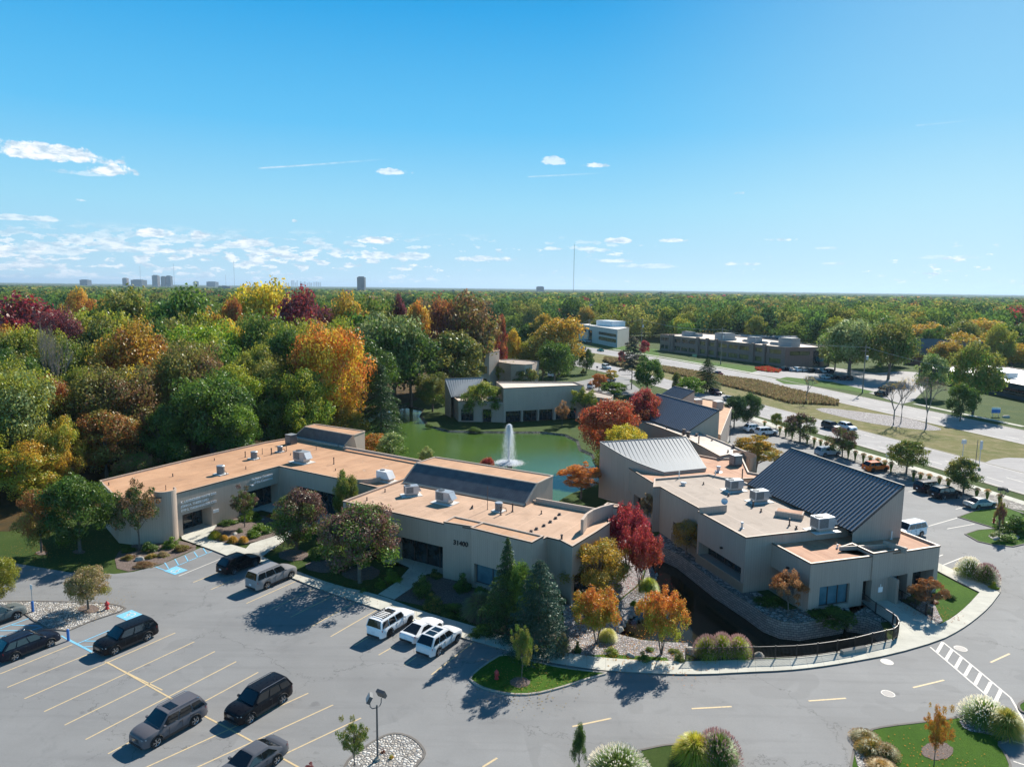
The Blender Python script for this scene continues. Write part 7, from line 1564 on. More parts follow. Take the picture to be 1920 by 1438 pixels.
for (px, py, c, lb, a_) in ((1152, 645, BLK, 'leftmost dark car before the white office', .3), (1160, 646, GRY, 'middle dark car before the white office', .3), (1168, 647, BLK, 'rightmost dark car before the white office', .3), (1103, 642, SIL, 'silver car left of the white office entrance', .3), (1109, 728, WHT, 'white car behind the far flat roof', 1.2), (1141, 715, SIL, 'silver car parked by the small orange tree', .2), (1034, 706, WHT, 'white car tucked behind the plum brown tree', 1.3)):
    x, y = G(px, py); car(lb, x, y, a_, 'suv', c, gf, near=False)
# ---------------------------------------------------------------- ornamental grasses
def grass_mesh(name, seed, n, spread, plume, lean=.55):
    """tuft of arching blades, unit height 1, unit radius 1, with plumes on top"""
    R = np.random.default_rng(seed); V = []; A = []; 
    dome = spread > .6
    for k in range(n):
        a = R.uniform(0, 2*pi); w = R.uniform(.012, .022); ca, sa = cos(a), sin(a); tn = R.uniform(0, 1); u_ = R.uniform(0, 1)
        ph = (pi/2)*(u_**.75)*(1.0 if dome else .38); Ltip = R.uniform(.82, 1.03); tr_, tz_ = sin(ph)*Ltip*spread, max(.04, cos(ph)*Ltip); r0 = .12*R.uniform(0, 1)*spread
        P = []
        for t in (0.0, .35, .7, 1.0):
            r_ = r0+(tr_-r0)*t**1.15; z = tz_*(1-(1-t)**1.9)+(.16*sin(ph)*sin(pi*t) if dome else 0); ww = w*(1-t*.8)
            P.append(((ca*r_-sa*ww, sa*r_+ca*ww, z), (ca*r_+sa*ww, sa*r_-ca*ww, z)))
        for (p0, p1), (q0, q1) in zip(P, P[1:]): V += [p0, p1, q1, q0]; A += [(tn*(.45 if plume else .9), R.uniform(0, .6), tn)]*4
    for k in range(plume):
        a = R.uniform(0, 2*pi); ph = (pi/2)*(R.uniform(0, 1)**.6)*(.92 if dome else .35); r_ = sin(ph)*.98*spread; z = cos(ph)*.98; ca, sa = cos(a), sin(a); L = R.uniform(.09, .16); ox, oz = sin(ph)*L, cos(ph)*L+.02
        for j in range(3):
            b_ = R.uniform(0, pi); ux, uy = cos(b_)*.020, sin(b_)*.020; x, y = ca*r_, sa*r_
            V += [(x, y, z-.02), (x+ca*ox*.5+ux, y+sa*ox*.5+uy, z+oz*.5), (x+ca*ox, y+sa*ox, z+oz), (x+ca*ox*.5-ux, y+sa*ox*.5-uy, z+oz*.5)]; A += [(1.0, 0, R.uniform(0, 1))]*4
    V = np.array(V); return fast_mesh(name, V, np.arange(len(V)).reshape(-1, 4), [M['leaf']], np.array(A))
GM = dict(plumed=[grass_mesh('blades', s, 2200, 1.0, 520) for s in (1, 2)], plain=[grass_mesh('blades', s, 2800, 1.0, 0) for s in (3, 4)], upright=[grass_mesh('blades', s, 420, .55, 130) for s in (5, 6)])
PAL.update(gwhite=(.95, .90, .80), gpink=(.70, .48, .46), gtan=(.82, .64, .40), gold2=(.75, .52, .14), glime=(.58, .66, .05), gdeep=(.24, .36, .06))
def clump(label, bx, by, top, wpx, kind, ca, cb, group='ornamental grasses', name='tussock_plant', cat='tussock plant'):
    x, y = G(bx, by); h = at(bx, top, y+.6).z*(.86 if kind != 'upright' else 1.0); w = wpx*y/F/2*(1.14 if kind != 'upright' else 1.5); o = inst(name, GM[kind][random.randint(0, 1)], None, (x, y, .05), (0, 0, random.uniform(0, 6)), (w, w, h), PAL[ca]); o['tone'] = [*PAL[cb]]
    return tag(o, label, cat, group)
C = clump
C('big round grass clump with creamy white plumes at the bottom of the photo', 1160, 1452, 1392, 112, 'plumed', 'gdeep', 'gwhite')
C('yellow green grass clump left half of the pair beside the bottom edge', 1302, 1428, 1358, 88, 'plain', 'glime', 'gold2')
C('green grass clump with pinkish brown plumes right half of the pair', 1345, 1430, 1356, 84, 'plumed', 'gdeep', 'gpink')
C('white plumed grass clump upper left on the striped crossing island', 1845, 1355, 1298, 84, 'plumed', 'gdeep', 'gwhite')
C('plain olive yellow grass clump on the striped crossing island', 1885, 1378, 1312, 70, 'plain', 'gdeep', 'gold2')
C('tan fountain grass upper one at the lower right stones', 1622, 1388, 1362, 54, 'plumed', 'olive', 'gtan')
C('tan fountain grass middle one at the lower right stones', 1635, 1412, 1378, 58, 'plumed', 'olive', 'gold2')
C('tan fountain grass right one at the lower right stones', 1660, 1418, 1384, 50, 'plumed', 'olive', 'gtan')
C('golden fountain grass lowest one at the lower right stones', 1652, 1440, 1414, 54, 'plumed', 'gold2', 'gtan')
C('pink plumed grass clump leftmost behind the canal fence', 1325, 1232, 1182, 50, 'plumed', 'glime', 'gpink')
C('pink plumed grass clump second behind the canal fence', 1353, 1230, 1178, 48, 'plumed', 'glime', 'gpink')
C('pink plumed grass clump third behind the canal fence', 1384, 1230, 1182, 50, 'plumed', 'glime', 'gpink')
C('pale lime grass clump above the head of the canal', 1216, 1112, 1074, 42, 'plain', 'glime', 'pale')
C('yellow green grass under the orange topped tree', 1140, 1200, 1170, 38, 'plain', 'glime', 'gtan')
C('white feathered grass clump at the planted corner', 1817, 1082, 1038, 46, 'plumed', 'gdeep', 'gwhite')
C('tall green grass with pink heads at the planted corner', 1848, 1092, 1050, 42, 'plumed', 'gdeep', 'gpink')
C('low yellow tuft at the tip of the planted corner', 1796, 1070, 1060, 18, 'plain', 'glime', 'gold2')
C('bluish grey grass mound in the shade before the front spruces', 900, 1155, 1100, 78, 'plain', 'grey', 'pale')
C('yellow green tuft leftmost in the planted bed by the entrance', 403, 1010, 990, 26, 'plain', 'glime', 'gold2'); C('orange yellow tuft second in the planted bed by the entrance', 420, 1014, 998, 18, 'plain', 'gold2', 'gold'); C('golden tuft third in the planted bed by the entrance', 436, 1018, 1000, 22, 'plain', 'gold', 'gold2'); C('golden tuft rightmost in the planted bed by the entrance', 456, 1018, 1000, 20, 'plain', 'gold', 'gold2')
gs = 'tufted grasses between the lot and the road'
row = [(1433, 805), (1462, 816), (1473, 819), (1485, 824), (1513, 834), (1526, 838), (1538, 842), (1549, 846), (1560, 849), (1590, 859), (1603, 864), (1618, 869), (1631, 874), (1645, 878), (1658, 883), (1670, 886), (1712, 903), (1725, 907), (1741, 910), (1760, 915), (1777, 920), (1830, 938), (1850, 941), (1873, 950)]
ordn = ['first', 'second', 'third', 'fourth', 'fifth', 'sixth', 'seventh', 'eighth', 'ninth', 'tenth', 'eleventh', 'twelfth']
for k, (px, py) in enumerate(row):
    if k < 4: w_ = ordn[k]+' tuft from the left end by the white cars'
    elif k < 9: w_ = ordn[k-4]+' tuft between the left row tree and the silver blue crossover'
    elif k < 16: w_ = ordn[k-9]+' tuft in the row beside the orange car'
    elif k < 21: w_ = ordn[k-16]+' tuft in the row behind the two black crossovers'
    else: w_ = ordn[k-21]+' tuft in the row about the champagne sedan'
    C(w_, px, py, py-15-(py-800)*.06, 17+(py-800)*.06, 'upright', 'gdeep', 'gtan', gs)
# ---------------------------------------------------------------- shrubs
def shrub(label, bx, by, top, wpx, ca, cb, group='garden shrubs', lod=1, z=0):
    x, y = G(bx, by, z); h = max(.3, at(bx, top, y).z-z); w = wpx*y/F; cm, tm = proto('shrub', random.randint(0, 2), lod); o = inst('shrub', cm, None, (x, y, z-.05), (0, 0, random.uniform(0, 6)), (w, w, h), PAL[ca]); o['tone'] = [*PAL[cb]]
    return tag(o, label, 'shrub', group)
for a_ in [('dark juniper left of the trunk in the left mulch bed', 241, 1033, 1018, 30, 'green', 'dkgreen'), ('dark juniper in the middle of the left mulch bed', 281, 1032, 1010, 36, 'green', 'dkgreen'), ('bright juniper against the round tower', 321, 1026, 1003, 30, 'green', 'bgreen'),
           ('tawny low grass bush leftmost in the left mulch bed', 240, 1048, 1037, 28, 'olive', 'brown'), ('tawny low bush second in the left mulch bed', 283, 1045, 1034, 26, 'olive', 'gold2'), ('tawny low bush at the right of the left mulch bed', 343, 1031, 1018, 36, 'brown', 'olive'), ('brown low bush at the lot edge of the left mulch bed', 270, 1062, 1052, 40, 'tan', 'brown'), ('tawny bush beside the boulder in the left mulch bed', 305, 1043, 1032, 24, 'olive', 'tan'),
           ('spreading juniper at the upper left of the planted bed', 425, 984, 970, 44, 'green', 'dkgreen'), ('big green juniper behind the planted bed', 472, 975, 955, 48, 'green', 'bgreen'), ('green juniper at the right of the planted bed', 490, 998, 975, 48, 'bgreen', 'green'), ('small round bush in the middle of the planted bed', 449, 1000, 988, 16, 'green', 'dkgreen'), ('green juniper low right in the planted bed', 478, 1008, 988, 34, 'bgreen', 'green'), ('small yellow bush behind the planted bed', 514, 970, 958, 26, 'gold', 'rust'),
           ('dark rounded bush left of the wide maroon tree', 600, 1045, 1016, 46, 'dkgreen', 'green'), ('dark broad bush under the wide maroon tree', 645, 1062, 1028, 60, 'dkgreen', 'green'), ('bright green bush at the tip of the grass strip', 737, 1092, 1063, 34, 'bgreen', 'green'), ('small green bush before the tip of the grass strip', 714, 1100, 1084, 24, 'green', 'bgreen'), ('low green bush at the mulch tip by the path', 683, 1110, 1098, 22, 'green', 'dkgreen'),
           ('dark green bush beside the path before the numbered pier', 790, 1118, 1074, 48, 'dkgreen', 'green'), ('dim olive bush against the numbered pier', 818, 1082, 1062, 30, 'olive', 'dkgreen'), ('low dark ground cover left of the grey grass mound', 850, 1150, 1128, 60, 'dkgreen', 'green'), ('dark shrub between the path and the white trio', 815, 1140, 1112, 44, 'dkgreen', 'olive'), ('dim shrub at the foot of the tall dark spruce', 905, 1190, 1160, 50, 'dkgreen', 'green'), ('low dark bush beside the teal bay window', 905, 1120, 1092, 40, 'dkgreen', 'green'), ('rounded dark bush under the house number', 868, 1106, 1070, 38, 'dkgreen', 'green'),
           ('silvery round bush right of the blue spruce', 1056, 1115, 1094, 26, 'pale', 'green'), ('silvery bush below the other right of the blue spruce', 1050, 1130, 1108, 30, 'pale', 'dkgreen'), ('green shrub at the foot of the blue spruce', 1050, 1212, 1185, 32, 'bgreen', 'green'), ('small green cushion in the gravel above the little pool', 1187, 1133, 1121, 15, 'green', 'bgreen'), ('low juniper on the shore under the orange topped tree', 1147, 1225, 1210, 30, 'green', 'ygreen'), ('dark round bush at the foot of the coral tree', 1206, 1240, 1216, 26, 'dkgreen', 'green'), ('small green bush by the spindly young tree', 1083, 1222, 1198, 18, 'green', 'dkgreen'), ('low green bush left of the fence end', 1275, 1240, 1216, 24, 'green', 'olive'), ('flat green juniper at the pool edge', 1220, 1219, 1210, 22, 'bgreen', 'green'), ('flat green juniper before the fence end', 1262, 1222, 1212, 26, 'bgreen', 'olive'),
           ('dark clipped hedge under the teal front window', 1560, 1160, 1138, 96, 'dkgreen', 'green'), ('dark bush beneath the balcony of the front building', 1440, 1130, 1114, 60, 'dkgreen', 'green'), ('dark bush behind the flat topped rust tree', 1780, 1122, 1108, 26, 'dkgreen', 'green'), ('red low shrub beneath the flat topped rust tree', 1750, 1130, 1120, 26, 'rust', 'crimson'), ('dark bush left of the flat topped rust tree', 1712, 1130, 1108, 30, 'dkgreen', 'green'), ('small light bush by the bridge railing end', 1742, 1150, 1138, 14, 'olive', 'tan'),
           ('bright green bush at the low end of the planted corner', 1863, 1104, 1088, 20, 'bgreen', 'ygreen'), ('big dark juniper on the right corner lawn', 1900, 998, 955, 66, 'green', 'dkgreen'), ('light green mound of perennials in the corner ring', 1885, 1014, 996, 44, 'bgreen', 'green'), ('pale mound at the left of the corner ring', 1866, 1006, 993, 28, 'bgreen', 'pale'),
           ('little red brown shrub beside the near lamp', 576, 1452, 1426, 30, 'maroon', 'crimson'), ('small yellow plant on the near stone island', 733, 1423, 1410, 12, 'gold', 'ygreen'), ('small rust plant on the near stone island', 719, 1413, 1402, 12, 'rust', 'maroon'),
           ('dark bush at the far left bank of the pond', 1004-200, 800, 793, 16, 'dkgreen', 'green'), ('low bush on the far lawn before the tan building', 890, 808, 800, 30, 'dkgreen', 'green'), ('clipped green hedge beside the upper lot', 1055, 704, 694, 34, 'bgreen', 'green'), ('round bush by the upper drive', 1094, 700, 689, 12, 'dkgreen', 'olive')]: shrub(*a_)
# red and tan flower bed before the brown office, tall brown meadow grass in the median
def scatter_blades(name, label, P, n, h, w, cols, kind='stuff', cat='grass'):
    R = np.random.default_rng(n); xs = [p[0] for p in P]; ys = [p[1] for p in P]; V = []; A = []
    while len(V) < n*4:
        x, y = R.uniform(min(xs), max(xs)), R.uniform(min(ys), max(ys))
        if not inpoly(x, y, P): continue
        hh = h*R.uniform(.55, 1.15); a = R.uniform(0, pi); dx, dy = cos(a)*w, sin(a)*w; lx, ly = R.normal(0, .15*h, 2); V += [(x-dx*.5, y-dy*.5, 0), (x+dx*.5, y+dy*.5, 0), (x+lx+dx, y+ly+dy, hh), (x+lx-dx, y+ly-dy, hh*.93)]; c = np.array(cols[R.integers(len(cols))])*R.uniform(.7, 1.25); A += [c]*4
    me = fast_mesh(name, np.array(V), np.arange(len(V)).reshape(-1, 4), [M['wood']], np.clip(np.array(A), 0, 1), 'treecol'); o = bpy.data.objects.new(name, me); COL.objects.link(o); return tag(o, label, cat, None, kind)
brn = [(.34, .23, .12), (.26, .19, .10), (.38, .28, .15), (.20, .16, .08), (.26, .25, .10)]
scatter_blades('meadow_grass', 'tall brown and tan meadow grass along the middle of the median', ccw(GL([(1243, 689), (1290, 696), (1359, 708), (1420, 716), (1477, 731), (1540, 745), (1572, 754), (1572, 761), (1530, 759), (1481, 757), (1400, 734), (1359, 724), (1300, 711), (1243, 697)])), 22000, 1.0, .13, brn)
scatter_blades('meadow_grass', 'small patch of tall brown grass at the far end of the median', ccw(GL([(1132, 674), (1160, 677), (1180, 684), (1185, 690), (1160, 688), (1134, 680)])), 3000, 1.5, .2, brn)
scatter_blades('flower_bed', 'red flower bed on the lawn before the brown office', ccw(GL([(1415, 691), (1440, 689), (1465, 695), (1460, 699), (1440, 698), (1420, 695)])), 1600, .7, .25, [(.55, .05, .04), (.45, .08, .05), (.30, .18, .06)], 'stuff', 'flowers')
# ---------------------------------------------------------------- fence along the canal and bridge railings
def fence(label, px, hgt=1.12, z=.14, post_px=None, name='metal_fence', step=.115):
    P = GL(px); root = empty(name, (P[0][0], P[0][1], z), label, 'fence'); pk = MB(); rl = MB(); acc = 0; last = None
    for i in range(len(P)):
        b = MB(); b.box((*P[i], z+hgt/2+.03), (.075, .075, hgt+.06)); b.build('post', M['black'], root)
    for a, c in zip(P, P[1:]):
        a = Vector(a); c = Vector(c); L = (c-a).length; n = max(1, int(L/step)); th = atan2(c.y-a.y, c.x-a.x)
        for k in range(1, n): q_ = a.lerp(c, k/n); pk.box((q_.x, q_.y, z+hgt/2), (.026, .026, hgt-.1), th)
        for zz in (z+.1, z+hgt-.03): rl.beam((a.x, a.y, zz), (c.x, c.y, zz), .05, .05)
    o = pk.build('pickets', M['black'], root); rl.build('rail', M['black'], root); return root
fence('black metal fence curving along the sidewalk above the canal', [(1285, 1241.5), (1325, 1240.5), (1362, 1240), (1412, 1238.5), (1453, 1237.5), (1493, 1236), (1532, 1232), (1569, 1226.5), (1602, 1220.5), (1634, 1212), (1660, 1206), (1674, 1203), (1682, 1196), (1684, 1188), (1680, 1180), (1673, 1174)])
fence('black railing on the left side of the entrance bridge', [(1673, 1174), (1641, 1153), (1613, 1131)], name='bridge_railing')
fence('black railing on the right side of the entrance bridge', [(1747, 1163), (1735, 1156), (1715, 1144), (1690, 1131), (1674, 1120)], name='bridge_railing')
b = MB(); p = G(1622, 1221); c = G(1578, 1229); b.beam((*p, .30), (*c, .30), .4, .34); tag(b.build('concrete_bench', M['curb']), 'low concrete beam lying along the canal fence', 'bench')
# ---------------------------------------------------------------- lamps, poles, signs
def lamp_post(label, bx, by, top, dirs, z=0, s=1.0):
    x, y = G(bx, by, z); h = at(bx, top, y).z; r = empty('lamp_post', (x, y, z), label, 'lamp post', 'parking lot lamp posts'); b = MB()
    b.cyl((x, y, z), (x, y, h), .075, .055, 8); b.build('pole', M['metal_dark'], r); b = MB(); b.cyl((x, y, z), (x, y, z+.25), .2, .2, 12); b.cyl((x, y, z+.25), (x, y, z+.32), .13, .1, 10); b.build('base', M['curb'], r)
    for a in dirs:
        d = Vector((cos(a), sin(a), 0)); p = Vector((x, y, h-.15)); b = MB(); b.tube([p, p+d*.28*s+Vector((0, 0, -.03)), p+d*.42*s+Vector((0, 0, .12)), p+d*.44*s+Vector((0, 0, .42))], .032, 5); hd_ = b.build('bracket', M['metal_dark'], r)
        q_ = Matrix.Rotation(a, 3, 'Z') @ Matrix.Rotation(radians(-28), 3, 'Y'); c = p+d*.46*s+Vector((0, 0, .72)); f = MB(); f.box(c, (.22*s, .62*s, .5*s), 0, 0, q_); f.box(c+q_ @ Vector((.115*s, 0, 0)), (.02, .54*s, .42*s), 0, 1, q_); f.build('floodlight', [M['metal_dark'], M['metal']], hd_)
    return r
lamp_post('near double headed lamp post on the stone island', 708, 1426, 1322, (radians(60), radians(195)))
lamp_post('double headed lamp post on the right corner lawn', 1872, 992, 926, (radians(80), radians(0)))
lamp_post('single lamp post before the far upper lot', 1118, 727, 692, (radians(70),)); lamp_post('slim lamp post left of the spreading yellow tree', 1368, 829, 805, (radians(70),), s=.7)
def util_pole(label, bx, by, top, arms=True, trans=False, lean=0):
    x, y = G(bx, by); h = at(bx, top, y).z; r = empty('utility_pole', (x, y, 0), label, 'utility pole', 'wooden utility poles'); b = MB(); b.cyl((x, y, 0), (x+lean, y, h), .2, .12, 8); b.build('pole', M['bare'], r)
    if arms:
        b = MB(); b.beam((x-1.2, y+.4, h-.8), (x+1.2, y-.4, h-.8), .12, .14); b.beam((x-.9, y+.3, h-2.0), (x+.9, y-.3, h-2.0), .12, .12); b.build('crossarm', M['bare'], r)
    if trans:
        b = MB(); b.cyl((x+.5, y-.3, h-4.6), (x+.5, y-.3, h-3.4), .33, .33, 10); b.build('transformer', M['metal'], r)
    return Vector((x, y, h))
U1 = util_pole('utility pole with transformer at the edge of the left woods', 829, 742, 640, trans=True); U2 = util_pole('utility pole rising behind the box tower', 918, 700, 618); U3 = util_pole('utility pole before the left half of the brown office', 1351, 684, 614, trans=True)
U4 = util_pole('utility pole with transformer between the big trees at right', 1617, 737, 646, trans=True); U5 = util_pole('utility pole by the white office', 1104, 641, 598); U6 = util_pole('utility pole with transformer left of the brown office', 1202, 663, 596, trans=True)
wires = MB()
def wire(a, c, sag, r_=.022):
    pts = [a.lerp(c, t)-Vector((0, 0, 4*sag*t*(1-t))) for t in np.linspace(0, 1, 14)]; wires.tube(pts, r_, 3)
Ul = at(560, 760, 152); Ul.z = 8
for dz in (.7, 2.0, 3.4): wire(U1-Vector((0, 0, dz)), Vector((Ul.x, Ul.y, 9-dz)), 1.8, .045)
for dz in (.7, 2.0): wire(U1-Vector((0, 0, dz)), U2-Vector((0, 0, dz)), 1.2, .045)
tag(wires.build('overhead_wires', M['metal']), 'overhead wires running from the utility pole into the left woods', 'wires'); wires = MB()
wire(U2-Vector((0, 0, .8)), U5-Vector((0, 0, .8)), 2.5, .04); wire(U5-Vector((0, 0, .8)), U6-Vector((0, 0, .8)), 1.5, .05); wire(U6-Vector((0, 0, .8)), U3-Vector((0, 0, .8)), 1.5, .05); wire(U3-Vector((0, 0, .8)), U4-Vector((0, 0, .8)), 1.5, .045)
far_ = at(1990, 728, 175); wire(U4-Vector((0, 0, .8)), far_, 1.0, .035)
tag(wires.build('overhead_wires', M['metal']), 'overhead wires strung along the far side of the main road', 'wires')
for dx in (0,): pass
def sign_post(label, bx, by, top, w_, h_, m_, legs=1, lift=.0, rz=.0, name='road_sign', cat='sign'):
    x, y = G(bx, by); z = at(bx, top, y).z; r = empty(name, (x, y, 0), label, cat); ca, sa = cos(rz), sin(rz)
    for k in range(legs):
        o_ = 0 if legs == 1 else (k-.5)*w_*.7; b = MB(); b.box((x+o_*ca, y+o_*sa, z/2), (.08, .08, z)); b.build('post', M['metal'], r)
    b = MB(); b.box((x, y-.06, z-h_/2), (w_, .05, h_), rz); b.build('panel', m_, r); return r
sign_post('small grey road sign on a single post in the median', 1804, 862, 824, .9, .8, M['metal']); sign_post('tall grey road sign beside a bare pole in the median', 1836, 871, 826, .5, 1.6, M['metal'])
b = MB(); x, y = G(1829, 871); b.cyl((x, y, 0), (x, y, at(1829, 824, y).z), .06, .05, 6); tag(b.build('bare_pole', M['metal_dark']), 'bare dark pole left of the tall grey sign', 'pole')
sg = sign_post('blue and white sign board on two legs before the dark glass office', 1866, 781, 764, 2.2, 1.4, M['white'], 2, name='sign_board'); x, y = G(1866, 781); z = at(1866, 764, y).z; b = MB(); b.box((x, y-.1, z-.95), (2.2, .02, .9)); b.build('blue_panel', M['blue'], sg)
sign_post('small green sign on the lawn before the brown office', 1302, 672, 664, 2.0, 1.2, plain('sage sign', (.30, .40, .25)), 2, name='sign_board')
sign_post('white notice by the bus stop before the road bed', 1662, 870, 847, .5, .8, M['white'])
# blue accessible posts and hydrants
x, y = G(62, 1147); r = empty('sign_post', (x, y, 0), 'blue based sign post on the left stone island', 'sign post', 'blue accessible parking posts'); b = MB(); b.cyl((x, y, 0), (x, y, 1.05), .11, .11, 10); b.build('sleeve', M['blue'], r); b = MB(); b.cyl((x, y, 1.0), (x, y, 2.6), .035, .035, 6); b.build('pole', M['metal'], r); b = MB(); b.box((x, y, 2.45), (.04, .32, .46), radians(60)); b.build('panel', M['white'], r)
x, y = G(128.5, 1201); r = empty('bollard', (x, y, 0), 'plain blue bollard at the meeting point of the blue lines', 'bollard', 'blue accessible parking posts'); b = MB(); b.cyl((x, y, 0), (x, y, 1.02), .11, .11, 12); b.cyl((x, y, 1.02), (x, y, 1.07), .11, .05, 12); b.build('post', M['blue'], r)
def hydrant(label, bx, by):
    x, y = G(bx, by); r = empty('fire_hydrant', (x, y, .05), label, 'fire hydrant', 'red fire hydrants'); b = MB(); b.cyl((x, y, .05), (x, y, .12), .19, .19, 12); b.cyl((x, y, .12), (x, y, .62), .13, .12, 12); b.cyl((x, y, .6), (x, y, .66), .18, .18, 12); b.cyl((x, y, .66), (x, y, .80), .15, .07, 12); b.cyl((x, y, .80), (x, y, .86), .035, .03, 6); b.build('barrel', M['red'], r)
    b = MB()
    for a in (radians(60), radians(240), radians(-30)): b.cyl((x, y, .48), (x+cos(a)*.23, y+sin(a)*.23, .48), .07, .07, 8)
    b.build('outlet', M['red'], r)
hydrant('red hydrant on the left stone island', 201, 1142.5); hydrant('red hydrant on the near grass island', 931, 1274); hydrant('red hydrant on the right corner lawn', 1863, 981)
# ---------------------------------------------------------------- boulders, bench, planter
def boulder(label, px, py, w_, h_, m_=None, z=0):
    x, y = G(px, py, z); me = bpy.data.meshes.new('boulder'); bm = bmesh.new(); bmesh.ops.create_icosphere(bm, subdivisions=3, radius=1); R = random.Random(int(px)); ph = [R.uniform(0, 6) for _ in range(6)]
    for v in bm.verts:
        k = 1+.16*sin(v.co.x*3+ph[0])*cos(v.co.y*3+ph[1])+.10*sin(v.co.z*5+ph[2])+.05*sin(v.co.x*9+ph[3]); v.co = Vector((v.co.x*k*w_/2, v.co.y*k*w_*.35, max(-.1, v.co.z*k*h_*.75)))
    bm.to_mesh(me); bm.free(); me.materials.append(m_ or M['rock']); me.shade_smooth(); me.set_sharp_from_angle(angle=radians(35)); o = inst('boulder', me, None, (x, y, z), (0, 0, R.uniform(0, 3))); tag(o, label, 'boulder', 'landscape boulders')
M['rock'] = mat('pale limestone', lambda t: bsdf(t, t.mix(t.noise(geo(t), 2.2, 5, .7), (.22, .20, .17), (.55, .52, .47)), .9, bump=t.noise(geo(t), 6, 5, .7), bs=.6))
boulder('grey boulder in the left mulch bed', 262, 1050, 1.0, .6); boulder('flat pale rock in the planted bed', 441, 1003, .9, .4); boulder('flat grey rock behind the planted bed', 493, 975, .8, .35); boulder('flat white boulder at the left end of the canal fence', 1297, 1222, 1.6, .45); boulder('white boulder behind the fence right of the pink grasses', 1421, 1232, 1.2, .6); boulder('small rock in the gravel under the coral tree', 1182, 1230, .8, .45); boulder('dark boulder on the lawn before the dark glass office', 1886, 783, 1.8, .8); boulder('rock at the head of the little pool', 1163, 1180, .7, .4); boulder('grey boulder in the corner ring', 1868, 1012, 1.3, .5); boulder('long grey rock in the corner ring', 1893, 1000, 1.5, .5); boulder('small white rock under the striped crossing grasses', 1856, 1368, .6, .3)
R = random.Random(9); k = 0
for (px, py) in wshore[3:9]:
    for j in range(3):
        x, y = G(px+R.uniform(-5, 9), py+R.uniform(-4, 6), CAN_Z); k += 1
for i in range(26):
    t = i/25*6; a, c = wshore[3+int(min(t, 5))], wshore[4+int(min(t, 5))]; f_ = t-int(min(t, 5)); boulder(['first', 'second', 'third', 'fourth', 'fifth', 'sixth', 'seventh', 'eighth', 'ninth', 'tenth', 'eleventh', 'twelfth', 'thirteenth'][i % 13]+(' pale shore stone' if i < 13 else ' grey shore stone')+' along the rim of the little pool from the sidewalk end', a[0]+(c[0]-a[0])*f_+R.uniform(-3, 3), a[1]+(c[1]-a[1])*f_+R.uniform(-3, 2), R.uniform(.3, .6), R.uniform(.2, .35), z=CAN_Z+.1)
x, y = G(1092, 1122); r = empty('garden_bench', (x, y, 0), 'dark slatted bench table in the corner behind the orange topped tree', 'bench'); b = MB()
for k in range(7): b.box((x-.9+k*.3, y, .78), (.2, 1.1, .05))
b.build('slats', M['frame'], r)
for dx in (-.8, .8): b = MB(); b.box((x+dx, y, .38), (.1, .9, .76)); b.build('leg', M['frame'], r)
x, y = G(365, 979); r = empty('planter', (x, y, 0), 'dark round planter with pink flowers beside the left entrance', 'planter'); b = MB(); b.cyl((x, y, .1), (x, y, 1.1), .28, .38, 16); b.build('pot', M['metal_dark'], r); o = inst('flowers', proto('shrub', 0, 2)[0], r, (0, 0, 1.0), sc=(.7, .7, .45), color=(.75, .03, .25)); o['tone'] = [.6, .03, .3]
b = MB(); x, y = G(503, 929); b.cyl((x, y, .1), (x, y, .9), .25, .3, 14); tag(b.build('litter_bin', M['white']), 'small white bin in the shaded court', 'litter bin')
b = MB(); x, y = G(1155, 727); b.box((x, y, .9), (2.2, 1.6, 1.8)); tag(b.build('utility_cabinet', M['metal_dark']), 'dark utility cabinet beside the upper lot', 'utility cabinet')
x, y = G(486, 900, 4.0); b = MB(); e_ = on_edge(w0, w1, .68, 4.1, .0); e2_ = on_edge(w0, w1, .68, 4.1, .55); b.beam(e_, e2_, .04, .04); b.box((e2_[0], e2_[1], 4.12), (.3, .2, .16), atan2(dw[1], dw[0])); b.build('wall_light', M['white'], A)
for (p_, q_) in ((b0, b1_), ((26.55, 70.6), (28.55, 64.15))):
    e_ = on_edge(p_, q_, .55, 3.4, .12); b = MB(); b.box(e_, (.3, .22, .18)); b.build('wall_light', M['black'], Bd)
# ---------------------------------------------------------------- fountain
fx, fy = G(954, 868, POND_Z); ft = at(954, 795, fy).z; r = empty('fountain', (fx, fy, POND_Z), 'tall white jet fountain rising from the green pond', 'fountain'); R = np.random.default_rng(2)
wm_ = bpy.data.materials.new('spray'); wm_.use_nodes = True; t = NT(wm_.node_tree); d_ = t.new('ShaderNodeBsdfDiffuse'); d_.inputs[0].default_value = (.85, .88, .92, 1); tr_ = t.new('ShaderNodeBsdfTranslucent'); tr_.inputs[0].default_value = (.85, .88, .92, 1); mx_ = t.new('ShaderNodeMixShader'); t.l.new(d_.outputs[0], mx_.inputs[1]); t.l.new(tr_.outputs[0], mx_.inputs[2]); o_ = t.new('ShaderNodeOutputMaterial'); t.l.new(mx_.outputs[0], o_.inputs[0])
H_ = ft-POND_Z
def drops(name, n, fn, sz):
    P = []; 
    for k in range(n): P.append(fn(R))
    P = np.array(P); N = R.normal(0, 1, P.shape); V, Fq = leaves(P, unit(N), sz, R, .8); me = fast_mesh(name, V, Fq, [wm_]); inst(name, me, r)
def jet(R): z = R.uniform(0, 1); return (R.normal(0, .07+.05*z), R.normal(0, .07+.05*z), z*H_)
def veil(R):
    t = R.uniform(0, 1); z = (1-t**2)*H_; rr = (.25+1.05*t**.8)*abs(R.normal(.75, .28)); a = R.uniform(0, 2*pi); return (rr*cos(a)*.95, rr*sin(a)*.95, z*R.uniform(.8, 1))
def foam(R): a = R.uniform(0, 2*pi); rr = abs(R.normal(1.3, .75)); return (rr*cos(a), rr*sin(a), R.uniform(.0, .28)*max(0, 1-rr/3))
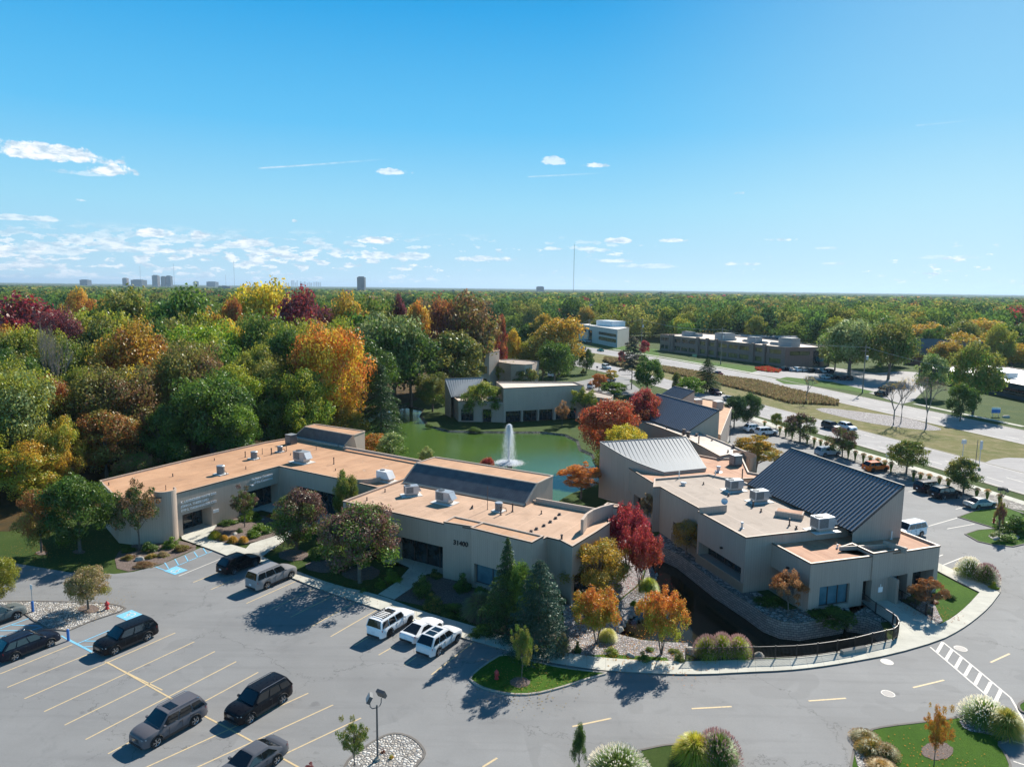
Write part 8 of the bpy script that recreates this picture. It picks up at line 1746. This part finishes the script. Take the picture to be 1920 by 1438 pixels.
drops('jet', 4200, jet, .07); drops('spray_veil', 20000, veil, .034); drops('foam', 9000, foam, .06)
b = MB(); b.cyl((fx+.2, fy-3.0, POND_Z), (fx+.2, fy-3.0, POND_Z+.2), .45, .4, 12); b.build('float', M['metal_dark'], r)

# fallen leaves under the nearer trees
Rl = np.random.default_rng(77); V = []; A = []
for (bx, by, rad, n, cs) in ((166, 1143, 3.2, 260, [(.40, .28, .08), (.3, .2, .06)]), (978, 1277, 3.5, 420, [(.38, .28, .08), (.25, .17, .06)]), (1232, 1226, 3.6, 420, [(.6, .22, .04), (.5, .3, .05)]), (1118, 1206, 3.6, 500, [(.6, .24, .04), (.5, .32, .06)]), (1120, 1122, 3.8, 420, [(.55, .38, .06), (.4, .25, .06)]), (1190, 1100, 3.2, 420, [(.5, .05, .04), (.4, .04, .06)]), (675, 1092, 5.0, 800, [(.3, .14, .07), (.36, .22, .08)]), (556, 1031, 4, 400, [(.3, .14, .07), (.36, .22, .08)]), (150, 1034, 6, 500, [(.4, .3, .08), (.3, .2, .06)]), (78, 1036, 5, 500, [(.5, .22, .06), (.4, .2, .06)]), (1738, 1150, 2.6, 260, [(.45, .16, .05)]), (1751, 1436, 3, 160, [(.6, .25, .05)]), (1478, 1150, 2, 160, [(.45, .18, .05)])):
    x0, y0 = G(bx, by)
    for k in range(n):
        a = Rl.uniform(0, 2*pi); rr = rad*sqrt(Rl.uniform(0, 1))*Rl.uniform(.6, 1.5); x, y = x0+cos(a)*rr, y0+sin(a)*rr; t = Rl.uniform(0, pi); s_ = Rl.uniform(.04, .075); dx, dy = cos(t)*s_, sin(t)*s_; z = .165+Rl.uniform(0, .01)
        V += [(x-dx, y-dy, z), (x+dy*.7, y-dx*.7, z+.01), (x+dx, y+dy, z), (x-dy*.7, y+dx*.7, z+.008)]; A += [np.array(cs[Rl.integers(len(cs))])*Rl.uniform(.7, 1.2)]*4
me = fast_mesh('fallen_leaves', np.array(V), np.arange(len(V)).reshape(-1, 4), [M['wood']], np.clip(np.array(A), 0, 1), 'treecol'); o = bpy.data.objects.new('fallen_leaves', me); COL.objects.link(o); tag(o, 'fallen autumn leaves strewn on the ground beneath the nearer trees', 'fallen leaves', None, 'stuff')
# ---------------------------------------------------------------- air
hz = bpy.data.materials.new('thin haze'); hz.use_nodes = True; t = NT(hz.node_tree)
pv = t.new('ShaderNodeVolumePrincipled'); pv.inputs['Color'].default_value = (.60, .80, 1.0, 1); pv.inputs['Density'].default_value = 0.62e-4; pv.inputs['Anisotropy'].default_value = 0.25
o_ = t.new('ShaderNodeOutputMaterial'); t.l.new(pv.outputs[0], o_.inputs['Volume'])
b = MB(); b.box((0, 20000, 99), (110000, 52000, 206)); ob = b.build('haze', hz); tag(ob, 'thin blue air haze over the whole landscape', 'haze', None, 'stuff')
